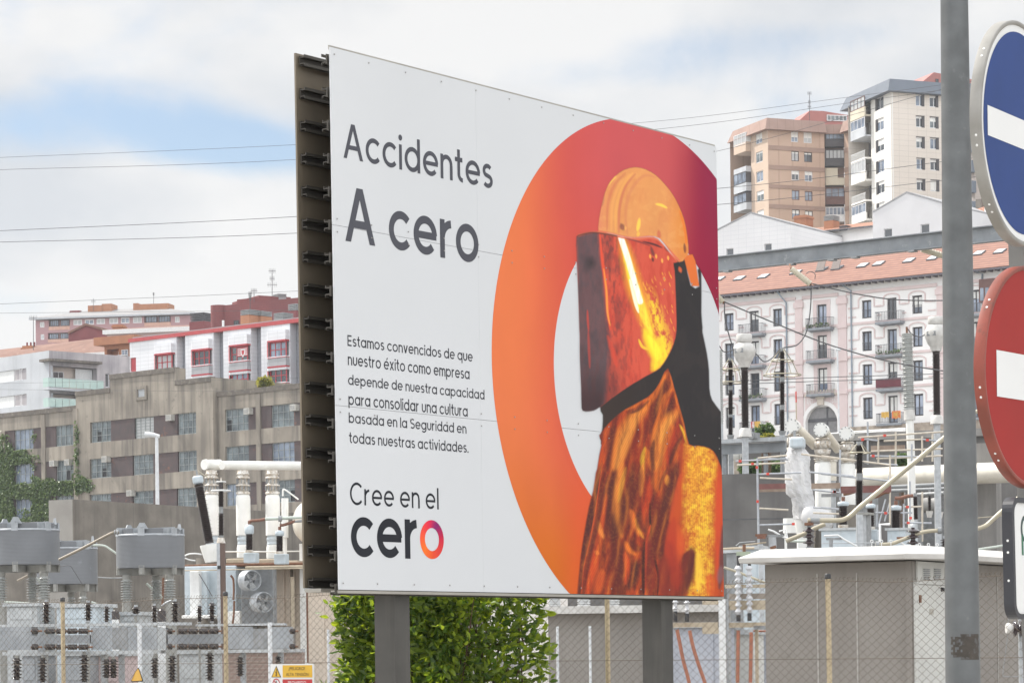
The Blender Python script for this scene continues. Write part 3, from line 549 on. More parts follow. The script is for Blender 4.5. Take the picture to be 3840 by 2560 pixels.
def glyph(ch, w):
    """strokes (point lists) and polygons in units of the x-height; returns strokes, polys, width"""
    h = w / 2; r = .5 - h; A = 1.36; S = []; P = []
    bowl = arc(.5, .5, r, 0, 360, 40)
    def bar(x0, y0, x1, y1): P.append([(x0, y0), (x1, y0), (x1, y1), (x0, y1)])
    if ch == 'o': S.append(bowl); W_ = 1
    elif ch == 'c': S.append(arc(.5, .5, r, 42, 318, 30)); W_ = .88
    elif ch in 'eé':
        S.append(arc(.5, .5, r, 2, 318, 34)); bar(h, .5 - h * .9, 1 - h * .3, .5 + h * .9); W_ = .98
        if ch == 'é': P.append([(.47, 1.13), (.62, 1.13), (.78, 1.38), (.58, 1.38)])
    elif ch in 'adbpqg':
        S.append(bowl); W_ = 1.02
        if ch == 'a': bar(1 - w, 0, 1, 1)
        if ch == 'd': bar(1 - w, 0, 1, A)
        if ch == 'b': bar(0, 0, w, A)
        if ch == 'p': bar(0, -.36, w, 1)
        if ch == 'q': bar(1 - w, -.36, 1, 1)
        if ch == 'g': bar(1 - w, .1, 1, 1); S.append([(1 - h, .14)] + arc(.5, .06, r, 0, -140, 18, r * .86))
    elif ch in 'nmr':
        bar(0, 0, w, 1)
        if ch == 'n': rr = .40 - h; S.append(arc(.40, 1 - h - rr, rr, 180, 0, 18)); bar(.80 - w, 0, .80, 1 - h - rr); W_ = .8
        if ch == 'm':
            rr = .35 - h
            for k in (0, 1): x = k * (.70 - w); S.append(arc(x + .35, 1 - h - rr, rr, 180, 0, 18)); bar(x + .70 - w, 0, x + .70, 1 - h - rr)
            W_ = 1.40 - w
        if ch == 'r': S.append(arc(.50, .5, .5 - h, 180, 92, 12)); W_ = .54
    elif ch == 'u': rr = .40 - h; S.append(arc(.40, h + rr, rr, 180, 360, 18)); bar(0, h + rr, w, 1); bar(.8 - w, h + rr, .8, 1); W_ = .8
    elif ch == 's':
        rr = .265 - h / 2 + .0; ry = (1 - w) / 4
        S.append(arc(.36, .5 + ry, .30 - h * .6, 35, 270, 20, ry)[:-3] + arc(.36, .5 - ry, .32 - h * .6, 90, -145, 22, ry)[3:]); W_ = .70
    elif ch in 'lI': bar(0, 0, w, A); W_ = w
    elif ch == 'i': bar(0, 0, w, 1); P.append(arc(h, 1.27, w * .66, 0, 350, 16)); W_ = w
    elif ch == 't': bar(.16, .3, .16 + w, 1.32); bar(0, 1 - w, .50, 1); S.append([(.16 + h, .31)] + arc(.16 + h + .24, .24 + h, .24, 180, 270, 10) + [(.52, h)]); W_ = .54
    elif ch in 'vx':
        k = w * 1.12
        if ch == 'v': P.append([(0, 1), (k, 1), (.41 + k / 2, 0), (.41 - k / 2, 0)]); P.append([(.82 - k, 1), (.82, 1), (.41 + k / 2, 0), (.41 - k / 2, 0)])
        else: P.append([(0, 1), (k, 1), (.80, 0), (.80 - k, 0)]); P.append([(.80 - k, 1), (.80, 1), (k, 0), (0, 0)])
        W_ = .82
    elif ch == 'A':
        k = w * 1.10; P.append([(0, 0), (k, 0), (.60 + k * .45, A), (.60 - k * .55, A)]); P.append([(1.2 - k, 0), (1.2, 0), (.60 + k * .55, A), (.60 - k * .45, A)]); bar(.29, .36, .91, .36 + w * .95); W_ = 1.2
    elif ch == 'C': S.append(arc(.66, A / 2, .66 - h, 42, 318, 34, A / 2 - h + .02)); W_ = 1.18
    elif ch == 'E': bar(0, 0, w, A); bar(w, 0, .74, w); bar(w, A - w, .74, A); bar(w, A / 2 - h, .68, A / 2 + h); W_ = .78
    elif ch == 'S':
        ry = (A - w) / 4; S.append(arc(.44, A / 2 + ry, .38 - h * .6, 35, 270, 20, ry)[:-3] + arc(.44, A / 2 - ry, .41 - h * .6, 90, -145, 22, ry)[3:]); W_ = .86
    elif ch == '.': P.append(arc(w * .62, w * .6, w * .66, 0, 350, 14)); W_ = w * 1.2
    else: W_ = .42
    return S, P, W_
def ribbon(p, w, closed):
    n = len(p); L_, R2 = [], []
    for i in range(n):
        a = p[i - 1] if i else (p[-2] if closed else p[0]); b = p[i + 1] if i < n - 1 else (p[1] if closed else p[-1])
        dx, dy = b[0] - a[0], b[1] - a[1]; l = math.hypot(dx, dy) or 1; nx, ny = -dy / l * w / 2, dx / l * w / 2
        L_.append((p[i][0] + nx, p[i][1] + ny)); R2.append((p[i][0] - nx, p[i][1] - ny))
    return L_, R2
def letter_line(name, txt, w, base, top, left, right, cap, m, gap=.17, colf=None, lift=.0008):
    """base/top: photo points on the baseline and at cap (or x) height; left/right: photo points at the line's ends"""
    vb, vt = b_uv(base)[1], b_uv(top)[1]; u0, u1 = b_uv(left)[0], b_uv(right)[0]
    tot = 0; lay = []
    for ch in txt:
        S, P, W_ = glyph(ch, w); lay.append((tot, S, P)); tot += W_ + (gap if ch != ' ' else 0)
    tot -= gap; sx = (u1 - u0) / tot; sy = (vb - vt) / cap; mb = MB(); cols = []
    def put(pts, k):
        s_ = len(mb.v)
        for x, y in pts: mb.v.append(tuple(B(u0 + x * sx, vb - y * sy, lift + k * .0003)))
        return s_
    for x0, S, P in lay:
        k = 0
        for s in S:
            cl_ = math.dist(s[0], s[-1]) < 1e-6; a, b = ribbon(s, w, cl_); n = len(s)
            i0 = put([(x + x0, y) for x, y in a + b], k); k += 1
            for i in range(n - 1): mb.f.append((i0 + i, i0 + n + i, i0 + n + i + 1, i0 + i + 1)); mb.sm.append(False)
        for p in P:
            i0 = put([(x + x0, y) for x, y in p], k); k += 1; mb.f.append(tuple(range(i0, i0 + len(p)))); mb.sm.append(False)
    o = mb.build(name, m, bb)
    if colf:
        q = np.array(mb.v); r = q - np.array(TL); ua = r @ np.array(bu); va = r @ np.array(bv); ink(o, colf(ua, va, (u0 * BW, u1 * BW, vt * BH, vb * BH)))
M_txt = mat('dark grey print', lin((80, 81, 88)), lin((75, 76, 83)), rough=.5, spec=.14, scale=2)
M_txt2 = mat('charcoal print', lin((58, 59, 64)), lin((53, 54, 60)), rough=.5, spec=.14, scale=2)
M_txt3 = mat('near black print', lin((42, 44, 50)), lin((37, 39, 45)), rough=.5, spec=.14, scale=2)
T1 = cv(1260, 420, 2.6141); T2 = cv(1080, 1200, 1.425)
letter_line('lettering', 'Accidentes', .182, T1(90, 452), T1(168, 126), T1(73, 452), T1(1534, 690), 1.36, M_txt)
letter_line('lettering', 'A cero', .205, T1(120, 1268), T1(240, 755), T1(91, 1262), T1(1396, 1300), 1.36, M_txt, gap=.15)
for txt, yb, yt, xr, yr in (('Estamos convencidos de que', 138, 80, 986, 205), ('nuestro éxito como empresa', 240, 194, 970, 300), ('depende de nuestra capacidad', 345, 290, 1050, 415), ('para consolidar una cultura', 452, 405, 960, 500), ('basada en la Seguridad en', 548, 492, 953, 600), ('todas nuestras actividades.', 655, 598, 964, 700)):
    cap = {'E': 1.36, 'n': 1.0, 'd': 1.36, 'p': 1.0, 'b': 1.36, 't': 1.32}[txt[0]]
    letter_line('lettering', txt, .178, T2(324, yb), T2(324, yt), T2(318 + (yb - 138) * .016, yb), T2(xr, yr), cap, M_txt2, gap=.15)
letter_line('lettering', 'Cree en el', .155, T2(370, 986), T2(370, 868), T2(331, 930), T2(805, 1000), 1.36, M_txt3, gap=.2)
letter_line('lettering', 'cer', .215, T2(400, 1265), T2(400, 1051), T2(336, 1160), T2(694, 1100), 1.0, M_txt3, gap=.13)
def ocol(u, v, b):
    a = np.arctan2(-(v - (b[2] + b[3]) / 2), u - (b[0] + b[1]) / 2); ks = np.array([-np.pi, -2.2, -1.2, 0, .9, 1.7, np.pi]); cs = np.array([c255(236, 92, 52), c255(240, 116, 40), c255(222, 78, 52), c255(196, 40, 66), c255(120, 40, 104), c255(222, 46, 74), c255(236, 92, 52)])
    return np.stack([np.interp(a, ks, cs[:, i]) for i in range(3)], -1)
letter_line('lettering', 'o', .205, T2(768, 1275), T2(768, 1067), T2(705, 1170), T2(832, 1170), 1.0, M_ink, colf=ocol)
M_pole = mat('galvanised lamp post', (.128, .135, .139), (.092, .097, .10), rough=.55, scale=9, metal=.25, streak=(14, 1.1, .55, .8, .55), streak_c=(.125, .11, .09), spots=(24, .62, .4, (.19, .195, .195)))
DPL = 10.6
pa, pb = pt(((3527 + 3630) / 2, 0), DPL), pt(((3546 + 3677) / 2, 2560), DPL)
ax = (pa - pb).normalized(); b0 = pb - ax * (pb.z / ax.z); hgtp = (pa - b0).length + 1.2
rb, ra = mpx(131 / 2, DPL), mpx(103 / 2, DPL); sl_r = (ra - rb) / (pa - pb).length; L0 = (pb - b0).length
lp = thing('lamp_post', b0, 'tall tapered galvanised lamp post standing in front of the traffic signs', 'lamp post')
MB().lathe([(rb - sl_r * L0, 0), (ra + sl_r * 1.2, hgtp)], b0, ax, n=40).build('pole', M_pole, lp)
mb = MB(); gn, gm = 16, 10; cpole = lambda y: pb + ax * ((2560 - y) / 2560 * (pa - pb).length)
fx = ax.cross(Vector((0, -1, 0))).normalized(); fy = fx.cross(ax).normalized(); fy = fy if fy.y < 0 else -fy
fx = fx if fx.x > 0 else -fx
for j in range(gm + 1):
    y = 2376 + (2472 - 2376) * j / gm; c = cpole(y); rr = rb + sl_r * ((2560 - y) / 2560 * (pa - pb).length) + .0007
    for i in range(gn + 1):
        xr = (-52 + 104 * i / gn) / 65.5 + .03; a = math.asin(max(-.99, min(.99, xr * (1 if 0 < i < gn else (1 + .03 * math.sin(j * 2.1)))))); mb.v.append(tuple(c + fx * (rr * math.sin(a)) + fy * (rr * math.cos(a))))
for j in range(gm):
    for i in range(gn):
        if RNG.random() < .97 - .5 * (i < 6) * RNG.random() and not (i < 5 and j in (0, 9)): k = j * (gn + 1) + i; mb.f.append((k, k + gn + 1, k + gn + 2, k + 1)); mb.sm.append(True)
M_res = mat('brown glue residue of a torn sticker', (.06, .05, .042), (.042, .036, .03), rough=.8, scale=30, spots=(40, .54, .7, (.10, .10, .10)))
tag(mb.build('sticker_residue', M_res, lp), 'torn brown sticker residue on the pole')
M_spost = mat('grey sign post', (.20, .195, .185), (.15, .145, .14), rough=.5, scale=5, metal=.3, streak=(12, .8, .5, .75, .5), streak_c=(.12, .11, .1))
q0, q1 = pt((3768 + 62, 900), 7.70), pt((3826 + 62, 2560), 7.70); axp = (q0 - q1).normalized(); g0 = q1 - axp * (q1.z / axp.z); top = q0 + axp * .42
sp_ = thing('sign_post', g0, 'leaning grey square post carrying the round traffic signs', 'sign post')
ux = Vector((math.sin(rad(33)), math.cos(rad(33)), 0)); uy = Vector((ux.y, -ux.x, 0))
MB().obox((g0 + top) / 2, ux * .04, uy * .022, (top - g0) / 2).build('post', M_spost, sp_)
mb = MB()
for z in (2.28, 2.42, 2.62, 2.75, 3.0): c = g0 + axp * z; mb.obox(c + uy * .012, ux * .046, uy * .028, axp * .012)
M_rim = mat('dirty pale sign rim', (.29, .28, .26), (.21, .20, .18), rough=.5, scale=8, spots=(14, .60, .85, (.20, .11, .05)))
M_rimr = mat('rusty red sign rim', (.26, .055, .035), (.17, .04, .025), rough=.5, scale=9, spots=(16, .58, .8, (.10, .045, .03)))
M_sw = mat('reflective white sign face', (.70, .70, .69), (.66, .66, .655), rough=.35, scale=3)
M_sb = mat('reflective blue sign face', (.014, .045, .19), (.012, .04, .165), spec=.25, rough=.5, scale=4)
M_sr = mat('reflective red sign face', (.31, .018, .014), (.27, .015, .012), spec=.25, rough=.5, scale=4, spots=(60, .66, .5, (.30, .03, .03)))
M_riv = mat('pale rivet', (.75, .75, .73), rough=.4)
def disc(mb, pl, u, z, r, o, n=72): mb.poly([pl.P(u + r * math.cos(2 * math.pi * k / n), z + r * math.sin(2 * math.pi * k / n), o) for k in range(n)])
def round_sign(pl, label, rimm, facem, build):
    R2 = .30; t = thing('traffic_sign', pl.P(0, pl.o.z), label, 'traffic sign'); zc = pl.o.z
    mb = MB(); mb.lathe([(R2, -.030), (R2, -.002), (R2 - .002, 0), (R2 - .011, 0), (R2 - .012, -.004)], pl.P(0, zc), pl.n, n=96, caps=False); mb.build('rim', rimm, t)
    mb = MB(); disc(mb, pl, 0, zc, R2 - .012, -.0038); mb.build('face', facem, t)
    mb = MB(); disc(mb, pl, 0, zc, R2 - .002, -.012); mb.build('back', M_galvd, t)
    mb = MB()
    for a in (141, 146, 189, 194, 226, 231): 
        a = rad(a); d = pl.d * math.cos(a) + Vector((0, 0, math.sin(a))); mb.lathe([(.0036, 0), (.003, .001), (.0001, .0015)], pl.P(0, zc) + d * R2 - pl.n * .014, d, n=8, caps=False)
    mb.build('rivets', M_riv, t)
    build(t, pl, zc); return t
def plane_at(Dx, Dy, dp, h): return Pl(D_(Dx, Dy), dp, h)
def blue_art(t, pl, zc):
    mb = MB(); disc(mb, pl, 0, zc, .270, -.0030); mb.build('blue_field', M_sb, t)
    a = pl.uz(D_(2270, 241)); b = pl.uz(D_(2273, 311)); hh = (a[1] - b[1]) / 2; zb = (a[1] + b[1]) / 2; u0 = a[0]
    mb = MB(); q = lambda u, z: pl.P(u, z, -.0022); 
    mb.poly([q(u0, zb - hh), q(.06, zb - hh), q(.06, zb - .135), q(.225, zb), q(.06, zb + .135), q(.06, zb + hh), q(u0, zb + hh)]); mb.build('arrow', M_sw, t)
round_sign(plane_at(2347, 307, 7.55, 31), 'round blue sign with white border and arrow at the top right edge', M_rim, M_sw, blue_art)
def red_art(t, pl, zc):
    a = pl.uz(D_(2291, 803)); b = pl.uz(D_(2294, 910)); u0 = a[0]; mb = MB()
    mb.poly([pl.P(u0, b[1], -.0028), pl.P(-u0, b[1], -.0028), pl.P(-u0, a[1], -.0028), pl.P(u0, a[1], -.0028)]); mb.build('white_bar', M_sw, t)
round_sign(plane_at(2371, 866, 7.60, 35), 'round red no-entry sign with a white bar and rusty rim, under the blue sign', M_rimr, M_sr, red_art)
pl = plane_at(2326, 1282, 7.44, 33); zt, zb = pl.uz(D_(2336, 1141))[1], pl.uz(D_(2345, 1421))[1]; Wd = .52
t = thing('information_sign', pl.P(Wd / 2, zb), 'white rectangular plate with rounded black rim and green lettering below the red sign', 'sign')
def rrect(u0, z0, u1, z1, r): return [(cx + r * math.cos(rad(a)), cz + r * math.sin(rad(a))) for cx, cz, a0 in ((u1 - r, z0 + r, 270), (u1 - r, z1 - r, 0), (u0 + r, z1 - r, 90), (u0 + r, z0 + r, 180)) for a in range(a0, a0 + 91, 15)]
lean = .030
pp = lambda u, z, o: pl.P(u + (zt - z) * lean, z, o)
O_ = rrect(0, zb, Wd, zt, .04); I_ = rrect(.014, zb + .014, Wd - .014, zt - .014, .03); n = len(O_)
mb = MB(); vs_ = [pp(*p, -.03) for p in O_] + [pp(*p, 0) for p in O_] + [pp(*p, 0) for p in I_] + [pp(*p, -.006) for p in I_]
mb.add(vs_, [(r * n + i, r * n + (i + 1) % n, (r + 1) * n + (i + 1) % n, (r + 1) * n + i) for r in range(3) for i in range(n)]); 
M_bk = mat('black sign rim', (.022, .023, .03), (.03, .03, .036), rough=.4, scale=9); mb.build('rim', M_bk, t)
MB().poly([pp(*p, -.0055) for p in I_]).build('face', M_sw, t); MB().poly([pp(*p, -.02) for p in O_]).build('back', M_galvd, t)
M_grn = mat('green lettering', (.012, .13, .06), rough=.4); M_dgr = mat('dark grey green lettering', (.03, .06, .055), rough=.4)
u0, zc_ = pl.uz(A9(281, 372)); hh = .030
mb = MB(); S = arc(u0 + .026, zc_, .0235, 50, 310, 24, hh); a, b = ribbon(S, .011, False); n2_ = len(S)
mb.add([pp(x - (zt - z) * lean, z, -.0048) for x, z in a + b], [(i, n2_ + i, n2_ + i + 1, i + 1) for i in range(n2_ - 1)]); mb.build('lettering', M_dgr, t)
u1_, z1_ = pl.uz(A9(285, 500)); mb = MB(); s_ = (zt - z1_) * lean
mb.poly([pp(u1_ - s_, z1_ - .027, -.0048), pp(u1_ + .012 - s_, z1_ - .027, -.0048), pp(u1_ + .012 - s_, z1_ + .027, -.0048), pp(u1_ - s_, z1_ + .027, -.0048)]); mb.build('lettering', M_grn, t)
mb = MB()
for y in (466, 557, 905 - 130): u, z = pl.uz(A9(212, y)); mb.lathe([(.0035, 0), (.0001, .001)], pp(-.0002, z, -.015), -pl.d, n=8, caps=False)
mb.build('rivets', M_riv, t)
M_link = mat('weathered fence wire', (.13, .10, .07), (.075, .058, .04), rough=.7, scale=30)
M_link2 = mat('bright fence wire', (.15, .15, .14), (.10, .10, .095), rough=.6, scale=30)
M_fpost = mat('cream painted fence post', (.56, .46, .30), (.46, .37, .24), rough=.6, scale=7, streak=(20, 1.5, .5, .72, .6), streak_c=(.18, .12, .07))
M_wpost = mat('white painted fence post', (.66, .68, .70), (.56, .58, .60), rough=.5, scale=8, streak=(20, 1.5, .55, .75, .5), streak_c=(.30, .27, .22))
def link_fence(name, label, pl, u0, u1, z0, zt, w, ph, r, posts, wm, pm, pr, cap=True, mid=None, knob=True, sag=.012):
    base = pl.P((u0 + u1) / 2, 0); t = thing(name, base, label, 'fence'); V, F = [], []
    nr = int((zt - z0) / (ph / 2)); tri = [(math.cos(a), math.sin(a)) for a in (0, 2.094, 4.189)]
    def topz(u):
        if not posts: return zt
        k = sorted(abs(u - p[0]) for p in posts)[0]; return zt - sag * (1 + math.sin(u * 3.1)) * min(1, k * 2)
    for i in range(int((u1 - u0) / w) + 1):
        uc = u0 + i * w; jit = RNG.normal(0, .0015)
        off = topz(uc) - zt; pts = []
        for j in range(nr + 1):
            s = 1 if (j + i) % 2 else -1; z = zt - j * ph / 2 + off * (1 - j / nr); rag = 1 if 0 < j else 1
            pts.append((uc + s * w * .53 + jit, z, .0035 * s))
        b = len(V)
        for (u, z, o) in pts:
            c = pl.P(u, z, o)
            for cx, cz in tri: V.append((c.x + pl.n.x * r * cx, c.y + pl.n.y * r * cx, c.z + r * 1.2 * cz + 0))
        for j in range(nr):
            for k in range(3): q = b + j * 3; F.append((q + k, q + (k + 1) % 3, q + 3 + (k + 1) % 3, q + 3 + k))
        if knob:
            b = len(V); 
            for (u, z, o) in ((uc - w * .5, topz(uc - w / 2) + .0, 0), (uc - w * .5 + .012 * math.sin(i), topz(uc - w / 2) + .016, .004), (uc - w * .5 + .008, topz(uc - w / 2) + .022, -.004)):
                c = pl.P(u, z, o)
                for cx, cz in tri: V.append((c.x + pl.d.x * r * cx, c.y + pl.d.y * r * cx, c.z + r * 1.4 * cz))
            for j in range(2):
                for k in range(3): q = b + j * 3; F.append((q + k, q + (k + 1) % 3, q + 3 + (k + 1) % 3, q + 3 + k))
    mb = MB(); mb.v = V; mb.f = F; mb.sm = [False] * len(F); mb.build('wire_mesh', wm, t)
    for zz in ([None] + (mid or [])):
        mb = MB(); us = np.arange(u0 - w / 2, u1, .12); mb.tube([pl.P(u, (topz(u) - .004) if zz is None else zz, .006) for u in us], r * 1.35, n=5); mb.build('tension_wire', wm, t)
    for u, zp, lean_ in posts:
        mb = MB(); mb.tube([pl.P(u, 0, -.02), pl.P(u + lean_, zp, -.02)], pr, n=14); p = mb.build('fence_post', pm, t)
        if cap: mb = MB(); c = pl.P(u + lean_, zp - .03, -.02); mb.lathe([(pr * 1.16, 0), (pr * 1.16, .032), (pr * .8, .038)], c, n=14); mb.build('cap', M_black, p)
    return t
FP = Pl(D_(1900, 1475), 20.0, -51)
fu = lambda x, y=1400: FP.uz(D_(x, y))[0]
ztop = FP.uz(D_(1905, 1319))[1]
posts = [(FP.uz(D_(x, 1480))[0], FP.uz(D_(x - .5, yt))[1], ln) for x, yt, ln in ((141, 1373, 0), (515, 1360, 0), (955, 1345, 0), (1392, 1340, 0), (1903, 1319, -.012))]
posts.append((posts[-1][0] + 2.0, ztop, 0)); posts.insert(0, (posts[0][0] - 2.0, ztop, 0))
link_fence('chain_link_fence', 'rusty chain-link fence on cream posts running along the whole front of the substation', FP, posts[0][0] - .3, posts[-1][0], .06, FP.uz(D_(2000, 1327))[1] - .004, .0367, .0595, .0016, posts, M_link, M_fpost, .019, mid=[FP.uz(D_(1950, 1512))[1], .75, .1])
IF = Pl(D_(320, 1480), 34, -89)
pz = IF.uz((523, 2338))[1]; ip = [(IF.uz((x, 2400))[0], pz, 0) for x in (-10, 523, 1012)]
link_fence('inner_fence', 'bright chain-link fence on white posts behind the left cream posts', IF, IF.uz((-40, 2400))[0], IF.uz((1235, 2400))[0], .06, pz - .06, .036, .07, .0008, ip, M_link2, M_wpost, .026, cap=False, knob=False, mid=[1.5])
IF2 = Pl(D_(1350, 1470), 45, -80); pz2 = IF2.uz((2212, 2346))[1]
link_fence('inner_fence', 'fine chain-link fence on thin white posts seen right of the hedge', IF2, IF2.uz((1230, 2400))[0], IF2.uz((2470, 2400))[0], .06, pz2 - .03, .034, .066, .0013, [(IF2.uz((x, 2400))[0], pz2, 0) for x in (1170 + 60, 2090, 2212)], M_link2, M_wpost, .022, cap=False, knob=False)
def text(par, name, s, m, o, dx, dz, w, h):
    """flat lettering fitted to a w x h box; o = lower left corner, dx/dz = axes"""
    c = bpy.data.curves.new(name, 'FONT'); c.body = s; c.size = 1; ob = bpy.data.objects.new(name, c); COL.objects.link(ob)
    bpy.context.view_layer.update(); me = bpy.data.meshes.new_from_object(ob.evaluated_get(bpy.context.evaluated_depsgraph_get())); bpy.data.objects.remove(ob); bpy.data.curves.remove(c)
    co = np.zeros(len(me.vertices) * 3); me.vertices.foreach_get('co', co); co = co.reshape(-1, 3); mn_, mx_ = co.min(0), co.max(0); sx, sz = w / (mx_[0] - mn_[0]), h / (mx_[1] - mn_[1])
    mb = MB(); mb.v = [tuple(Vector(o) + dx * ((p[0] - mn_[0]) * sx) + dz * ((p[1] - mn_[1]) * sz)) for p in co]; mb.f = [tuple(p.vertices) for p in me.polygons]; mb.sm = [False] * len(mb.f)
    bpy.data.meshes.remove(me); return mb.build(name, m, par)
ZU = Vector((0, 0, 1))
M_yel = mat('yellow sign ink', (.66, .40, .035), (.60, .36, .03), rough=.4, scale=6); M_redp = mat('red sign ink', (.45, .03, .035), rough=.4); M_blk = mat('black sign ink', (.02, .02, .02), rough=.5)
def fr(x0, y0, x1, y1, o=.03): return FP.rect(A3, x0, y0, x1, y1, o)
R0 = fr(1395, 1135, 1935, 1385); R0 = (R0[0], R0[1] - .09, R0[2], R0[3])
t = thing('danger_sign', FP.P((R0[0] + R0[2]) / 2, R0[1], .03), 'white danger sign with yellow and red panels hung on the fence beside the hedge', 'warning sign')
MB().pbox(FP, *R0, .02, .03).build('plate', M_sw, t)
def panel(n_, r, m, o): MB().poly([FP.P(r[0], r[1], o), FP.P(r[2], r[1], o), FP.P(r[2], r[3], o), FP.P(r[0], r[3], o)]).build(n_, m, t)
ry, rr_ = fr(1546, 1150, 1920, 1305), fr(1546, 1328, 1920, 1490); panel('yellow_panel', ry, M_yel, .0312); panel('red_panel', rr_, M_redp, .0312)
for s, b, m in (('¡PELIGRO!', (1625, 1172, 1828, 1222), M_blk), ('ALTA TENSIÓN', (1590, 1236, 1872, 1286), M_blk), ('PROHIBIDO', (1616, 1350, 1842, 1396), M_sw)):
    r = fr(*b); text(t, 'lettering', s, m, FP.P(r[0], r[1], .0325), FP.d, ZU, r[2] - r[0], r[3] - r[1])
q = lambda x, y, o: FP.P(*FP.uz(A3(x, y), .03), o)
MB().poly([q(1403, 1303, .0312), q(1528, 1303, .0312), q(1466, 1155, .0312)][::1]).build('triangle', M_blk, t)
MB().poly([q(1415, 1296, .0324), q(1516, 1296, .0324), q(1466, 1175, .0324)]).build('triangle', M_yel, t)
MB().poly([q(x, y, .0336) for x, y in ((1470, 1200), (1456, 1248), (1466, 1246), (1462, 1272), (1452, 1268), (1468, 1290), (1480, 1266), (1471, 1270), (1479, 1236), (1467, 1240), (1477, 1204))]).build('lightning_bolt', M_blk, t)
cu, cz = FP.uz(A3(1466, 1382), .03); mb = MB(); S = arc(cu, cz, .038, 0, 360, 40); a, b = ribbon(S, .010, True); k = len(S)
mb.add([FP.P(u, z, .0312) for u, z in a + b], [(i, k + i, k + i + 1, i + 1) for i in range(k - 1)]); a, b = ribbon([(cu - .027, cz + .027), (cu + .027, cz - .027)], .009, False)
mb.add([FP.P(u, z, .0330) for u, z in a + b], [(0, 2, 3, 1)]); mb.build('prohibition_ring', M_redp, t)
mb = MB(); S = arc(cu, cz + .019, .006, 0, 340, 14); mb.poly([FP.P(u, z, .0320) for u, z in S]); mb.poly([FP.P(cu + a, cz + b, .0320) for a, b in ((-.009, .011), (.009, .011), (.012, -.008), (.005, -.008), (.005, -.028), (-.005, -.028), (-.005, -.008), (-.012, -.008))]); mb.build('walking_figure', M_blk, t)
M_oldy = mat('faded yellow sign with rust', (.55, .33, .06), (.48, .27, .05), rough=.6, scale=12, spots=(18, .57, .8, (.20, .10, .03)))
t = thing('warning_triangle', FP.hit(A1(1228, 1550), .02), 'bent rusty yellow warning triangle hanging on the fence at the lower left', 'warning sign')
q = lambda x, y, o: FP.P(*FP.uz(A1(x, y), .02), o)
tri = [(1172, 1550), (1182, 1556), (1274, 1554), (1281, 1544), (1248, 1462), (1236, 1438), (1228, 1428), (1222, 1440), (1206, 1462)]
mb = MB(); mb.prism([q(x, y, .024 + .006 * math.sin(x * .05)) for x, y in tri], FP.n * -.004); mb.build('plate', M_blk, t)
cxx = sum(p[0] for p in tri) / 9; cyy = sum(p[1] for p in tri) / 9 + 4
mb = MB(); mb.poly([q(cxx + (x - cxx) * .88, cyy + (y - cyy) * .88, .0262 + .006 * math.sin(x * .05)) for x, y in tri]); mb.build('yellow_face', M_oldy, t)
HP = Pl(FPX and D_(1000, 1480), 20.6, -51)
hu0, hu1 = HP.uz(D_(790, 1450), .5)[0], HP.uz(D_(1250, 1450), -.5)[0]; hzt = HP.uz(D_(900, 1343))[1]; HD = .55
hd = thing('hedge', HP.P((hu0 + hu1) / 2, 0), 'clipped green laurel hedge under the billboard between its two posts', 'hedge')
def leaf_mat(name, c, c2, tr):
    m = bpy.data.materials.new(name); m.use_nodes = True; t = m.node_tree; t.nodes.clear(); n = t.nodes.new
    o = n('ShaderNodeOutputMaterial'); g_ = n('ShaderNodeNewGeometry'); nz = n('ShaderNodeTexNoise'); nz.inputs['Scale'].default_value = 9; nz.inputs['Detail'].default_value = 3
    r = n('ShaderNodeValToRGB'); r.color_ramp.elements[0].color = rgba(c2); r.color_ramp.elements[1].color = rgba(c); r.color_ramp.elements[0].position = .3; r.color_ramp.elements[1].position = .7
    ad = n('ShaderNodeMath'); ad.operation = 'ADD'; sb = n('ShaderNodeMath'); sb.operation = 'MULTIPLY_ADD'; sb.inputs[1].default_value = .7; sb.inputs[2].default_value = -.35
    t.links.new(g_.outputs['Position'], nz.inputs[0]); t.links.new(g_.outputs['Random Per Island'], sb.inputs[0]); t.links.new(nz.outputs[0], ad.inputs[0]); t.links.new(sb.outputs[0], ad.inputs[1]); t.links.new(ad.outputs[0], r.inputs[0])
    p = n('ShaderNodeBsdfPrincipled'); p.inputs['Roughness'].default_value = .38; t.links.new(r.outputs[0], p.inputs['Base Color'])
    hs = n('ShaderNodeHueSaturation'); hs.inputs['Hue'].default_value = .47; hs.inputs['Saturation'].default_value = 1.15; hs.inputs['Value'].default_value = 2.4; t.links.new(r.outputs[0], hs.inputs['Color'])
    tl = n('ShaderNodeBsdfTranslucent'); t.links.new(hs.outputs[0], tl.inputs[0]); ms = n('ShaderNodeMixShader'); ms.inputs[0].default_value = tr
    t.links.new(p.outputs[0], ms.inputs[1]); t.links.new(tl.outputs[0], ms.inputs[2]); t.links.new(ms.outputs[0], o.inputs[0]); return m
M_leaf = leaf_mat('glossy hedge leaves', (.165, .235, .04), (.05, .10, .02), .45)
M_stem = mat('brown hedge stems', (.12, .07, .045), (.08, .05, .03), rough=.9, scale=12)
def leaf(mb, c, dirv, side, l, w):
    nrm = dirv.cross(side).normalized(); s2 = nrm.cross(dirv).normalized(); a = c; 
    mb.add([a, a + dirv * l * .35 + s2 * w * .5 + nrm * l * .05, a + dirv * l * .75 + s2 * w * .38 + nrm * l * .02, a + dirv * l - nrm * l * .10, a + dirv * l * .75 - s2 * w * .38 + nrm * l * .02, a + dirv * l * .35 - s2 * w * .5 + nrm * l * .05], [(0, 1, 2, 3), (0, 3, 4, 5)])
mb = MB()
rv = lambda: Vector(RNG.normal(size=3)).normalized()
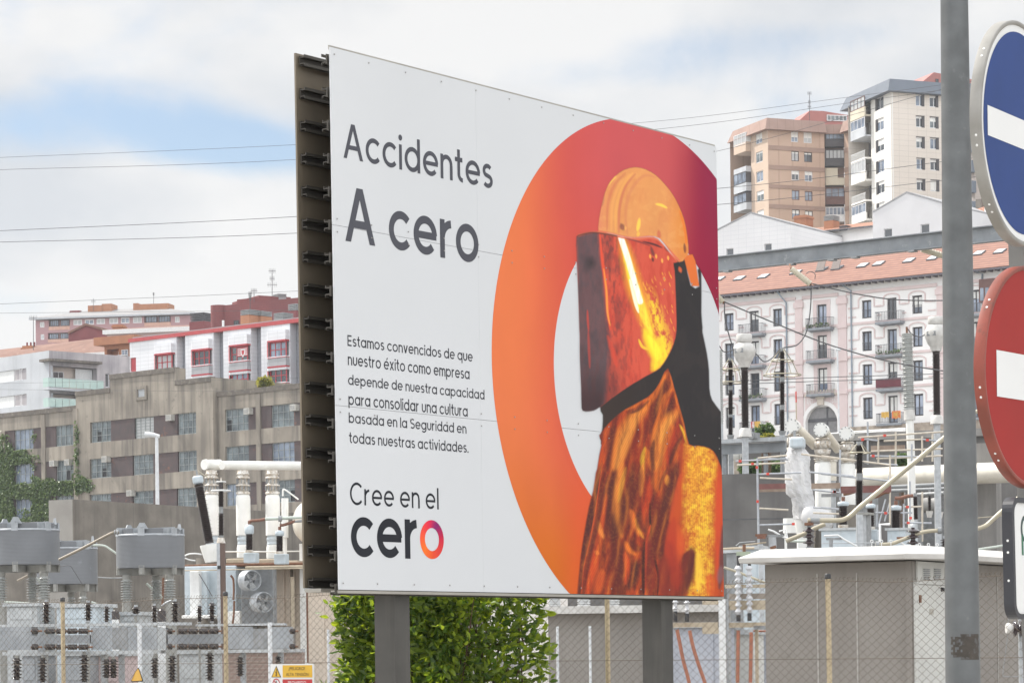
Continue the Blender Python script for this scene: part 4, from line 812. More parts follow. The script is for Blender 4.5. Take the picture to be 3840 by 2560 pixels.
for k in range(21000):
    u = RNG.uniform(hu0, hu1); z = RNG.uniform(.05, hzt); fs = RNG.random(); bulge = .05 * math.sin(u * 5.3 + z * 3) + .05 * math.sin(z * 7.1 - u * 2)
    if fs < .40: o = HD + bulge - abs(RNG.normal(0, .10))
    elif fs < .50: u = hu0 + abs(RNG.normal(0, .07)) - .05 * math.sin(z * 6); o = RNG.uniform(-HD, HD)
    elif fs < .58: u = hu1 - abs(RNG.normal(0, .07)) + .05 * math.sin(z * 5); o = RNG.uniform(-HD, HD)
    elif fs < .68: z = hzt - abs(RNG.normal(0, .07)) + .04 * math.sin(u * 6); o = RNG.uniform(-HD, HD)
    else: o = RNG.uniform(-HD, HD * .9)
    if RNG.random() < .35 and math.sin(u * 9.0 + 2 * math.sin(z * 4)) * math.sin(z * 8.3 + u) > .55: continue
    outw = HP.n * (1 if o > 0 else -1) * .6 + ZU * .25 + HP.d * (-.8 if u - hu0 < .1 else .8 if hu1 - u < .1 else 0); dv = (rv() + outw).normalized()
    leaf(mb, HP.P(u, z, o), dv, rv(), RNG.uniform(.05, .095), RNG.uniform(.026, .045))
for k in range(60):     # a few long shoots that escaped the shears
    left = k % 3 == 0; u = hu0 if left else (hu1 if k % 3 == 1 else RNG.uniform(hu0, hu1)); o = RNG.uniform(-HD, HD) if k % 3 < 2 else HD; z = RNG.uniform(1.2, hzt); d = ((HP.d * (-1 if left else 1) if k % 3 < 2 else HP.n) + ZU * .5 + rv() * .4).normalized(); c = HP.P(u, z, o)
    for j in range(6): leaf(mb, c + d * (.035 * j), (d + rv() * .8).normalized(), rv(), .06, .03)
mb.build('foliage', M_leaf, hd)
mb = MB()
for k in range(46):
    u = RNG.uniform(hu0 + .05, hu1 - .05); o = RNG.uniform(-HD * .6, HD * .7); p = HP.P(u, 0, o); path = [p]
    for j in range(6): p = p + ZU * (hzt / 6.4) + HP.d * RNG.normal(0, .05) + HP.n * RNG.normal(0, .04); path.append(p)
    mb.tube(path, .011, n=5, r2=.003)
    for j in range(2, 6):
        q = path[j]; d = (rv() + ZU * .6).normalized(); mb.tube([q, q + d * .12, q + d * .22 + ZU * .05], .005, n=4, r2=.002)
mb.build('stems', M_stem, hd)
def plain(par, name, m, pl, u0, z0, u1, z1, o0, o1): return MB().pbox(pl, u0, z0, u1, z1, o0, o1).build(name, m, par)
def solid(par, name, m, pl, u0, z0, u1, z1, Dp, holes=(), dep=.25, o=0):
    mb = MB(); mb.wall(pl, u0, z0, u1, z1, holes, dep, o); mb.shell(pl, u0, z0, u1, z1, Dp, o); return mb.build(name, m, par)
def U(pl, cvt, x, y): return pl.uz(cvt(x, y))[0]
def Zz(pl, cvt, x, y): return pl.uz(cvt(x, y))[1]
M_ind = mat('weathered tan concrete render', (.315, .28, .235), (.215, .19, .16), rough=.9, scale=.35, streak=(1.1, .07, .44, .72, .85), streak_c=(.075, .068, .064), bump=.25, bscale=6, spots=(1.5, .60, .55, (.11, .098, .088)))
M_brk = mat('dark red brick infill', (.085, .05, .052), (.05, .036, .042), rough=.85, scale=1.2, brick=(.24, .075, .012, (.09, .08, .078)), spots=(.9, .60, .65, (.24, .095, .05)), head=-43)
IP = Pl(Z1(1555, 1145), 245, -47)
ib = thing('factory_building', IP.P(0, 8), 'old tan concrete factory with stepped parapet, brick infill bands and ivy on its left end', 'building')
zb = 5.0
def ztop(x, y): return Zz(IP, Z1, x, y)
uL, uM0, uM1 = U(IP, Z1, -120, 1300), U(IP, Z1, 557, 1200), U(IP, Z1, 1553, 1200); uR = U(IP, Z1, 2900, 1100)
st1, st2 = U(IP, Z1, 808, 1080), U(IP, Z1, 1288, 960)
zl_, z1_, z2_, z3_, zr_ = ztop(280, 1244), ztop(690, 1103), ztop(1050, 965), ztop(1420, 1022), ztop(1880, 1085)
wr = lambda c, *b: IP.rect(c, *b)
rowsM = [(Z1, [(662, 1332, 812, 1485), (985, 1303, 1127, 1455), (1300, 1268, 1441, 1425)]), (Z2, [(613, 25, 757, 163), (903, 8, 1045, 146), (1212, -10, 1345, 122)]), (Z2, [(613, 272, 757, 405), (903, 258, 1045, 390), (1205, 235, 1345, 372)])]
briksM = [(Z1, [(815, 1315, 985, 1470), (1130, 1287, 1300, 1440)]), (Z2, [(757, 12, 903, 150), (1050, 0, 1212, 135)]), (Z2, [(757, 265, 903, 395), (1050, 250, 1205, 380)])]
zr_rows = []
M_holes, wins, bricks = [], [], []
for (c, ws), (c2, bs) in zip(rowsM, briksM):
    rs = [wr(c, *w) for w in ws]; zb_, zt_ = sum(r[1] for r in rs) / 3, sum(r[3] for r in rs) / 3; zr_rows.append((zb_, zt_))
    M_holes.append((rs[0][0], zb_, rs[-1][2], zt_))
    for r in rs: wins.append((r[0] + .1, zb_, r[2], zt_))
    for k in (0, 1): bricks.append((rs[k][2], zb_, rs[k + 1][0], zt_))
rr0 = wr(Z1, 1622, 1235, 1790, 1400); rr1 = wr(Z1, 1960, 1205, 2125, 1370); rb_, rt_ = (rr0[1] + rr1[1]) / 2, (rr0[3] + rr1[3]) / 2
step = (zr_rows[0][0] - zr_rows[2][0]) / 2
rowsR = [(rb_ - k * step, rt_ - k * step) for k in range(4)]
RW, RB, RH = [], [], []
offs = [(rr0[0], rr0[2]), (rr1[0], rr1[2])]; bay = rr1[0] - rr0[0]
bR = [(rr0[2], U(IP, Z1, 1856, 1300)), (U(IP, Z1, 1884, 1300), rr1[0]), (rr1[2], U(IP, Z1, 2198, 1300))]
for zb_, zt_ in rowsR:
    for k in range(3):
        du = k * bay * 2 + k * .6
        RW += [(a + du, zb_, b + du, zt_) for a, b in offs]; RB += [(a + du, zb_, b + du, zt_) for a, b in bR]
        RH += [(offs[0][0] + du, zb_, bR[0][1] + du, zt_), (bR[1][0] + du, zb_, bR[2][1] + du, zt_)]
RW, RB, RH = [[r for r in q if r[2] < uR - .2] for q in (RW, RB, RH)]
lr = wr(Z1, 375, 1357, 510, 1510); lr2 = wr(Z1, 72, 1390, 210, 1530)
rowsL = [(lr[1] - k * step, lr[3] - k * step) for k in range(4)]; LW, LB, LH = [], [], []
bL = [(U(IP, Z1, 2, 1450), lr2[0]), (lr2[2], U(IP, Z1, 275, 1440)), (U(IP, Z1, 300, 1440), lr[0])]
for zb_, zt_ in rowsL:
    LW += [(lr[0], zb_, lr[2], zt_), (lr2[0], zb_, lr2[2], zt_)]; LB += [(a, zb_, b, zt_) for a, b in bL]; LH += [(bL[0][0], zb_, bL[1][1], zt_), (bL[2][0], zb_, lr[2], zt_)]
mb = MB()
mb.wall(IP, uM0, zb, uM1, z1_, M_holes, .3); mb.shell(IP, uM0, zb, uM1, z1_, 14)
mb.wall(IP, st1, z1_, st2, z2_, (), .3); mb.shell(IP, st1, z1_ - .05, st2, z2_, 1.2); mb.wall(IP, st2, z1_, uM1, z3_, (), .3); mb.shell(IP, st2, z1_ - .05, uM1, z3_, 1.2)
mb.wall(IP, uM1, zb, uR, zr_, RH, .3, -.5); mb.shell(IP, uM1, zb, uR, zr_, 13, -.5)
mb.wall(IP, uL, zb, uM0, zl_, LH, .3, -.5); mb.shell(IP, uL, zb, uM0, zl_, 13, -.5)
mb.build('wall', M_ind, ib)
M_cop = mat('dark stained concrete coping', (.155, .135, .115), (.10, .09, .08), rough=.95, scale=1.5, spots=(3, .55, .6, (.22, .2, .18)))
mb = MB()
for a, b, z, o in ((uM0, st1, z1_, 0), (st1, st2, z2_, 0), (st2, uM1, z3_, 0), (uM1 + .02, uR, zr_, -.5), (uL, uM0 - .02, zl_, -.5)): mb.pbox(IP, a, z - .38, b, z + .06, o + .003, o + .09); mb.pbox(IP, a, z + .002, b, z + .06, o - .5, o + .003)
mb.each('coping', M_cop, ib)
mb = MB()
for u, o in ((U(IP, Z1, 1868, 1200), -.5), (U(IP, Z1, 287, 1300), -.5)): mb.pbox(IP, u - .28, zb, u + .28, zr_ - .5 if u > 0 else zl_ - .5, o - .1, o + .09)
mb.pbox(IP, uM0 - .35, zb, uM0 + .3, zl_ - .3, -.4, .07); mb.pbox(IP, uM1 - .1, zb, uM1 + .28, zr_ + .4, -.5, .05); mb.each('pilaster', M_ind, ib)
for r in bricks: plain(ib, 'brick_panel', M_brk, IP, *r, -.31, -.06)
for r in RB: plain(ib, 'brick_panel', M_brk, IP, *r, -.81, -.56)
for r in LB: plain(ib, 'brick_panel', M_brk, IP, *r, -.81, -.56)
for i, r in enumerate(wins): window(ib, IP, r, .22, F_steel, (G_pale if i == 1 else G_ind), 4, 3 if i != 1 else 7, .07)
for i, r in enumerate(RW): window(ib, IP, r, .22, F_steel, (G_ind, G_ind, G_blue)[i % 3], 4, 3, .07, o=-.5)
for i, r in enumerate(LW): window(ib, IP, r, .22, F_steel, (G_ind, G_blue)[i % 2], 4, 2, .07, o=-.5)
mb = MB(); 
for i, (r, o) in enumerate([(x, 0) for x in wins] + [(x, -.5) for x in RW + LW]):
    w_ = (r[2] - r[0]) / 4; k = (i * 7 + 1) % 4
    if i % 3 == 0: mb.pbox(IP, r[0] + w_ * k + .05, r[1] + .1, r[0] + w_ * (k + 1) - .05, r[3] - .9, o - .199, o - .19)
mb.each('open_sash', mat('black open window', (.015, .016, .02), rough=.8), ib)
r = IP.rect(Z1, 1003, 1073, 1085, 1175); mb = MB(); f = .28
for a, b, c, e in ((r[0], r[1], r[2], r[1] + f), (r[0], r[3] - f, r[2], r[3]), (r[0], r[1] + f, r[0] + f, r[3] - f), (r[2] - f, r[1] + f, r[2], r[3] - f)): mb.pbox(IP, a, b, c, e, .003, .14)
v = mb.build('vent', M_ind, ib); MB().pbox(IP, r[0] + f, r[1] + f, r[2] - f, r[3] - f, .003, .03).build('louvre', M_galv, v)
M_ac = mat('dirty white air conditioner', (.50, .49, .46), (.36, .35, .32), rough=.6, scale=4)
for c, x, y, o in ((Z1, 1805, 1255, -.5), (Z1, 1262, 1305, 0), (Z2, 735, 38, 0), (Z2, 450, 58, -.5), (Z2, 347, 66, -.5), (Z2, 905, 270, 0), (Z1, 2145, 1228, -.5)):
    u, z = IP.uz(c(x, y)); a = MB().pbox(IP, u - .36, z - .28, u + .36, z + .26, o - .1, o + .42).build('air_conditioner', M_ac, ib)
    mb = MB(); [mb.pbox(IP, u - .3 + .1 * k, z - .2, u - .27 + .1 * k, z + .18, o + .421, o + .43) for k in range(6)]; mb.build('grille', M_galvd, a)
M_ivy = leaf_mat('ivy leaves', (.12, .175, .07), (.06, .10, .04), .2)
mb = MB(); iu0, iu1 = U(IP, Z2, -30, 300), U(IP, Z2, 640, 250)
def ivyd(x, y):
    """how thick the ivy grows at a point of the facade, by height and distance from the corner"""
    d = 0
    for cx, cy_, rx, ry_, a in ((60, 40, 190, 90, 1.0), (10, -110, 60, 60, .4), (200, 240, 300, 55, 1.3), (420, 215, 200, 42, 1.0), (560, 190, 90, 40, .6), (120, 420, 150, 70, 1.1), (270, 420, 160, 60, 1.0), (220, -130, 60, 50, .5), (240, 330, 90, 90, .8), (50, 160, 90, 90, 1.0), (560, -40, 22, 260, .5), (520, 60, 30, 120, .4), (10, 330, 70, 120, 1.1), (150, 150, 60, 60, .5)):
        d += a * math.exp(-((x - cx) / rx) ** 2 - ((y - cy_) / ry_) ** 2)
    return d
cnt = 0
while cnt < 14000:
    x, y = RNG.uniform(-40, 680), RNG.uniform(-260, 620)
    den = ivyd(x, y) * (.85 + .35 * math.sin(x * .05 + y * .03) * math.sin(y * .061 - x * .02))
    u, z = IP.uz(Z2(x, y), -.5)
    inw = any(a < u < c and b < z < e for a, b, c, e in LW)
    if RNG.random() * .9 < den * (.2 if inw else 1) - .2:
        o = (-.45 if u < uM0 else .05) + RNG.uniform(0, .16); d = (rv() + IP.n * .25 - ZU * .9).normalized(); leaf(mb, IP.P(u, z, o), d, rv(), RNG.uniform(.16, .30), RNG.uniform(.15, .26)); cnt += 1
tag(mb.build('ivy', M_ivy), 'green ivy climbing over the left end of the concrete factory', 'climbing plant')
WP = Pl(Z2(503, 312), 105, 30); WL = Pl(Z2(503, 312), 105, -62)
zt_ = WP.o.z; cw = thing('concrete_wall', WP.P(0, 0), 'stained bare concrete enclosure wall behind the grey coil reactors', 'wall')
u2 = U(WP, Z2, 3300, 480); ul = U(WL, Z2, 332, 312); mb = MB(); mb.pbox(WP, 0, 0, u2, zt_, -.35, 0); mb.build('main_wall', M_conc, cw)
MB().pbox(WL, ul, 0, -.002, zt_, -.35, -.002).build('return_wall', mat('paler concrete', (.34, .325, .30), (.28, .265, .245), rough=.9, scale=1.2, bump=.2), cw)  # return wall coloured paler than the main wall
mb = MB(); [mb.pbox(WP, x, 1, x + .03, zt_ - .1, .001, .006) for x in np.arange(1.2, u2, 2.4)]; mb.each('joint', mat('dark wall joint', (.17, .16, .145), rough=1), cw)
LW2 = Pl(Z2(200, 480), 128, -75); r = LW2.rect(Z2, -260, 468, 520, 900); t = thing('retaining_wall', LW2.P((r[0] + r[2]) / 2, 0), 'low dark retaining wall under the ivy at the far left', 'wall'); MB().pbox(LW2, r[0], 0, r[2], r[3], -.4, 0).build('wall', M_conc, t)
dpt = 190; p0 = pt(Z2(1077, 345), dpt); pT = pt(Z1(1155, 1440), dpt); t = thing('street_lamp', (p0.x, p0.y, 4), 'slim white street lamp rising behind the concrete enclosure wall', 'street lamp')
M_lamp = mat('pale street lamp paint', (.62, .64, .66), rough=.4)
MB().tube([(p0.x, p0.y, 3.5), (p0.x, p0.y, pT.z)], .17, n=12, r2=.11).build('pole', M_lamp, t)
a = pt(Z1(1172, 1443), dpt); b = pt(Z1(1065, 1428), dpt); MB().tube([a, a * .5 + b * .5 + ZU * .05, b], .13, n=8, r2=.2).build('lamp_head', M_lamp, t)
GL = Pl(Z1(360, 850), 330, -43); GR = Pl(Z1(360, 850), 330, 48)
M_gry = mat('pale grey render', (.50, .52, .55), (.41, .43, .46), rough=.85, scale=.25, streak=(.9, .09, .5, .8, .5), streak_c=(.25, .25, .26))
M_gry2 = mat('stained lilac grey render', (.46, .43, .44), (.33, .31, .33), rough=.9, scale=.4, streak=(1.5, .09, .42, .72, .7), streak_c=(.2, .19, .2))
gb = thing('apartment_building', GL.P(0, 20), 'low grey rendered apartment block with frosted glass corner balconies behind the factory', 'building')
zt1 = Zz(GL, Z1, 180, 838); zt2 = Zz(GR, Z1, 660, 845); uLs = U(GL, Z1, -200, 900); uRs = U(GR, Z1, 1100, 950)
lw = [GL.rect(Z1, -60, 958, 194, 1040), GL.rect(Z1, -60, 1145, 196, 1228)]
bal_z = [(Zz(GR, Z1, 520, 1100), Zz(GR, Z1, 520, 930)), (Zz(GR, Z1, 460, 1250), Zz(GR, Z1, 460, 1135))]
stor = bal_z[0][0] - Zz(GR, Z1, 420, 1240)
rec = [(U(GR, Z1, 372, 1000), bal_z[0][0], U(GR, Z1, 712, 1000), bal_z[0][1]), (U(GR, Z1, 372, 1000), bal_z[0][0] - stor, U(GR, Z1, 712, 1000), bal_z[0][0] - .5)]
side = GR.rect(Z1, 775, 980, 803, 1080)
mb = MB(); mb.wall(GL, uLs, 10, 0, zt1, lw, .25); mb.shell(GL, uLs, 10, 0, zt1, .5); mb.build('wall', M_gry, gb)
mb = MB(); mb.wall(GR, .01, 10, uRs, zt1, rec + [side], 1.4); mb.shell(GR, .01, 10, uRs, zt1, 11); mb.build('wall', M_gry2, gb)
M_crm = mat('cream balcony wall', (.62, .53, .47), (.55, .47, .42), rough=.85, scale=1)
for r in rec: plain(gb, 'loggia_wall', M_crm, GR, r[0] + .02, r[1] + .02, r[2] - .02, r[3] - .02, -1.38, -1.30)
for r in rec:
    u = r[0]; w_ = r[2] - r[0]
    window(gb, GR, (u + w_ * .06, r[1] + .3, u + w_ * .40, r[3] - .55), -.02, F_white, G_dark, 3, 1, .08, o=-1.30, blind=.0)
    plain(gb, 'curtain_panel', M_wpaint, GR, u + w_ * .62, r[1] + .9, r[2] - .1, r[3] - .1, -.9, -.85)
for r in lw:
    w_ = r[2] - r[0]; window(gb, GL, (r[2] - w_ * .36, r[1], r[2] - w_ * .20, r[3]), .18, F_white, G_dark, 1, 1, .07); window(gb, GL, (r[2] - w_ * .17, r[1], r[2], r[3]), .18, F_white, G_dark, 1, 1, .07)
    plain(gb, 'shutter', M_wpaint, GL, r[0], r[1] + .02, r[2] - w_ * .38, r[3] - .02, -.24, -.12)
window(gb, GR, side, .2, F_white, G_dark, 1, 1, .07)
c0, c1 = U(GR, Z1, 345, 905), U(GR, Z1, 722, 930); zc = Zz(GR, Z1, 550, 905)
plain(gb, 'canopy', M_cop, GR, -.6, zc, c1, zc + .28, -1.2, .9)
G_rail = mat('frosted green balcony glass', (.45, .58, .54), (.36, .49, .46), rough=.25, scale=.8, spec=.6)
for k in (0, 1):
    z = bal_z[0][0] - k * stor; b_ = plain(gb, 'balcony', M_gry, GR, -.9, z - .25, c1, z, 0.002, 1.2)
    for i in range(8):
        a = -.88 + (c1 + .86) * i / 8; mb = MB(); mb.pbox(GR, a + .03, z + .1, a + (c1 + .86) / 8 - .03, z + 1.15, 1.14, 1.16); mb.build('glass_panel', G_rail, b_)
    mb = MB(); mb.pbox(GR, -.88, z + .1, -.86, z + 1.15, .05, 1.12); mb.build('glass_panel', G_rail, b_); mb = MB(); mb.pbox(GR, -.9, z + 1.15, c1, z + 1.2, 1.12, 1.18); mb.build('handrail', M_galv, b_)
M_tile = mat('old clay roof tiles', (.22, .125, .095), (.15, .085, .065), rough=.9, scale=.8, wave=(1.6, (.19, .10, .075), 'DIAGONAL', 1.0), spots=(1.2, .6, .5, (.42, .3, .24)))
M_orange = mat('orange rendered brick', (.42, .19, .10), (.35, .15, .08), rough=.85, scale=1, brick=(.5, .16, .014, (.30, .14, .08)))
M_pinkw = mat('pale pink render', (.58, .47, .46), (.52, .41, .41), rough=.85, scale=.4)
M_cream = mat('cream render', (.60, .55, .44), (.52, .47, .37), rough=.85, scale=.5)
M_dred = mat('dark red render', (.21, .055, .06), (.165, .042, .048), rough=.8, scale=.3)
M_rroof = mat('grey roof sheet', (.32, .32, .33), (.26, .26, .27), rough=.8, scale=.5)
HP1 = Pl(Z1(400, 820), 365, -70); t = thing('house', HP1.P(0, 30), 'long low house with old clay tile roof and an orange chimney at the far left', 'house')
ze = Zz(HP1, Z1, 400, 838); u0, u1 = U(HP1, Z1, -150, 850), U(HP1, Z1, 772, 820); zr = Zz(HP1, Z1, 400, 760)
solid(t, 'wall', M_cream, HP1, u0, 12, u1, ze, 9); mb = MB(); ov = .4
mb.poly([HP1.P(u0, ze - .1, ov), HP1.P(u1 + .4, ze - .1, ov), HP1.P(u1 - 3.5, zr + 1.0, -5), HP1.P(u0, zr + .2, -5)]); mb.poly([HP1.P(u0, zr + .2, -5), HP1.P(u1 - 3.5, zr + 1.0, -5), HP1.P(u1 + .4, ze - .1, -10), HP1.P(u0, ze - .1, -10)]); mb.poly([HP1.P(u1 + .4, ze - .1, ov), HP1.P(u1 + .4, ze - .1, -10), HP1.P(u1 - 3.5, zr + 1.0, -5)])
rf = mb.build('roof', M_tile, t); r = HP1.rect(Z1, 72, 758, 140, 812); k = MB().pbox(HP1, *r, -4.5, -3.2); k.pbox(HP1, r[0] - .15, r[3] - .5, r[2] + .15, r[3] - .3, -4.65, -3.05); k.build('chimney', M_orange, rf)
mb = MB(); [MB().lathe([(.12, 0), (.12, .5)], HP1.P(r[0] + .35 + .55 * i, r[3], -3.9), n=8).build('chimney_pot', M_dred, rf) for i in range(3)]
plain(t, 'gutter', M_wpaint, HP1, u0, ze - .45, u1 + .3, ze - .12, .42, .6)
for x in (600, 655): r = HP1.rect(Z1, x - 20, 826, x + 20, 850); window(t, HP1, (r[0], r[1] - .8, r[2], r[3]), -.03, F_white, G_pale, 2, 1, .06)
HP2 = Pl(Z1(860, 800), 350, -60); t = thing('house', HP2.P(0, 30), 'small orange-brown house with flat eave and covered balcony left of the red-trimmed apartments', 'house')
r = HP2.rect(Z1, 768, 768, 1005, 900); solid(t, 'wall', M_orange, HP2, r[0], 12, r[2], r[3], 8, [HP2.rect(Z1, 785, 800, 872, 862)], 1.2)
plain(t, 'eave', M_orange, HP2, r[0] - .9, r[3], r[2] + .4, r[3] + 1.0, -6, 1.0); q = HP2.rect(Z1, 897, 805, 945, 865); window(t, HP2, q, -.04, F_white, G_blue, 2, 1, .07); q = HP2.rect(Z1, 832, 815, 870, 860); window(t, HP2, q, -.02, F_white, G_dark, 2, 1, .08, o=-1.1)
q = HP2.rect(Z1, 785, 852, 945, 864); mb = MB(); [mb.pbox(HP2, q[0] + i * .35, q[1] - .3, q[0] + i * .35 + .04, q[3], .2, .24) for i in range(int((q[2] - q[0]) / .35))]; mb.pbox(HP2, q[0], q[3], q[2], q[3] + .08, .18, .26); mb.build('railing', M_wpaint, t)
HP3 = Pl(Z1(650, 700), 400, -80); t = thing('house', HP3.P(0, 36), 'house with windowless dark red gable below the far pink block', 'house')
pk = HP3.uz(Z1(635, 628)); a = HP3.uz(Z1(503, 692)); b = HP3.uz(Z1(795, 672)); prof = [(a[0], 14), (b[0], 14), b, pk, a]
mb = MB(); mb.prism([HP3.P(u, z, 0) for u, z in prof], HP3.n * -11); mb.build('wall', M_dred, t)
mb = MB()
for p, q in ((a, pk), (pk, b)): mb.prism([HP3.P(*p, .3), HP3.P(*q, .3), HP3.P(q[0], q[1] + .3, .3), HP3.P(p[0], p[1] + .3, .3)], HP3.n * -11.6)
mb.build('roof', M_tile, t)
r = HP3.rect(Z1, 775, 602, 848, 668); k = MB().pbox(HP3, r[0], r[1] - 2, r[2], r[3], -5, -3.2); k.pbox(HP3, r[0] - .15, r[3] - .4, r[2] + .15, r[3] - .2, -5.15, -3.05); k.build('chimney', M_orange, t)
HP4 = Pl(Z1(1000, 700), 390, -75); t = thing('house', HP4.P(0, 36), 'pale pink terraced house with white eaves and tile roof under the far pink block', 'house')
r = HP4.rect(Z1, 788, 680, 1395, 790); hs = [HP4.rect(Z1, 812, 725, 840, 755), HP4.rect(Z1, 880, 735, 895, 752)]
solid(t, 'wall', M_pinkw, HP4, r[0], 14, r[2], r[3], 9, hs, .2); [window(t, HP4, h, .15, F_white, G_dark, 1, 1, .08) for h in hs]
plain(t, 'eave', M_wpaint, HP4, r[0] - .4, r[3] - .05, r[2] + .4, r[3] + .55, -1, .7); mb = MB(); zz_ = Zz(HP4, Z1, 1200, 640)
mb.poly([HP4.P(r[0] - .4, r[3] + .56, .7), HP4.P(r[2] + .4, r[3] + .56, .7), HP4.P(r[2], zz_ + 1, -7), HP4.P(r[0] + 4, zz_ + 1, -7)]); mb.build('roof', M_tile, t)
q = HP4.rect(Z1, 1280, 622, 1400, 690); MB().prism([HP4.P(q[0], q[1], -2), HP4.P(q[2], q[1], -2), HP4.P(q[2], q[3], -2), HP4.P(q[0], q[1] + 1.2, -2)], HP4.n * -5).build('gable', M_dred, t)
HP5 = Pl(Z1(1450, 620), 372, -60); t = thing('chimney_stack', HP5.P(0, 30), 'square dark red chimney stack with black slatted cowl left of the red brick block', 'chimney'); r = HP5.rect(Z1, 1392, 598, 1500, 700)
MB().pbox(HP5, r[0], 20, r[2], r[3], -4, 0).build('stack', M_dred, t); q = HP5.rect(Z1, 1397, 562, 1495, 598); mb = MB(); [mb.pbox(HP5, q[0] - .02 * i, q[1] + .25 * i, q[2] + .02 * i, q[1] + .25 * i + .15, -3.9 - .02 * i, -.1 + .02 * i) for i in range(5)]; mb.pbox(HP5, q[0] + .3, q[1], q[2] - .3, q[3], -3.4, -.5); mb.build('cowl', mat('dark slatted cowl', (.10, .10, .115), rough=.6), t)
RP = Pl(Z1(1700, 800), 300, -49)
M_wpan = mat('white facade panels', (.70, .71, .74), (.66, .67, .70), rough=.4, scale=.6, brick=(1.3, .42, .018, (.50, .51, .54), 0), head=-41)
M_gpan = mat('grey facade panels', (.285, .29, .32), (.25, .26, .29), rough=.5, scale=.6, brick=(1.3, .42, .02, (.20, .20, .22), 0), head=-41)
M_redt = mat('bright red fascia', (.44, .06, .065), rough=.45)
ra = thing('apartment_building', RP.P(0, 20), 'white apartment block with red window frames, bay windows and grey strips behind the factory', 'building')
ztr = Zz(RP, Z1, 1700, 670); u0, u1 = U(RP, Z1, 1000, 850), U(RP, Z1, 3100, 850); z0 = 8
gw = [(1362, 833, 1407, 902), (1643, 802, 1687, 870), (1918, 770, 1966, 838)]; floors = Zz(RP, Z1, 1664, 836) - Zz(RP, Z1, 1664, 1022)
ghol = [tuple(v - (0, k * floors, 0, k * floors)[i] for i, v in enumerate(RP.rect(Z1, *g))) for g in gw for k in range(4)]
gx = RP.rect(Z1, 1003, 868, 1045, 970)
u_p = U(RP, Z1, 1918, 800) - U(RP, Z1, 1643, 800)
ghol += [(a + u_p * k, b, c + u_p * k, e) for a, b, c, e in ghol[-4:] for k in (1, 2)]
solid(ra, 'wall', M_gpan, RP, u0, z0, u1, ztr, 14, ghol, .22, -.02)
for h in ghol: window(ra, RP, h, .12, F_red, G_dark, 2, 1, .13)
bays = [(1000, 1345), (1408, 1618), (1687, 1893), (1966, 2180)]; BO = .9
bw = [(1168, 843, 1282, 945), (1440, 812, 1556, 925), (1716, 780, 1838, 898), (1999, 747, 2122, 865)]
br = [(U(RP, Z1, a, 900, ), U(RP, Z1, b, 900)) for a, b in bays]; wrs = [RP.rect(Z1, *b, BO) for b in bw]
for k in (1, 2): br.append((br[3][0] + u_p * k, br[3][1] + u_p * k)); wrs.append((wrs[3][0] + u_p * k, wrs[3][1], wrs[3][2] + u_p * k, wrs[3][3]))
zwb, zwt = sum(w[1] for w in wrs[1:4]) / 3, sum(w[3] for w in wrs[1:4]) / 3
for i, ((a, b), w) in enumerate(zip(br, wrs)):
    hol = [(w[0], zwb - k * floors, w[2], zwt - k * floors) for k in range(4)]
    if i == 0: hol.append((gx[0], gx[1], gx[2], gx[3])); plain(ra, 'red_door', F_red, RP, gx[0] + .02, gx[1], gx[2] - .02, gx[3], BO - .22, BO - .12)
    mb = MB(); mb.wall(RP, a, z0, b, ztr - .05, hol, .25, BO); mb.shell(RP, a, z0, b, ztr - .05, BO - .01, BO); mb.build('bay', M_wpan, ra)
    for k, h in enumerate(hol[:4]):
        mb = MB()
        zt2_, zb2_ = h[3], h[1]
        for zA, zB in ((h[3] + .02, h[3] + 1.15), (h[1] - 1.3, h[1] - .02)):
            P4 = [(h[0] - .75, BO), (h[0] - .1, BO + .55), (h[2] + .1, BO + .55), (h[2] + .12, BO)]
            mb.prism([RP.P(u, zA, o) for u, o in P4], Vector((0, 0, zB - zA)))
        mb.each('oriel', M_wpan, ra)
        w_ = window(ra, RP, h, -.25, F_red, (G_blue, G_dark, G_ind)[(i + k) % 3] if not (i == 0 and k == 0) else G_pale, 3, 2, .14, o=BO); mb = MB(); mb.pbox(RP, h[0] - .1, h[3] - .02, h[2] + .12, h[3] + .14, BO, BO + .62); mb.pbox(RP, h[0] - .1, h[1] - .04, h[2] + .12, h[1] + .02, BO, BO + .60)
        mb.poly([RP.P(h[0] - .72, h[1], BO + .03), RP.P(h[0] - .72, h[3], BO + .03), RP.P(h[0] - .02, h[3], BO + .55), RP.P(h[0] - .02, h[1], BO + .55)]); mb.build('frame', F_red, w_)
mb = MB(); mb.pbox(RP, u0 - .1, ztr - .05, u1, ztr + .34, -14, BO + .15); mb.build('fascia', M_redt, ra)
mb = MB(); mb.pbox(RP, u0 + .3, ztr + .342, u1, ztr + .5, -13.7, BO - .15); mb.build('roof', M_rroof, ra)
fr_ = RP.rect(Z1, 1733, 788, 1806, 852, BO + .6); t = thing('flag', RP.P((fr_[0] + fr_[2]) / 2, fr_[1], BO + .4), 'red and white striped flag with a crest hanging at a bay window', 'flag')
M_fw = mat('white flag cloth', (.75, .73, .73), rough=.8); M_fr = mat('red flag cloth', (.55, .06, .08), rough=.8); hgt_ = fr_[3] - fr_[1]
fo = lambda u: BO + .36 + .03 * math.sin((u - fr_[0]) * 6)
mb, mb2 = MB(), MB()
for i in range(9):
    for j in range(10):
        ua, ub = fr_[0] + (fr_[2] - fr_[0]) * j / 10, fr_[0] + (fr_[2] - fr_[0]) * (j + 1) / 10; za, zb2 = fr_[1] + hgt_ * i / 9, fr_[1] + hgt_ * (i + 1) / 9
        (mb if i % 2 == 0 else mb2).add([RP.P(ua, za, fo(ua)), RP.P(ub, za, fo(ub)), RP.P(ub, zb2, fo(ub)), RP.P(ua, zb2, fo(ua))], [(0, 1, 2, 3)])
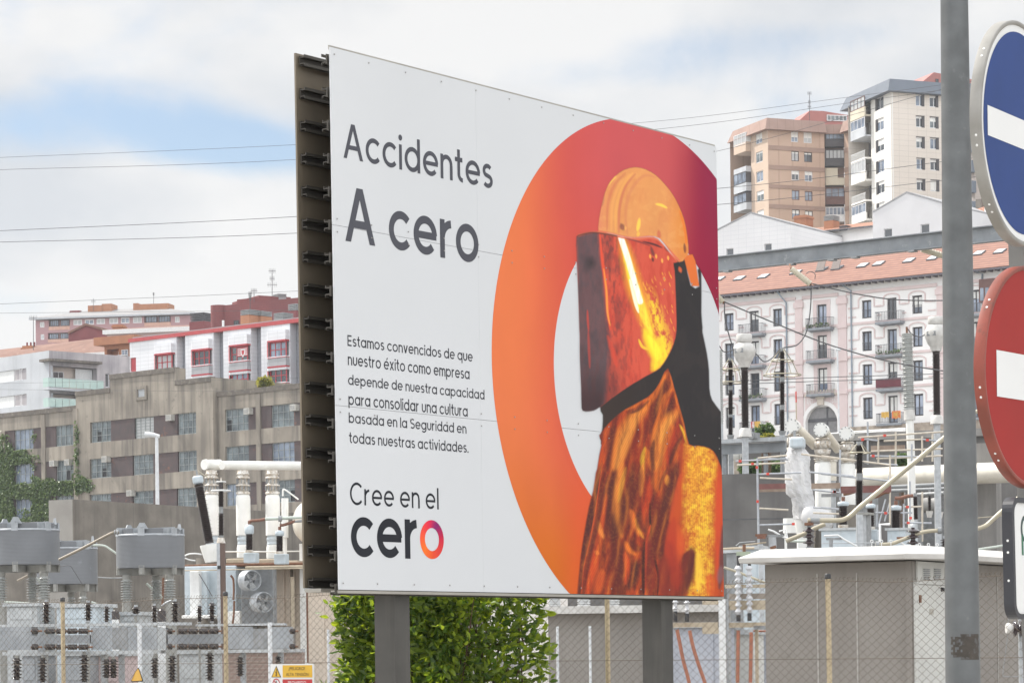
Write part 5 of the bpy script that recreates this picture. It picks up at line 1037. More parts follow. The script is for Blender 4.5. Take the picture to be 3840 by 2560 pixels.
mb.build('red_stripes', M_fr, t); mb2.build('white_stripes', M_fw, t)
cu, cz = (fr_[0] + fr_[2]) / 2 + .1, (fr_[1] + fr_[3]) / 2 - .1; MB().poly([RP.P(cu + x, cz + z, fo(cu) + .05) for x, z in ((-.35, .45), (.35, .45), (.33, -.1), (.0, -.5), (-.33, -.1))]).build('crest', M_fw, t)
MB().poly([RP.P(cu + x, cz + z, fo(cu) + .06) for x, z in ((-.2, .25), (.2, .25), (.18, -.05), (.0, -.3), (-.18, -.05))]).build('crest', M_fr, t)
BP = Pl(Z1(1800, 550), 350, -55); t = thing('brick_building', BP.P(0, 30), 'dark red windowless block with rounded corner tower above the white apartments', 'building')
M_rbrk = mat('dark red brick', (.215, .06, .06), (.17, .048, .05), rough=.8, scale=.3, brick=(.9, .3, .02, (.15, .045, .05)), head=-35)
r = BP.rect(Z1, 1600, 468, 1915, 700); solid(t, 'wall', M_rbrk, BP, r[0], 14, r[2] + 14, r[3], 12, o=-.01)
r2 = BP.rect(Z1, 1658, 412, 1905, 560); solid(t, 'wall', M_rbrk, BP, r2[0], r[3] - 1, r2[2], r2[3], 10, o=-2.2); BR = Pl(Z1(1900, 410), 352, 60); q = BR.rect(Z1, 1900, 430, 2138, 600); solid(t, 'wall', M_rbrk, BR, 0, 14, q[2], Zz(BR, Z1, 2000, 412), 8)
cx = BP.hit(Z1(1602, 560)); rr = mpx(62 / 1.96, 350); cc_ = BP.P(U(BP, Z1, 1602, 560), 0, -rr * .2); MB().lathe([(rr, 14), (rr, r[3] + .05)], Vector((cc_.x, cc_.y, 0)), n=32).build('corner_tower', M_rbrk, t)
def grille_stack(par, c, x0, y0, x1, y1, dp, hd, m, ycap):
    pl = Pl(c((x0 + x1) / 2, (y0 + y1) / 2), dp, hd); r = pl.rect(c, x0, ycap, x1, y1); st = MB().pbox(pl, r[0], r[1] - 3, r[2], r[3], -1.6, 0).build('chimney', m, par); q = pl.rect(c, x0 + 3, y0, x1 - 3, ycap); mb = MB()
    n_ = 4; h_ = (q[3] - q[1]) / n_; [mb.pbox(pl, q[0] - .1, q[1] + h_ * i + h_ * .35, q[2] + .1, q[1] + h_ * (i + 1), -1.6, 0) for i in range(n_)]; mb.pbox(pl, q[0] + .2, q[1], q[2] - .2, q[3], -1.35, -.25); mb.build('cowl', M_galvd, st)
grille_stack(ra, Z1, 1768, 512, 1832, 655, 303, -50, M_orange, 552); grille_stack(ra, Z1, 1840, 525, 1922, 640, 304, -50, M_orange, 562); grille_stack(t, Z1, 2118, 470, 2176, 605, 330, -50, M_dred, 520); grille_stack(t, Z1, 2048, 395, 2104, 425, 352, 60, M_galvd, 418); grille_stack(ra, Z1, 2012, 535, 2080, 610, 312, -50, M_galvd, 575)
r = BP.rect(Z1, 1722, 590, 1757, 645); window(t, BP, r, -.04, F_dark, G_dark, 2, 1, .08)
mb = MB(); p = pt(Z1(1641, 675), 302); mb.tube([p - ZU * 2, p + ZU * mpx(85 / 1.96, 302)], .13, n=8); mb.build('flue', M_wpaint, ra)
def antenna(c, x, y0, y1, dp, bars, label, half=22):
    b, tp = pt(c(x, y1), dp), pt(c(x, y0), dp); t = thing('roof_antenna', b, label, 'antenna'); k = mpx(1 / 1.96, dp); MB().tube([b - ZU * 1.0, tp], .045, n=6).build('mast', M_wire, t); mb = MB()
    for f, w_ in bars: q = b + (tp - b) * f; mb.tube([q - Vector((1, .2, 0)) * (w_ * k), q + Vector((1, .2, 0)) * (w_ * k)], .028, n=5); [mb.tube([q + Vector((1, .2, 0)) * (w_ * k * s) - ZU * .3, q + Vector((1, .2, 0)) * (w_ * k * s) + ZU * .3], .018, n=4) for s in (-.8, -.4, 0, .4, .8)]
    mb.build('aerial', M_wire, t)
antenna(Z1, 2000, 218, 408, 352, [(.95, 26), (.66, 18), (.42, 36)], 'tallest roof aerial above the dark red block'); antenna(Z1, 1867, 358, 405, 352, [(.7, 24)], 'short roof aerial with wide bar, left of the tallest one'); antenna(Z1, 1838, 382, 480, 348, [(.85, 14), (.55, 10)], 'thin roof aerial in front of the dark red block')
PK = Pl(Z1(600, 620), 520, -79)
M_pinkb = mat('faded pink brick', (.40, .24, .25), (.35, .20, .215), rough=.85, scale=.2, brick=(1.2, .35, .03, (.33, .2, .21)))
pb_ = thing('apartment_building', PK.P(0, 40), 'far long faded pink block with grey hipped roof and orange roof houses', 'building')
zt_ = Zz(PK, Z1, 800, 572); u0, u1 = U(PK, Z1, 262, 650), U(PK, Z1, 1405, 600)
up = [(292, 602, 326, 642), (538, 585, 603, 625), (622, 582, 690, 622), (708, 578, 772, 618), (802, 572, 868, 615), (888, 568, 952, 612), (976, 564, 1042, 610), (1285, 562, 1320, 606)]
bp = [(358, 582, 513, 660), (1060, 552, 1255, 632)]; lo = [(298, 692, 325, 732)]; lb = [(352, 680, 515, 752)]
hs = [PK.rect(Z1, *w) for w in up + lo]; bh = [PK.rect(Z1, *w) for w in bp + lb]
solid(pb_, 'wall', M_pinkb, PK, u0, 20, u1, zt_, 16, hs + bh, .6)
for i, h in enumerate(hs): window(pb_, PK, h, .15, F_white, (G_pale, G_pale, G_blue)[i % 3], 2, 1, .18)
for h in bh:
    plain(pb_, 'loggia_parapet', mat('pale orange parapet', (.56, .34, .27), rough=.85) if 'pale orange parapet' not in MATS else MATS['pale orange parapet'], PK, h[0], h[1], h[2], h[1] + (h[3] - h[1]) * .34, -.4, .05)
    for k in range(2): w_ = (h[2] - h[0]) / 2; window(pb_, PK, (h[0] + w_ * k + .2, h[1] + (h[3] - h[1]) * .36, h[0] + w_ * (k + 1) - .2, h[3] - .1), .3, F_dark, G_blue, 4, 1, .12)
ov = 1.0; zr = Zz(PK, Z1, 700, 522); mb = MB()
E_ = [(u0 - ov, ov), (u1 + ov, ov), (u1 + ov, -17), (u0 - ov, -17)]; Rg = [(u0 + 8, -8), (u1 - 8, -8)]
e = [PK.P(u, zt_ + .4, o) for u, o in E_]; r_ = [PK.P(u, zr + 1.2, o) for u, o in Rg]; mb.add(e + r_, [(0, 1, 5, 4), (1, 2, 5), (2, 3, 4, 5), (3, 0, 4), (3, 2, 1, 0)]); rf = mb.build('roof', mat('grey hipped roof', (.2, .2, .205), (.16, .16, .165), rough=.85, scale=.5, wave=(1.5, (.26, .25, .25), 'X', .3)), pb_)
plain(pb_, 'eave', M_gry, PK, u0 - ov, zt_ + .1, u1 + ov, zt_ + .39, .01, ov)
for b_, m in (((652, 482, 760, 525), M_orange), ((755, 470, 826, 520), M_orange), ((985, 466, 1020, 515), M_orange), ((1020, 470, 1245, 515), M_orange), ((518, 520, 592, 545), M_dred)):
    r = PK.rect(Z1, *b_, -6); MB().pbox(PK, r[0], zt_, r[2], r[3], -9, -5.5).build('roof_house', m, pb_)
antenna(Z1, 686, 428, 482, 525, [(.6, 16)], 'small roof aerial on the left roof house of the far pink block'); antenna(Z1, 1129, 388, 470, 525, [(.9, 6)], 'plain mast on the right roof house of the far pink block'); antenna(Z1, 245, 562, 790, 368, [(.97, 30)], 'tall thin mast at the left end of the far pink block')
M_wtile = mat('white rendered wall', (.85, .838, .825), (.81, .80, .79), rough=.6, scale=.3, streak=(.8, .1, .6, .85, .3), streak_c=(.5, .49, .48))
M_wcer = mat('white ceramic wall panels', (.70, .695, .705), (.66, .655, .665), rough=.5, scale=.3, brick=(1.1, .55, .022, (.58, .58, .60), 0), head=-37)
M_pinkp = mat('pink painted stone', (.70, .58, .57), (.65, .535, .525), rough=.8, scale=.8)
M_bal = mat('wrought iron railing', (.10, .105, .12), rough=.5); M_slab = mat('grey balcony slab', (.27, .29, .32), (.21, .225, .25), rough=.7, scale=2)
M_rt = mat('orange roof tiles', (.30, .15, .105), (.22, .105, .075), rough=.85, scale=1.1, wave=(.95, (.17, .085, .065), 'Z', .4), spots=(1.0, .62, .4, (.36, .24, .19)))
G_ten = glass('window glass with painted sky reflection', (.36, .42, .54), c2=(.15, .19, .27), scale=.7)  # bluish sky reflection put into the pane colour
TP = Pl(Z4(1040, 900), 300, -53)
tn = thing('tenement_building', TP.P(0, 22), 'long white four-storey tenement with pink bands, arched gateway and orange tile roof', 'building')
ze = Zz(TP, Z4, 1100, 405); u0, u1 = U(TP, Z4, -900, 800), U(TP, Z4, 2700, 700); zb = 14
ref = [(1160, 540, 1230, 672), (1165, 768, 1235, 912), (1173, 1010, 1240, 1160), (1180, 1253, 1243, 1412)]
RR = [TP.rect(Z4, *r) for r in ref]; fz = [(r[1], r[3]) for r in RR]; zd = .62
cols_ = [(150, 217, 'w'), (335, 402, 'd'), (507, 572, 'w'), (830, 903, 'D'), (1160, 1230, 'w'), (1345, 1415, 'd'), (1530, 1603, 'w')]
ys_ = [700, 690, 670, 655, 606, 603, 568]
cu = [(U(TP, Z4, a, y), U(TP, Z4, b, y), k) for (a, b, k), y in zip(cols_, ys_)]
sp_u = cu[6][0] - cu[5][0]
arch_c = U(TP, Z4, 866, 1400); ar = (U(TP, Z4, 985, 1420) - U(TP, Z4, 752, 1420)) / 2; az_t = Zz(TP, Z4, 866, 1310)
holes, info = [], []
mirror = [(cu[6][0] + sp_u * (k + .25), cu[6][1] + sp_u * (k + .25), 'd' if k == 2 else 'w') for k in (1, 2, 3)]
left_more = [(cu[0][0] - sp_u * k, cu[0][1] - sp_u * k, 'd' if k == 2 else 'w') for k in (1, 2, 3, 4)]
allc = cu + mirror + left_more
wW = (cu[4][1] - cu[4][0])
for ci, (a, b, k) in enumerate(allc):
    for fi, (z0, z1) in enumerate(fz):
        if k == 'D' and fi == 3: continue
        dd = z0 - (zd if k in 'dD' else 0)
        holes.append((a, dd, b, z1)); info.append((ci, fi, k, (a, dd, b, z1)))
mb = MB(); ghole = (arch_c - ar, zb, arch_c + ar, az_t - ar)
mb.wall(TP, u0, zb, u1, ze, holes + [(arch_c - ar, zb, arch_c + ar, az_t + .02)], .45)
na = 24
for s in (-1, 1):
    pts = [(arch_c + s * ar, az_t + .02)] + [(arch_c + s * ar * math.cos(rad(90 * i / na)), az_t - ar + ar * math.sin(rad(90 * i / na))) for i in range(na + 1)] + [(arch_c, az_t + .02)]
    p3 = [TP.P(u, z, 0) for u, z in pts]; mb.poly(p3 if s < 0 else p3[::-1])
    for i in range(1, na + 1):
        a, b = pts[i], pts[i + 1] if i < na + 1 else pts[i]; mb.poly([TP.P(*a, 0), TP.P(*b, 0), TP.P(*b, -.45), TP.P(*a, -.45)])
mb.shell(TP, u0, zb, u1, ze, 14); mb.build('wall', M_wtile, tn)
M_dk = mat('grey passage wall', (.26, .255, .26), (.2, .2, .205), rough=.9)
MB().pbox(TP, arch_c - ar, zb, arch_c + ar, az_t - .2, -.44, -.40).build('passage', M_dk, tn); mb = MB(); mb.pbox(TP, arch_c - ar, Zz(TP, Z4, 870, 1430), arch_c + ar, Zz(TP, Z4, 870, 1405), -.40, -.34); mb.pbox(TP, arch_c + .4, zb, arch_c + .55, az_t - .2, -.40, -.3); mb.each('passage_beam', mat('dark beam', (.10, .10, .11), rough=.8), tn)
mb = MB(); S = [(arch_c + (ar + .22) * math.cos(rad(a)), az_t - ar + (ar + .22) * math.sin(rad(a))) for a in range(0, 181, 6)]; S = [(S[0][0], zb)] + S + [(S[-1][0], zb)]; a, b = ribbon(S, .42, False)
n = len(S); V = [TP.P(u, z, o) for o in (.003, .12) for u, z in a + b]; F = []
for i in range(n - 1): F += [(2 * n + i, 3 * n + i, 3 * n + i + 1, 2 * n + i + 1), (i, i + 1, 2 * n + i + 1, 2 * n + i), (n + i, 3 * n + i, 3 * n + i + 1, n + i + 1)]
mb.add(V, F); mb.build('arch_trim', M_wtile, tn)
pu0, pu1 = U(TP, Z4, 745, 1400), U(TP, Z4, 993, 1380); zpt = Zz(TP, Z4, 868, 1240)
mb = MB()
zs_ = az_t - ar
for s in (-1, 1):      # pink spandrels
    ra_ = ar + .45; pts = [(pu0 if s < 0 else pu1, zpt)] + [(pu0 if s < 0 else pu1, zs_ + .5)] + [(arch_c + s * ra_ * math.cos(rad(a)), zs_ + ra_ * math.sin(rad(a))) for a in range(12, 91, 6)] + [(arch_c, zpt)]
    pts = [(min(max(u, pu0), pu1), z) for u, z in pts]; p3 = [TP.P(u, z, .004) for u, z in pts]; mb.poly(p3 if s < 0 else p3[::-1])
mb.each('spandrel', M_pinkp, tn)
mb = MB(); mb.pbox(TP, pu0, zpt, pu1, zpt + .22, .002, .18); [mb.pbox(TP, pu0 + .25 + i * .42, zpt + .22, pu0 + .42 + i * .42, zpt + .62, .002, .2) for i in range(int((pu1 - pu0) / .42))]; mb.build('cornice', mat('cream stucco', (.62, .56, .48), (.56, .50, .43), rough=.8), tn)
mb = MB(); mb.pbox(TP, arch_c - .38, az_t + .0, arch_c + .38, zpt - .05, .13, .34); mb.pbox(TP, arch_c - .5, zpt - .35, arch_c + .5, zpt - .02, .12, .42); mb.build('keystone', MATS['cream stucco'], tn)
hx = .75
text(tn, 'lettering', 'AÑO', M_wtile, TP.P(*TP.uz(Z4(757, 1312)), .02), TP.d, ZU, U(TP, Z4, 800, 1300) - U(TP, Z4, 757, 1310), .95)
text(tn, 'lettering', '1890', M_wtile, TP.P(*TP.uz(Z4(932, 1296)), .02), TP.d, ZU, U(TP, Z4, 976, 1290) - U(TP, Z4, 932, 1290), .75)
mbh = MB(); mbs = MB(); mbx = MB(); rails = []
for ci, fi, k, r in info:
    far = ci > 9
    window(tn, TP, r, .3, F_dark, (G_ten, G_ten, G_blue, G_dark)[(ci * 3 + fi * 2) % 4], 2, 1, .15, blind=(0, 0, .3, 0, 0, .55, 0)[(ci * 2 + fi * 3) % 7])
    a, b, c, e = r; um = (a + c) / 2
    A = []; hw = (c - a) / 2 + .38
    if k != 'D':
        zs2 = b + (zd if k == 'd' else 0) + (e - b - (zd if k == 'd' else 0)) * .62
        A = [(um - hw - .35, zs2), (um - hw, zs2), (um - hw, e + .05)] + [(um + hw * math.cos(rad(180 - t)), e + .05 + .42 * math.sin(rad(t))) for t in range(15, 180, 15)] + [(um + hw, e + .05), (um + hw, zs2), (um + hw + .35, zs2)]
        L1, L2 = ribbon(A, .13, False); n = len(A); mbh.add([TP.P(u, z, o) for o in (.003, .09) for u, z in L1 + L2], [f for i in range(n - 1) for f in ((2 * n + i, 3 * n + i, 3 * n + i + 1, 2 * n + i + 1), (i, i + 1, 2 * n + i + 1, 2 * n + i), (n + i, 3 * n + i, 3 * n + i + 1, n + i + 1))])
        mbx.prism([TP.P(um + ((c - a) / 2 + .02) * x, e - .01 + y, -.02) for x, y in ((-1, -.05), (-1, .06), (-.5, .22), (0, .27), (.5, .22), (1, .06), (1, -.05))], TP.n * -.29)
    else:
        mbs.pbox(TP, a - .45, b - .02, a - .003, e + .5, .003, .07); mbs.pbox(TP, c + .003, b - .02, c + .45, e + .5, .003, .07); mbs.pbox(TP, a - .45, e + .003, c + .45, e + .5, .0035, .065)
    if k in 'dD' and not (k == 'd' and fi == 4):
        w_ = 1.52; s_ = MB(); s_.pbox(TP, um - w_, b - .28, um + w_, b - .02, .005, .95); s_.prism([TP.P(um - w_ + .15, b - .281, .01), TP.P(um - w_ + .15, b - .281, .75), TP.P(um - w_ + .15, b - .42, .01)], TP.d * (2 * w_ - .3)); s_ = s_.build('balcony', M_slab, tn)
        rl = MB(); rl.pbox(TP, um - w_, b + 1.0, um + w_, b + 1.05, .88, .93); rl.pbox(TP, um - w_, b + .08, um + w_, b + .12, .88, .92)
        for i in range(17): x = um - w_ + .03 + (2 * w_ - .06) * i / 16; rl.pbox(TP, x - .013, b + .1, x + .013, b + 1.0, .892, .918)
        for x in (um - w_, um + w_ - .04): rl.pbox(TP, x, b + 1.0, x + .04, b + 1.05, .01, .88); [rl.pbox(TP, x + .01, b, x + .03, b + 1.0, .1 + .2 * j, .12 + .2 * j) for j in range(4)]
        rl.build('railing', M_bal, s_)
        if (ci, fi) == (5, 2): MB().pbox(TP, um - w_ + .02, b + .12, um + w_ - .02, b + .98, .93, .96).build('awning_cloth', mat('wine red balcony cloth', (.13, .022, .035), (.10, .017, .03), rough=.8), s_)
        if (ci * 7 + fi) % 3 == 0 and fi < 3:
            pm = MB(); [leaf(pm, TP.P(um + RNG.uniform(-w_ + .1, w_ - .1), b + RNG.uniform(.02, .35), .75 + RNG.uniform(-.1, .1)), rv(), rv(), .3, .2) for _ in range(90)]; pm.build('flower_boxes', M_ivy, s_)
    elif k == 'w':
        rl = MB(); rl.pbox(TP, a, b + .85, c, b + .9, -.06, -.03); [rl.pbox(TP, a + (c - a) * i / 8 - .012, b + .02, a + (c - a) * i / 8 + .012, b + .85, -.055, -.035) for i in range(1, 8)]; rl.build('window_railing', M_bal, tn)
mbh.each('hood_moulding', M_pinkp, tn); mbs.each('door_surround', M_pinkp, tn); mbx.each('window_head', F_dark, tn)
mb = MB()
pil = [(678, 728, 600), (992, 1052, 560), (1718, 1745, 470)]
pu = [(U(TP, Z4, a, y + 300), U(TP, Z4, b, y + 300)) for a, b, y in pil]; pu[2] = (pu[2][0], pu[2][0] + pu[1][1] - pu[1][0]); zp1 = Zz(TP, Z4, 1100, 498)
gaps = sorted(pu)
def band(z, t_, o):
    x = u0
    for a, b in gaps + [(u1, u1)]:
        if a > x: mb.pbox(TP, x, z, a - .002, z + t_, .003, o)
        x = b + .002
for fi in range(3): z = Zz(TP, Z4, 1100, (715, 957, 1200)[fi]); band(z - .12, .26, .12)
band(zp1, .34, .14)
for fi, (z0, z1) in enumerate(fz):       # plain string courses between the windows
    z = z0 + (z1 - z0) * .62 - .085; edges = sorted([(a - .70, c + .70) for ci, f, k, (a, b, c, e) in info if f == fi] + [(a - .2, b + .2) for a, b in pu] + [(cu[3][0] - 1.7, cu[3][1] + 1.7)])
    x = u0
    for a, c in edges + [(u1, u1)]:
        if a > x + .1: mb.pbox(TP, x, z, a, z + .17, .0032, .085); mb.pbox(TP, x, z - .95, a, z - .80, .0032, .07)
        x = max(x, c)
mb.build('string_courses', M_pinkp, tn)
mb = MB()
for a, b in pu:
    mb.pbox(TP, a, zb, b, zp1 - .002, .002, .2)
    for fi in range(3): z = Zz(TP, Z4, 1100, (715, 957, 1200)[fi]); mb.pbox(TP, a - .1, z - .35, b + .1, z + .1, .004, .30)
    mb.pbox(TP, a - .15, zp1 - .9, b + .15, zp1 - .3, .004, .30)
mb.each('pilaster', M_pinkp, tn)
M_pipe = mat('blue grey downpipe', (.25, .30, .36), rough=.5)
for (x, xt, y, yt) in ((610, 560, 560, 470), (1085, 1035, 470, 415), (2050, 2012, 345, 315)):
    a, b = TP.uz(Z4(x, y)); c, d = TP.uz(Z4(xt, yt)); mb = MB(); mb.tube([TP.P(c, d, .8), TP.P(c + .2, d - .3, .8), TP.P(a, b, .16), TP.P(a, zb + 2, .16)], .085, n=8); mb.build('downpipe', M_pipe, tn)
r = TP.rect(Z4, 2047, 388, 2160, 560); mb = MB(); mb.pbox(TP, *r, .003, .8); w_ = mb.build('gallery_window', F_wood, tn); mb = MB()
for i in range(3): d_ = (r[2] - r[0]) / 3; mb.pbox(TP, r[0] + d_ * i + .15, r[1] + .2, r[0] + d_ * (i + 1) - .05, r[3] - .9, .802, .82)
mb.build('pane', G_blue, w_)
mb = MB(); zrk = Zz(TP, Z4, 1300, 1462); mb.pbox(TP, pu1 + .9, zb - 3, u1, zrk, .21, .8); mb.pbox(TP, u0, zb - 3, pu0 - .9, zrk - .6, .21, .8); mb.each('base_wall', mat('rough tan stone base', (.40, .34, .28), (.24, .2, .165), rough=.95, scale=1.4, bump=.4), tn)
EO = 1.0; pitch = .47; rl_ = 11
s_ = (-TP.n * math.cos(math.atan(pitch)) + ZU * math.sin(math.atan(pitch))); e0, e1 = TP.P(u0, ze - .15, EO), TP.P(u1, ze - .15, EO)
mb = MB(); th_ = s_.cross(TP.d).normalized(); th_ = th_ if th_.z > 0 else -th_
mb.obox((e0 + e1) / 2 + s_ * rl_ / 2, (e1 - e0) / 2, s_ * rl_ / 2, th_ * .11); rf = mb.build('roof', M_rt, tn)
mb = MB(); [mb.pbox(TP, x, ze - .42, x + .18, ze - .2, .02, EO - .15) for x in np.arange(u0, u1, .8)]; mb.pbox(TP, u0, ze - .33, u1, ze - .14, EO - .02, EO + .12); mb.build('eaves', mat('dark eaves', (.13, .12, .14), (.1, .09, .11), rough=.7), tn)
rn = th_; ro_ = e0 + th_ * .112
def roofhit(p): r = ray(p); return CAM + r * ((ro_ - CAM).dot(rn) / r.dot(rn))
M_sky = mat('skylight glass', (.55, .58, .6), (.45, .48, .5), rough=.12, spec=.8); M_skd = mat('open dark skylight', (.12, .09, .08), rough=.6)
for x, y, open_ in ((262, 382, 0), (438, 368, 0), (676, 338, 0), (867, 316, 1), (980, 305, 1), (1168, 287, 0), (1285, 274, 0), (1508, 251, 0), (1684, 233, 0), (2022, 197, 0), (2175, 184, 0), (112, 386, 0)):
    c = roofhit(Z4(x, y)); mb = MB(); mb.obox(c + rn * (.06), TP.d * .55, s_ * .62, rn * .06); k = mb.build('skylight', M_bal, rf)
    if open_: mb = MB(); t2 = (s_ * .8 + rn * .6).normalized(); mb.obox(c + rn * .45 - s_ * .05, TP.d * .5, t2 * .58, t2.cross(TP.d) * .03); mb.build('pane', M_skd, k)
    else: MB().obox(c + rn * .13, TP.d * .46, s_ * .53, rn * .012).build('pane', M_sky, k)
M_clY = mat('yellow cloth', (.62, .38, .08), rough=.8); M_clO = mat('orange red cloth', (.60, .12, .05), (.60, .25, .05), rough=.8, scale=3, lo=.45, hi=.55)
def cloth(x0, y0, x1, y1, m, label, nm='flag', extra=None):
    r = TP.rect(Z4, x0, y0, x1, y1, .95); t = thing(nm, TP.P((r[0] + r[2]) / 2, r[1], .97), label, 'flag'); mb = MB(); k = 8
    for i in range(k):
        a, b = r[0] + (r[2] - r[0]) * i / k, r[0] + (r[2] - r[0]) * (i + 1) / k; fa, fb = .985 + .02 * math.sin(i * 1.7), .985 + .02 * math.sin((i + 1) * 1.7); dz = .06 * math.sin(i * 1.3)
        mb.add([TP.P(a, r[1] + dz, fa), TP.P(b, r[1] + .06 * math.sin((i + 1) * 1.3), fb), TP.P(b, r[3], fb), TP.P(a, r[3], fa)], [(0, 1, 2, 3)])
    mb.build('cloth', m, t)
    if extra: extra(t, r)
def star(t, r):
    cu_, cz_ = (r[0] + r[2]) / 2, (r[1] + r[3]) / 2; mb = MB()
    for k in range(8): a = rad(45 * k); d = (math.cos(a) * .42, math.sin(a) * .42); S = ribbon([(cu_, cz_), (cu_ + d[0], cz_ + d[1])], .08, False); mb.poly([TP.P(*p, 1.02 + .001 * k) for p in (S[0][0], S[0][1], S[1][1], S[1][0])])
    mb.build('chain_emblem', M_clY, t)
cloth(1305, 1360, 1360, 1402, M_clY, 'yellow cloth hanging on the lowest right balcony railing'); cloth(1382, 1352, 1447, 1408, M_clO, 'orange red flag with yellow star chains on the lowest right balcony', extra=star)
cloth(372, 1428, 415, 1478, M_clY, 'yellow cloth on the lowest left balcony behind the black insulators'); cloth(348, 1430, 371, 1478, mat('red and white towel', (.5, .08, .09), (.6, .55, .55), rough=.8, scale=4, lo=.48, hi=.52), 'red and white towel on the lowest left balcony', 'towel')
G1 = Pl(Z3(345, 1200), 352, -56); t = thing('house', G1.P(0, 24), 'white tiled gable house directly right of the billboard, below the brown tower', 'house')
pk = G1.uz(Z3(345, 1080)); a = G1.uz(Z3(100, 1205)); b = G1.uz(Z3(636, 1160)); hs = [G1.rect(Z3, 163, 1335, 216, 1385), G1.rect(Z3, 443, 1300, 497, 1352)]
def gable(t, pl, a, pk, b, hs, m, Dp, roofm, zb_=16):
    zc = min(a[1], b[1]); mb = MB(); mb.wall(pl, a[0], zb_, b[0], zc, hs, .3); mb.shell(pl, a[0], zb_, b[0], zc, Dp)
    mb.prism([pl.P(a[0], zc, 0), pl.P(b[0], zc, 0), pl.P(*b, 0), pl.P(*pk, 0), pl.P(*a, 0)], pl.n * -Dp); mb.build('wall', m, t)
    mb = MB(); 
    for p, q in ((a, pk), (pk, b)): mb.prism([pl.P(p[0], p[1] + .01, .05), pl.P(q[0], q[1] + .01, .05), pl.P(q[0], q[1] + .22, .05), pl.P(p[0], p[1] + .22, .05)], pl.n * -Dp)
    mb.build('roof', roofm, t); [window(t, pl, h, .2, F_white, G_dark, 1, 1, .08) for h in hs]
gable(t, G1, a, pk, b, hs, M_wcer, 14, M_rroof)
G2 = Pl(Z3(1490, 1100), 345, -52); t = thing('house', G2.P(0, 24), 'white gable house with smooth wall below the white tower, left of the lamp post', 'house')
pk = G2.uz(Z3(1490, 930)); a = G2.uz(Z3(1240, 1075)); b = G2.uz(Z3(1800, 1020)); hs = [G2.rect(Z3, 1322, 1190, 1382, 1252), G2.rect(Z3, 1592, 1157, 1656, 1222)]
gable(t, G2, a, pk, b, hs, mat('smooth white gable render', (.62, .615, .63), (.58, .575, .59), rough=.8, scale=.4), 16, M_rroof)
G3 = Pl(Z3(900, 1250), 362, -56); t = thing('house', G3.P(0, 24), 'low white house with bright orange tile roof between the two white gables', 'house')
r = G3.rect(Z3, 600, 1200, 1260, 1380); hs = []; solid(t, 'wall', M_wtile, G3, r[0], 14, r[2], r[3], 10, hs); zr1 = Zz(G3, Z3, 1100, 1135)
M_rt2 = mat('bright orange roof tiles', (.34, .17, .105), (.28, .13, .085), rough=.85, scale=1, wave=(.9, (.23, .11, .07), 'X', .4))
mb = MB(); mb.poly([G3.P(r[0] - .2, r[3] - .1, .8), G3.P(r[2], r[3] - .1, .8), G3.P(r[2], zr1 + .8, -7), G3.P(r[0] - .2, zr1 + .8, -7)]); rf = mb.build('roof', M_rt2, t)
plain(t, 'gutter', M_bal, G3, r[0] - .2, r[3] - .3, r[2], r[3] - .12, .75, .95)
q = G3.rect(Z3, 636, 1085, 722, 1175); k = MB().pbox(G3, q[0], q[1] - 1, q[2], q[3], -3, -1); k.pbox(G3, q[0] - .12, q[3] - .4, q[2] + .12, q[3] - .15, -3.1, -.9); k.build('chimney', M_orange, rf)
grille_stack(t, Z3, 882, 1095, 948, 1178, 364, -52, M_orange, 1132)
q = G3.rect(Z3, 1000, 1168, 1055, 1205); MB().pbox(G3, q[0], q[1], q[2], q[3], -1.6, .2).build('dormer', F_dark, t)
G4 = Pl(Z3(2120, 1050), 350, -52); t = thing('house', G4.P(0, 24), 'white house end with orange roof seen between lamp post and blue sign', 'house')
q = G4.rect(Z3, 2062, 970, 2330, 1260); solid(t, 'wall', M_wtile, G4, q[0], 14, q[2] + 6, q[3] + 1, 12); q2 = G4.rect(Z3, 1900, 1100, 2064, 1260, -.5); solid(t, 'wall', M_cream, G4, q2[0], 14, q[0] - .02, q2[3], 9, o=-.5)
zz_ = Zz(G4, Z3, 2015, 1000); mb = MB(); mb.poly([G4.P(q2[0], q2[3] + .05, .3), G4.P(q[0] - .02, q2[3] + .05, .3), G4.P(q[0] - .02, zz_ + 1.2, -6), G4.P(q2[0], zz_ + .6, -6)]); mb.build('roof', M_rt2, t); plain(t, 'eave', F_dark, G4, q2[0], q2[3] - .3, q[0] - .03, q2[3] + .04, .1, .5)
r = G4.rect(Z3, 1985, 970, 2030, 1005, -3); MB().pbox(G4, r[0], r[1] - 2, r[2], r[3], -5, -3.4).build('chimney', M_conc, t)
M_brn = mat('brown brick panels', (.50, .36, .275), (.45, .32, .245), rough=.85, scale=.25, brick=(2.2, 60, .14, (.42, .295, .225), 0))
M_brnd = mat('dark brown brick band', (.33, .225, .18), (.29, .2, .16), rough=.85, scale=.4)
M_tan = mat('sunlit tan brick', (.54, .42, .33), (.50, .385, .30), rough=.85, scale=.4)  # sunlight on the tower's left face put into a lighter brick colour
M_roofb = mat('brown roof parapet', (.30, .20, .165), (.26, .17, .14), rough=.85, scale=.4, brick=(1.3, 30, .05, (.24, .16, .13), 0))
cn = Z3(470, 500); BL_ = Pl(cn, 430, -22); BR_ = Pl(cn, 430, 68)
t = thing('tower_block', BR_.P(0, 40), 'brown brick tower block with dark horizontal bands and glazed corner balconies', 'tower block')
zb_ = 26; zt_ = Zz(BR_, Z3, 470, 452); uL = U(BL_, Z3, 345, 560); uR = U(BR_, Z3, 885, 560)
fr2 = [(640, 480, 693, 555), (642, 622, 698, 695), (643, 765, 700, 836), (645, 908, 702, 980), (647, 1050, 704, 1120)]; fl_r = [(732, 485, 793, 562), (736, 630, 795, 702), (740, 770, 798, 845), (741, 916, 798, 988), (742, 1060, 800, 1130)]
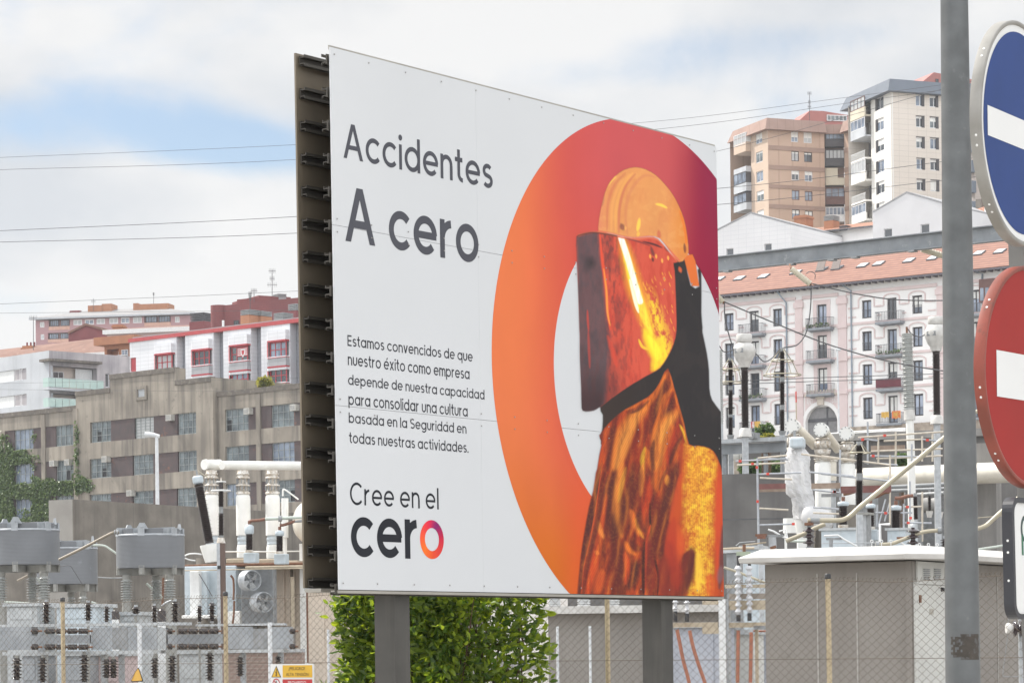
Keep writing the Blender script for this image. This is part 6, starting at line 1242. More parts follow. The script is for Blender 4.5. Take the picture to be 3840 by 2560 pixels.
hR_ = [BR_.rect(Z3, *w) for w in fr2] + [BR_.rect(Z3, *w) for w in fl_r]; hL_ = [BL_.rect(Z3, *w) for w in ((380, 482, 428, 566), (381, 625, 432, 705), (384, 768, 435, 848), (387, 912, 440, 990), (390, 1055, 440, 1110))]
mb = MB(); mb.wall(BR_, 0, zb_, uR, zt_, hR_, .25); mb.shell(BR_, 0, zb_, uR, zt_, 13, 0, False); mb.build('wall', M_brn, t)
mb = MB(); mb.wall(BL_, uL, zb_, -.01, zt_, hL_, .25, .012); mb.shell(BL_, uL, zb_, -.01, zt_, .3, .012); mb.build('wall', M_tan, t)
bands = [(578, 610), (722, 752), (865, 892), (1010, 1040)]
for y0, y1 in bands:
    za, zc = Zz(BR_, Z3, 480, y1), Zz(BR_, Z3, 480, y0); plain(t, 'band', M_brnd, BR_, .02, za, uR - .02, zc, .003, .10)
for i, h in enumerate(hR_): window(t, BR_, h, .16, (F_white, F_dark, F_white, F_wood, F_dark)[i % 5], (G_blue, G_pale, G_dark, G_blue)[i % 4], 2, 1, .11, blind=(.45, .15, .3, 0, .35)[i % 5])
for i, h in enumerate(hL_): window(t, BL_, h, .16, F_white, (G_blue, G_ind)[i % 2], 2, 1, .11, blind=(.55, .1, 0, .3, .6)[i % 5], o=.012)
hh = Zz(BR_, Z3, 470, 378) - zt_
mb = MB(); P = [BL_.P(uL - 6.5, zt_ - .3, .9), BR_.P(.0, zt_ - .3, .9) - BR_.d * .9, BR_.P(uR, zt_ - .3, .9)]; Q = [BL_.P(uL - 6, zt_ + hh, .1), BR_.P(.3, zt_ + hh, .1) - BR_.d * .5, BR_.P(uR, zt_ + hh, .1)]
mb.add(P + Q, [(0, 1, 4, 3), (1, 2, 5, 4)]); bk = [p - BR_.n * 8 for p in (P[2], P[0])]; mb.add([Q[0], Q[1], Q[2], Q[2] - BR_.n * 9, Q[0] - BL_.n * 4 + BR_.n * 0], [(0, 1, 2, 3, 4)]); mb.add([P[0], P[1], P[2], P[2] - BR_.n * 1.2, BR_.P(.4, zt_ - .3, -.3), P[0] - BL_.n * 1.2], [(0, 5, 4, 1), (1, 4, 3, 2)]); mb.build('parapet', M_roofb, t)
for y0, y1, m in ((500, 640, 0), (690, 790, 2), (785, 930, 1), (940, 1065, 1)):
    r = BL_.rect(Z3, 256, y0, 340, y1); mb = MB(); mb.pbox(BL_, r[0] + (0), r[1], uL - .02, r[1] + (r[3] - r[1]) * (.42 if m else .5), -3, .9); b_ = mb.build('balcony', M_tan if m == 0 else M_gry, t)
    if m < 2: window(b_, BL_, (r[0], r[1] + (r[3] - r[1]) * .43, uL - .03, r[3]), -.85, F_dark if m else F_white, (G_pale, G_blue)[m], 3, 1, .1); mb = MB(); mb.pbox(BL_, r[0], r[1] + (r[3] - r[1]) * .43, uL - .03, r[3], -2.9, .85); mb.build('inner_room', M_wpaint if m == 0 else F_dark, b_)
NP = Pl(Z3(955, 560), 436, 90); q = NP.rect(Z3, 885, 470, 1030, 1170); MB().pbox(NP, q[0], zb_, q[2], zt_, -6, -.05).build('balcony_bay', M_brnd, t)
for i, (y0, y1) in enumerate(((478, 598), (620, 740), (755, 880), (900, 1022), (1040, 1148))):
    r = NP.rect(Z3, 886, y0, 1028, y1); mb = MB(); mb.pbox(NP, r[0], r[1], r[2], r[1] + (r[3] - r[1]) * .42, 0, 1.3); b_ = mb.build('balcony', (F_dark, F_dark, M_cream, F_wood, M_wpaint)[i], t)
    if i != 2: window(b_, NP, (r[0], r[1] + (r[3] - r[1]) * .43, r[2], r[3]), -1.2, (F_dark, F_dark, F_white, F_wood, F_white)[i], (G_blue, G_pale, G_dark, G_blue, G_blue)[i], 5 if i != 3 else 3, 1, .13); MB().pbox(NP, r[0] + .02, r[1] + (r[3] - r[1]) * .43, r[2] - .02, r[3], 0, 1.19).build('inner_room', F_dark, b_)
    else: MB().pbox(NP, r[0], r[1] + (r[3] - r[1]) * .42, r[2] - 1.1, r[3], 0, 1.3).build('balcony_wall', M_cream, b_)
SR = Pl(Z3(1030, 560), 434, -25); q = SR.rect(Z3, 1030, 470, 1150, 1130); hs = [SR.rect(Z3, *w) for w in ((1075, 480, 1110, 550), (1078, 620, 1112, 690), (1082, 768, 1115, 838), (1086, 910, 1118, 975), (1088, 1050, 1120, 1110))]
solid(t, 'wall', M_brn, SR, 0, zb_, q[2] + 6, zt_, 8, hs, .2); [window(t, SR, h, .16, (F_dark, F_white)[i % 2], G_blue, 2, 1, .12) for i, h in enumerate(hs)]
for y0, y1 in bands: plain(t, 'band', M_brnd, SR, .02, Zz(BR_, Z3, 480, y1), q[2] + 5.9, Zz(BR_, Z3, 480, y0), .003, .10)
mb = MB(); mb.prism([NP.P(NP.uz(Z3(880, 500))[0], zt_ - .2, 1.6), NP.P(NP.uz(Z3(1032, 500))[0], zt_ - .2, 1.6), NP.P(NP.uz(Z3(1030, 500))[0], zt_ + hh * .85, 1.2), NP.P(NP.uz(Z3(884, 500))[0], zt_ + hh * .85, 1.2)], -NP.n * 8); mb.prism([SR.P(0, zt_ - .2, .8), SR.P(q[2] + 6, zt_ - .2, .8), SR.P(q[2] + 6, zt_ + hh, .2), SR.P(0, zt_ + hh, .2)], -SR.n * 5); mb.build('parapet', M_roofb, t)
M_penth = mat('red brick roof house', (.40, .165, .15), (.35, .14, .125), rough=.8, scale=.4)
PH = Pl(Z3(800, 370), 440, 75); r = PH.rect(Z3, 700, 332, 1062, 420); mb = MB(); mb.prism([PH.P(r[0], zt_, 0), PH.P(r[2], zt_, 0), PH.P(r[2], r[3] - .4, 0), PH.P(PH.uz(Z3(880, 325))[0], r[3] + .1, 0), PH.P(PH.uz(Z3(780, 325))[0], r[3] + .1, 0), PH.P(r[0], Zz(PH, Z3, 700, 395), 0)], -PH.n * 6); k = mb.build('roof_house', M_penth, t); r = PH.rect(Z3, 900, 358, 1050, 402); window(k, PH, r, -.1, F_white, G_ind, 5, 1, .12)
antenna(Z3, 775, 190, 400, 438, [(.97, 16), (.66, 10), (.5, 13)], 'roof aerial standing on the brown tower block')
cn = Z3(1375, 400); WL_ = Pl(cn, 395, -18); WR_ = Pl(cn, 395, 67)
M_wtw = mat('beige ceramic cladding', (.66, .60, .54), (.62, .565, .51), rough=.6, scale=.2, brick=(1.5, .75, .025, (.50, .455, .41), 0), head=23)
M_wtw2 = mat('white sunlit cladding', (.74, .72, .68), (.71, .69, .65), rough=.6, scale=.3)  # left face's sunlight put into the colour, whiter than the beige side
M_slate = mat('slate grey roof parapet', (.115, .135, .17), (.10, .12, .15), rough=.55, scale=.5)
t = thing('tower_block', WR_.P(0, 40), 'tall white and beige tower block with slate grey roof edge behind the lamp post', 'tower block')
zt_ = Zz(WR_, Z3, 1375, 178); uL = U(WL_, Z3, 1228, 500); uR = U(WR_, Z3, 1955, 500)
fw = [[(1555, 208, 1620, 292), (1557, 366, 1622, 448), (1561, 520, 1625, 602), (1563, 676, 1628, 758), (1566, 830, 1632, 912)], [(1655, 217, 1722, 300), (1659, 374, 1725, 456), (1661, 528, 1727, 610), (1664, 683, 1729, 765), (1667, 838, 1733, 919)]]
zf = [(WR_.rect(Z3, *w)[1], WR_.rect(Z3, *w)[3]) for w in fw[0]]; c1 = WR_.rect(Z3, *fw[0][1]); c2 = WR_.rect(Z3, *fw[1][1]); sp_f = zf[0][0] - zf[1][0]
hs = [(a[0], z0, a[2], z1) for a in (c1, c2, (c2[0] + 3.6, 0, c2[2] + 3.6, 0)) for z0, z1 in zf + [(zf[-1][0] - sp_f, zf[-1][1] - sp_f), (zf[-1][0] - 2 * sp_f, zf[-1][1] - 2 * sp_f)]]
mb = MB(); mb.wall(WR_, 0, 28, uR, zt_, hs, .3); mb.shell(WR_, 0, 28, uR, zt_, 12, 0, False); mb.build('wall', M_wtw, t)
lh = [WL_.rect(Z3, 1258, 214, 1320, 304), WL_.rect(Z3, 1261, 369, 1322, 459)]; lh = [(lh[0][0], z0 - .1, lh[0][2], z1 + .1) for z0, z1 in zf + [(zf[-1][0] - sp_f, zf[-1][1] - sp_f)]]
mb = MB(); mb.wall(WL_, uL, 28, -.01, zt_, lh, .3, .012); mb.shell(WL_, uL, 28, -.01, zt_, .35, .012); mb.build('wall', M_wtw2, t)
for i, h in enumerate(hs): w_ = window(t, WR_, h, .2, F_white, (G_blue, G_dark, G_ind)[i % 3], 2, 1, .13, blind=(0, .1, .3, 0, .15, .8)[i % 6]); mb = MB(); mb.pbox(WR_, h[2] - .42, h[1], h[2] - .0, h[3], -.19, -.02); mb.pbox(WR_, h[0], h[3] - .0, h[2], h[3] + .1, .003, .04); mb.build('shutter_box', F_dark, w_)
for i, h in enumerate(lh): w_ = window(t, WL_, h, .2, F_white, (G_dark, G_blue)[i % 2], 2, 1, .13, o=.012, blind=(0, .2, .4)[i % 3]); mb = MB(); mb.pbox(WL_, h[0], h[1], h[0] + .5, h[3], -.18, -.0); mb.build('shutter_box', F_dark, w_)
hh = Zz(WR_, Z3, 1370, 93) - zt_
mb = MB(); u9 = U(WL_, Z3, 1085, 300); P = [WL_.P(u9 - 2, zt_ - .2, 1.0), WR_.P(0, zt_ - .2, 1.0) - WR_.d * 1.0, WR_.P(uR, zt_ - .2, 1.0)]; Q = [WL_.P(u9 - 1.2, zt_ + hh, .3), WR_.P(.2, zt_ + hh, .3) - WR_.d * .5, WR_.P(uR, zt_ + hh, .3)]
mb.add(P + Q, [(0, 1, 4, 3), (1, 2, 5, 4)]); mb.add(Q + [Q[2] - WR_.n * 9, Q[0] - WL_.n * 6], [(0, 1, 2, 3, 4)]); mb.add(P + [WR_.P(uR, zt_ - .2, -.2), WR_.P(.3, zt_ - .2, -.3), P[0] - WL_.n * 1.3], [(0, 5, 4, 1), (1, 4, 3, 2)]); mb.build('parapet', M_slate, t)
for i in range(6):
    y0, y1 = (235, 390, 545, 700, 860, 1015)[i], (388, 535, 700, 860, 1010, 1150)[i]
    r = WL_.rect(Z3, 1120 + i * 2, y0, 1222, y1); open_ = i in (2, 4)
    mb = MB(); mb.pbox(WL_, r[0], r[1], uL - .02, r[1] + .25, -2.5, 1.0); 
    if not open_: mb.pbox(WL_, r[0], r[1] + .25, uL - .02, r[1] + (r[3] - r[1]) * .45, .75, .98)
    b_ = mb.build('balcony', (M_cream, M_gry, M_wtw2, M_wtw2, M_wtw2, M_wtw2)[i], t)
    if not open_: window(b_, WL_, (r[0], r[1] + (r[3] - r[1]) * .46, uL - .03, r[3] - .05), -.9, (F_wood, F_white)[i > 0], (G_pale, G_blue, G_dark, G_pale)[i % 4], 4, 1, .1)
    else:
        mb = MB(); mb.pbox(WL_, r[0], r[1] + 1.2, uL - .03, r[1] + 1.26, .9, .96); [mb.pbox(WL_, r[0] + .25 * j, r[1] + .3, r[0] + .25 * j + .05, r[1] + 1.2, .91, .95) for j in range(int((uL - r[0]) / .25))]; mb.build('railing', M_wpaint, b_)
    MB().pbox(WL_, r[0] + .6, r[1] + .3, uL - .04, r[3] - .05, -2.3, -1.6).build('inner_room', (F_dark, M_wtw2)[i % 2], b_)
PH = Pl(Z3(1700, 90), 402, 70); r = PH.rect(Z3, 1610, 55, 1990, 125); mb = MB(); mb.prism([PH.P(r[0], zt_ + hh * .5, 0), PH.P(r[2], zt_ + hh * .5, 0), PH.P(r[2], r[3] - .6, 0), PH.P(PH.uz(Z3(1690, 50))[0], r[3] + .1, 0), PH.P(r[0], Zz(PH, Z3, 1610, 108), 0)], -PH.n * 7); k = mb.build('roof_house', M_penth, t); r = PH.rect(Z3, 1700, 92, 1722, 122); window(k, PH, r, -.05, F_dark, G_dark, 1, 1, .1)
WW = Pl(Z3(1975, 500), 380, 50); q = WW.rect(Z3, 1957, 120, 2300, 1060); hs = [WW.rect(Z3, 2022, 825, 2066, 908), WW.rect(Z3, 2022, 670, 2060, 752)]
M_wing = mat('brown grey tower wing', (.40, .35, .32), (.36, .31, .28), rough=.7, scale=.3, brick=(1.5, .75, .025, (.32, .28, .26), 0), head=40)
t = thing('tower_block', WW.P(0, 40), 'grey brown tower block seen between the lamp post and the blue sign', 'tower block')
solid(t, 'wall', M_wing, WW, q[0] + .8, 28, q[2], Zz(WW, Z3, 1985, 205), 1.0, hs, .2); [window(t, WW, h, .16, F_dark, G_blue, 2, 1, .12) for h in hs]
mb = MB(); [mb.pbox(WW, q[0], Zz(WW, Z3, 1970, y) - 1.6, q[0] + .78, Zz(WW, Z3, 1970, y), -.8, .3) for y in (540, 690, 840, 990)]; mb.each('window_strip', M_slate, t); plain(t, 'parapet', M_slate, WW, q[0], Zz(WW, Z3, 1985, 205), q[2], Zz(WW, Z3, 1985, 130), -1.0, .4)
def gz(p): return hgt(p.x, p.y)
def sheds(rc, rs, h, n, r_end=None):
    pr = [(rc * 1.15, 0), (rc * 1.15, h * .02)]
    for i in range(n):
        a = h * (.03 + .94 * i / n); d = h * .94 / n; R_ = rs * (1 if i % 2 == 0 or n < 12 else .9)
        pr += [(rc, a), (rc, a + d * .30), (R_ * .96, a + d * .36), (R_, a + d * .42), (R_ * .9, a + d * .54), (rc * 1.05, a + d * .86)]
    return pr + [(rc * 1.15, h * .98), (rc * 1.15, h)]
def ins(par, c, x0, y0, x1, y1, dp, rc, rs, n, m=M_porc, name='insulator', seg=18):
    """ribbed insulator from its lower end (x1,y1) to its upper end (x0,y0); radii in photo pixels"""
    a, b = pt(c(x1, y1), dp), pt(c(x0, y0), dp); ax_ = b - a
    return MB().lathe(sheds(mpx(rc, dp), mpx(rs, dp), ax_.length, n), a, ax_, n=seg).build(name, m, par)
def cyl(par, name, m, c, x0, y0, x1, y1, dp, r0, r1=None, n=18):
    a, b = pt(c(x1, y1), dp), pt(c(x0, y0), dp); r1 = r0 if r1 is None else r1
    return MB().lathe([(mpx(r0, dp), 0), (mpx(r1, dp), (b - a).length)], a, b - a, n=n).build(name, m, par)
def pipe(par, name, m, c, pts, dp, r, n=8, smooth=6, closed=False):
    """bent tube through photo points (x, y[, extra depth])"""
    P = [pt(c(q[0], q[1]), dp + (q[2] if len(q) > 2 else 0)) for q in pts]
    if smooth and len(P) > 2:
        o = []
        for i in range(len(P) - 1):
            g_ = lambda k: P[min(max(k, 0), len(P) - 1)]; a, b, c2, d = g_(i - 1), g_(i), g_(i + 1), g_(i + 2)
            for t in range(smooth): t /= smooth; o.append(.5 * (2 * b + (c2 - a) * t + (2 * a - 5 * b + 4 * c2 - d) * t * t + (3 * b - a - 3 * c2 + d) * t ** 3))
        P = o + [P[-1]]
    return MB().tube(P, mpx(r, dp), n=n, closed=closed).build(name, m, par)
def sup(par, c, x, y, dp, w=5, m=M_galv, name='support', zend=None):
    """square support down to the ground"""
    p = pt(c(x, y), dp); h = mpx(w, dp); return MB().box(p.x - h, p.y - h, gz(p) if zend is None else zend, p.x + h, p.y + h, p.z).build(name, m, par)
def sbox(par, name, m, c, x0, y0, x1, y1, dp, th, hd=-62, o=0, bev=0):
    pl = Pl(c((x0 + x1) / 2, (y0 + y1) / 2), dp, hd); r = pl.rect(c, x0, y0, x1, y1); mb = MB().pbox(pl, *r, -th + o, o); ob = mb.build(name, m, par)
    if bev:
        b = ob.modifiers.new('bevel', 'BEVEL'); b.width = bev; b.segments = 2
    return ob
def rootat(name, c, x, y, dp, label, cat, group=None):
    p = pt(c(x, y), dp); return thing(name, Vector((p.x, p.y, gz(p))), label, cat, group)
M_coil = mat('grey coil varnish', (.19, .20, .215), (.15, .158, .17), rough=.4, scale=1.6, wave=(22, (.14, .148, .16), 'Z', .15), spots=(2.2, .62, .3, (.32, .34, .36)))
M_coilm = mat('cast aluminium spider', (.36, .38, .40), (.28, .30, .32), rough=.5, scale=8, metal=.2)
M_pedg = mat('grey tapered pedestal', (.29, .29, .275), (.24, .24, .225), rough=.7, scale=5, streak=(9, .7, .5, .8, .5), streak_c=(.18, .16, .13))
def reactor(cx, yt, yb, wpx, dp, label, c=A1, full=True):
    t = rootat('coil_reactor', c, cx, yb, dp, label, 'coil reactor', 'grey coil reactors'); k = 1 / 2.3757
    ctr = pt(c(cx, yb), dp); R_ = mpx(wpx / 2 * k, dp); z1 = pt(c(cx, yt), dp).z; z0 = ctr.z; o = Vector((ctr.x, ctr.y, 0)); hgt2 = z1 - z0
    mb = MB(); nrib = 26; pr = [(R_ * .80, z0)]
    for i in range(nrib): z = z0 + hgt2 * i / nrib; d = hgt2 / nrib; pr += [(R_, z + d * .1), (R_ * 1.0, z + d * .75), (R_ * .994, z + d * .9)]
    pr += [(R_, z1 - .001), (R_ * .99, z1), (R_ * .80, z1), (R_ * .80, z0)]
    mb.lathe(pr, o, n=64, caps=False); mb.build('coil', M_coil, t)
    MB().lathe([(R_ * 1.012, z1 - .01), (R_ * 1.012, z1 + .025), (R_ * .98, z1 + .03)], o, n=64, caps=False).build('top_ring', M_coilm, t)
    hb = hgt2 * .20; mb = MB(); mb2 = MB(); lug = MB()
    for i in range(6):
        a = rad(60 * i + 22); d = Vector((math.cos(a), math.sin(a), 0)); e = Vector((-math.sin(a), math.cos(a), 0))
        mb.obox(o + d * R_ * .5 + ZU * (z1 + hb * .5 + .03), d * R_ * .5, e * .012, ZU * hb * .5); mb.obox(o + d * R_ * .98 + ZU * (z1 + hb * .45), d * .02, e * .07, ZU * hb * .62)
        mb2.obox(o + d * R_ * .5 + ZU * (z0 - hb * .5), d * R_ * .52, e * .03, ZU * hb * .5); mb2.obox(o + d * R_ * .97 + ZU * (z0 - hb * .3), d * .02, e * .06, ZU * hb * .7)
        if i % 2 == 0:
            q = o + d * R_ * .86 + ZU * (z1 + hb * .9); lug.prism([q - e * .13, q + e * .13, q + e * .05 + ZU * hb * .95, q - e * .05 + ZU * hb * .95], d * .03)
    arcs = MB()
    for a0 in (200, 262, 320, 20, 80, 140):
        S = [o + Vector((math.cos(rad(a)), math.sin(rad(a)), 0)) * R_ * .84 for a in range(a0, a0 + 46, 6)]
        for p, q in zip(S, S[1:]): arcs.add([p + ZU * (z1 + .03), q + ZU * (z1 + .03), q + ZU * (z1 + .03 + hb * .8), p + ZU * (z1 + .03 + hb * .8)], [(0, 1, 2, 3)])
    mb.build('top_spider', M_coilm, t); arcs.build('inner_coil_band', M_coil, t); mb2.build('bottom_spider', M_pedg, t); lug.build('lifting_lug', M_coilm, t)
    zi = z0 - hb; zl = zi - hgt2 * .78
    for i in range(3):
        a = rad(120 * i + 205); d = Vector((math.cos(a), math.sin(a), 0)) * R_ * .74; p = o + d
        MB().lathe([(.085, 0), (.10, hb * .35), (.085, hb * .7)], p + ZU * (zi - hb * .65), n=16).build('insulator_cap', M_pedg, t)
        MB().lathe(sheds(.075, .135, zi - hb * .65 - zl, 8), p + ZU * zl, n=20).build('insulator', M_porcg, t)
        MB().lathe([(.17, 0), (.10, zl - gz(p))], p + ZU * gz(p), n=16).build('pedestal', M_pedg, t)
    return t, o, R_, z0, z1
reactor(228, 212, 520, 606, 60, 'large grey coil reactor on ribbed legs, cut by the left edge of the photo')
reactor(1342, 258, 548, 606, 60, 'large grey coil reactor on ribbed legs, near the middle of the left substation')
reactor(580, 375, 692, 580, 74, 'grey coil reactor standing behind, between the two nearer coil reactors')
DF = 46; BF = Pl(A1(830, 1150), DF, -86)
fr_t = thing('busbar_frame', BF.P(0, 0), 'long pale grey steel busbar frame behind the left fence', 'steel frame')
xr = lambda c, *b: BF.rect(c, *b)
M_duct = mat('pale grey duct panel', (.34, .36, .38), (.26, .28, .30), rough=.6, scale=3, streak=(5, .6, .5, .8, .4), streak_c=(.25, .24, .22))
for b, th, m, nm in (((-60, 1036, 3200 * 0 + 1660, 1062), .5, M_fpaint, 'top_flange'), ((-40, 1068, 282, 1272), .42, M_duct, 'duct_panel'), ((810, 1070, 1000, 1268), .42, M_duct, 'duct_panel'), ((1140, 1072, 1400, 1268), .42, M_duct, 'duct_panel'), ((282, 1140, 800, 1215), .40, M_duct, 'duct_panel'), ((20, 1282, 1430, 1312), .5, M_fpaint, 'bottom_flange'), ((1000, 1070, 1138, 1268), .36, M_galvd, 'duct_panel'), ((1402, 1075, 1480, 1268), .40, M_fpaint, 'duct_panel')):
    MB().pbox(BF, *xr(A1, *b), -th, 0).build(nm, m, fr_t)
for b, th, m, nm in (((450, 628, 1545, 655), .5, M_fpaint, 'top_flange'), ((845, 668, 1170, 945), .42, M_duct, 'duct_panel'), ((1172, 690, 1360, 945), .38, M_galvd, 'duct_panel'), ((1362, 668, 1635, 942), .42, M_duct, 'duct_panel'), ((100, 762, 790, 880), .40, M_duct, 'duct_panel'), ((850, 955, 1555, 990), .5, M_fpaint, 'bottom_flange')):
    MB().pbox(BF, *xr(A3, *b), -th + .01, .012).build(nm, m, fr_t)
for x in (95, 345, 880, 1040, 1500): p = BF.rect(A1, x - 22, 1312, x + 22, 1560); MB().pbox(BF, p[0], 0, p[2], p[3], -.45, -.33).build('leg', M_galv, fr_t)
for x in (1000, 1480): p = BF.rect(A3, x - 30, 990, x + 30, 1360); MB().pbox(BF, p[0], 0, p[2], p[3], -.45, -.33).build('leg', M_galv, fr_t)
def hins(c, x0, x1, y, n, dp=45.6):
    """row of glossy ribbed insulators lying along the frame"""
    for k in range(n):
        a = x0 + (x1 - x0) * k / n; b = x0 + (x1 - x0) * (k + .86) / n; P0, P1 = BF.hit(c(a, y), .2), BF.hit(c(b, y), .2); L_ = (P1 - P0).length; r = mpx(11.5, 46) * (1 if c is A1 else 1)
        MB().lathe([(r * .7, 0), (r, .01)] + [(r * (1 if i % 2 else .82), L_ * (.1 + .8 * i / 11)) for i in range(12)] + [(r * .7, L_)], P0, P1 - P0, n=16).build('insulator', M_porc, fr_t)
    MB().tube([BF.hit(c(x0 - 10, y), .2), BF.hit(c(x1 + 25, y), .2)], .018, n=6).build('rod', M_rust, fr_t)
for y in (1104, 1246): hins(A1, 285, 350, y, 1); hins(A1, 405, 800, y, 4)
for y in (722, 916): hins(A3, 100, 165, y, 1); hins(A3, 232, 755, y, 4); hins(A3, 1638, 1715, y, 1)
def post_ins(c, x, y0, y1, dp, rs, n, label, m=M_porc, up=True, cap=True, group='dark post insulators of the left substation', capm=M_galv):
    t = rootat('post_insulator', c, x, y1, dp, label, 'insulator', group); ins(t, c, x, y0, x, y1, dp, rs * .58, rs * 1.2, max(3, int(n * .75)), m)
    if cap: cyl(t, 'cap', capm, c, x, y0 - 20, x, y0, dp, rs * .45); 
    cyl(t, 'base', M_galv, c, x, y1, x, y1 + 14, dp, rs * .6); p = pt(c(x, y1 + 14), dp); r = mpx(rs * .35, dp); MB().box(p.x - r, p.y - r, gz(p), p.x + r, p.y + r, p.z).build('stand', M_pedg, t); return t
for c, x, y0, y1, dp, rs, n, lb in ((A1, 412, 845, 1038, 49, 15, 9, 'dark ribbed post insulator just left of the leftmost cream fence post cap'), (A1, 785, 850, 1010, 49, 14, 8, 'dark ribbed post insulator under the tip of the rear coil reactor'), (A1, 950, 885, 1022, 50, 11, 7, 'slim dark post insulator between rear and middle coil reactors'), (A1, 1375, 880, 1025, 50, 12, 7, 'slim dark post insulator under the middle coil reactor'), (A1, 1560, 840, 1035, 49, 15, 9, 'dark ribbed post insulator below the right leg of the middle coil reactor'),
                                (A3, 497, 405, 605, 49, 11, 9, 'slimmer dark post insulator left of the second cream fence post'), (A3, 655, 370, 598, 49, 13, 9, 'taller dark post insulator nearest the second cream fence post'),
                                (A1, 1210, 890, 950, 52, 16, 4, 'short fat dark insulator behind the middle coil reactor leg')):
    post_ins(c, x, y0, y1, dp, rs, n, lb)
for c, x, y0, y1, rs, n, lb in ((A1, 150, 1345, 1540, 17, 9, 'dark hanging insulator under the frame, leftmost in the photo'), (A1, 380, 1340, 1560, 15, 10, 'dark hanging insulator under the frame left of the first cream post'), (A1, 752, 1315, 1560, 16, 11, 'dark hanging insulator under the frame right of the first cream post'), (A1, 950, 1355, 1520, 16, 8, 'left one of the close pair of dark insulators under the frame'), (A1, 1010, 1355, 1520, 17, 8, 'right one of the close pair of dark insulators under the frame'), (A1, 1378, 1345, 1520, 14, 8, 'dark hanging insulator just right of the yellow triangle'), (A1, 1535, 1325, 1560, 15, 11, 'dark hanging insulator second to the right of the yellow triangle'),
                             (A3, 628, 1000, 1345, 15, 12, 'dark hanging insulator left of the second cream post, low'), (A3, 1010, 1050, 1290, 14, 10, 'dark hanging insulator left of the danger sign'), (A3, 1488, 1040, 1130, 12, 5, 'short dark insulator directly above the danger sign')):
    p = pt(c(x, y0), 45.9); t = thing('hanging_insulator', p, lb, 'insulator', 'dark insulators hanging under the busbar frame'); ins(t, c, x, y0, x, y1, 45.9, rs * .58, rs * 1.2, max(3, int(n * .75))); cyl(t, 'cap', M_pedg, c, x, y0 - 26, x, y0, 45.9, rs * .42)
for c, x, y0, y1, rs, lb in ((A1, 1030, 915, 1000, 15, 'short fat dark bushing on a pale base right of the slim insulator'), (A1, 1440, 905, 1020, 17, 'fat dark bushing in the shade under the middle coil reactor')):
    t = rootat('bushing', c, x, y1, 51, lb, 'insulator'); MB().lathe([(mpx(rs, 51) * q, pt(c(x, y1 + (y0 - y1) * h), 51).z - pt(c(x, y1), 51).z) for q, h in ((1, 0), (1.05, .1), (.9, .12), (1.02, .3), (.9, .33), (1.02, .55), (.9, .6), (1, .8), (.6, .9), (.4, 1))], pt(c(x, y1), 51), n=18).build('bushing_body', M_porc, t); p = pt(c(x, y1), 51); r = mpx(rs * .8, 51); MB().box(p.x - r, p.y - r, gz(p), p.x + r, p.y + r, p.z).build('base', M_wpaint, t)
def cabinet(c, x0, y0, x1, y1, dp, label, m=M_white, hd=-80, th=1.0, lid=True, name='equipment_cabinet', door=True):
    pl = Pl(c((x0 + x1) / 2, (y0 + y1) / 2), dp, hd); r = pl.rect(c, x0, y0, x1, y1); zg = gz(pl.P(0, 0)); t = thing(name, pl.P((r[0] + r[2]) / 2, zg, -th / 2), label, 'cabinet')
    MB().pbox(pl, r[0], zg, r[2], r[3], -th, 0).build('housing', m, t)
    if lid: MB().pbox(pl, r[0] - .06, r[3] + .002, r[2] + .06, r[3] + .07, -th - .06, .06).build('lid', M_fpaint, t)
    if door: MB().pbox(pl, r[0] + (r[2] - r[0]) * .12, r[1] + (r[3] - r[1]) * .08, r[0] + (r[2] - r[0]) * .86, r[3] - (r[3] - r[1]) * .1, .002, .018).build('door', m, t)
    return t, pl, r
cabinet(A1, 60, 885, 330, 1010, 52, 'low white cabinet behind the fence under the left coil reactor', M_fpaint); cabinet(A1, 505, 895, 860, 1000, 52, 'long low pale duct box behind the first cream post', M_lblue)
cabinet(A1, 1070, 965, 1240, 1020, 53, 'low white box between the legs of the middle coil reactor', M_fpaint); cabinet(A1, 570, 1325, 790, 1560, 50, 'pale bluish cabinet behind the frame, right of the first cream post', M_duct); cabinet(A1, 200, 1325, 330, 1560, 50, 'narrow pale cabinet behind the frame near the left edge', M_duct); cabinet(A1, 805, 1330, 1080, 1570, 50.5, 'pinkish grey cabinet behind the close pair of insulators', M_pinkw); cabinet(A3, 245, 1010, 590, 1340, 50, 'whitish cabinet behind the frame left of the second cream post', M_fpaint)
M_brw = mat('brown brick low wall', (.30, .22, .19), (.24, .175, .155), rough=.9, scale=2, brick=(.25, .08, .01, (.33, .28, .25)))
lw_ = Pl(A3(1300, 1150), 62, -85); r = lw_.rect(A3, 640, 995, 1800, 1500); t = thing('brick_wall', lw_.P((r[0] + r[2]) / 2, 0), 'low brown brick wall behind the right end of the busbar frame', 'wall'); MB().pbox(lw_, r[0], 0, r[2], r[3], -.3, 0).build('wall', M_brw, t); MB().pbox(lw_, r[0], r[3] + .002, r[2], r[3] + .08, -.36, .05).build('coping', M_galv, t)
def bus(name, c, pts, dp, r, m, label, cat='bus tube', clamps=(), smooth=6):
    p = pt(c(pts[0][0], pts[0][1]), dp); t = thing(name, p, label, cat); pipe(t, 'tube', m, c, pts, dp, r, 10, smooth)
    for x, y, dx, dy in clamps: cyl(t, 'clamp', M_galvd, c, x, y, x + dx, y + dy, dp, r * 1.7)
    return t
bus('bus_tube', A1, [(1060, 228), (1010, 228), (960, 250), (750, 360), (525, 470)], 59, 5.4, M_busd, 'thick tan bus tube sloping from the middle to the left coil reactor', clamps=((1040, 228, 14, 0), (1018, 226, 10, 0)))
bus('bus_tube', A1, [(525, 470, .4), (330, 570, 3), (160, 655, 5)], 60.5, 5.0, M_busd, 'tan bus tube continuing under the left coil reactor')
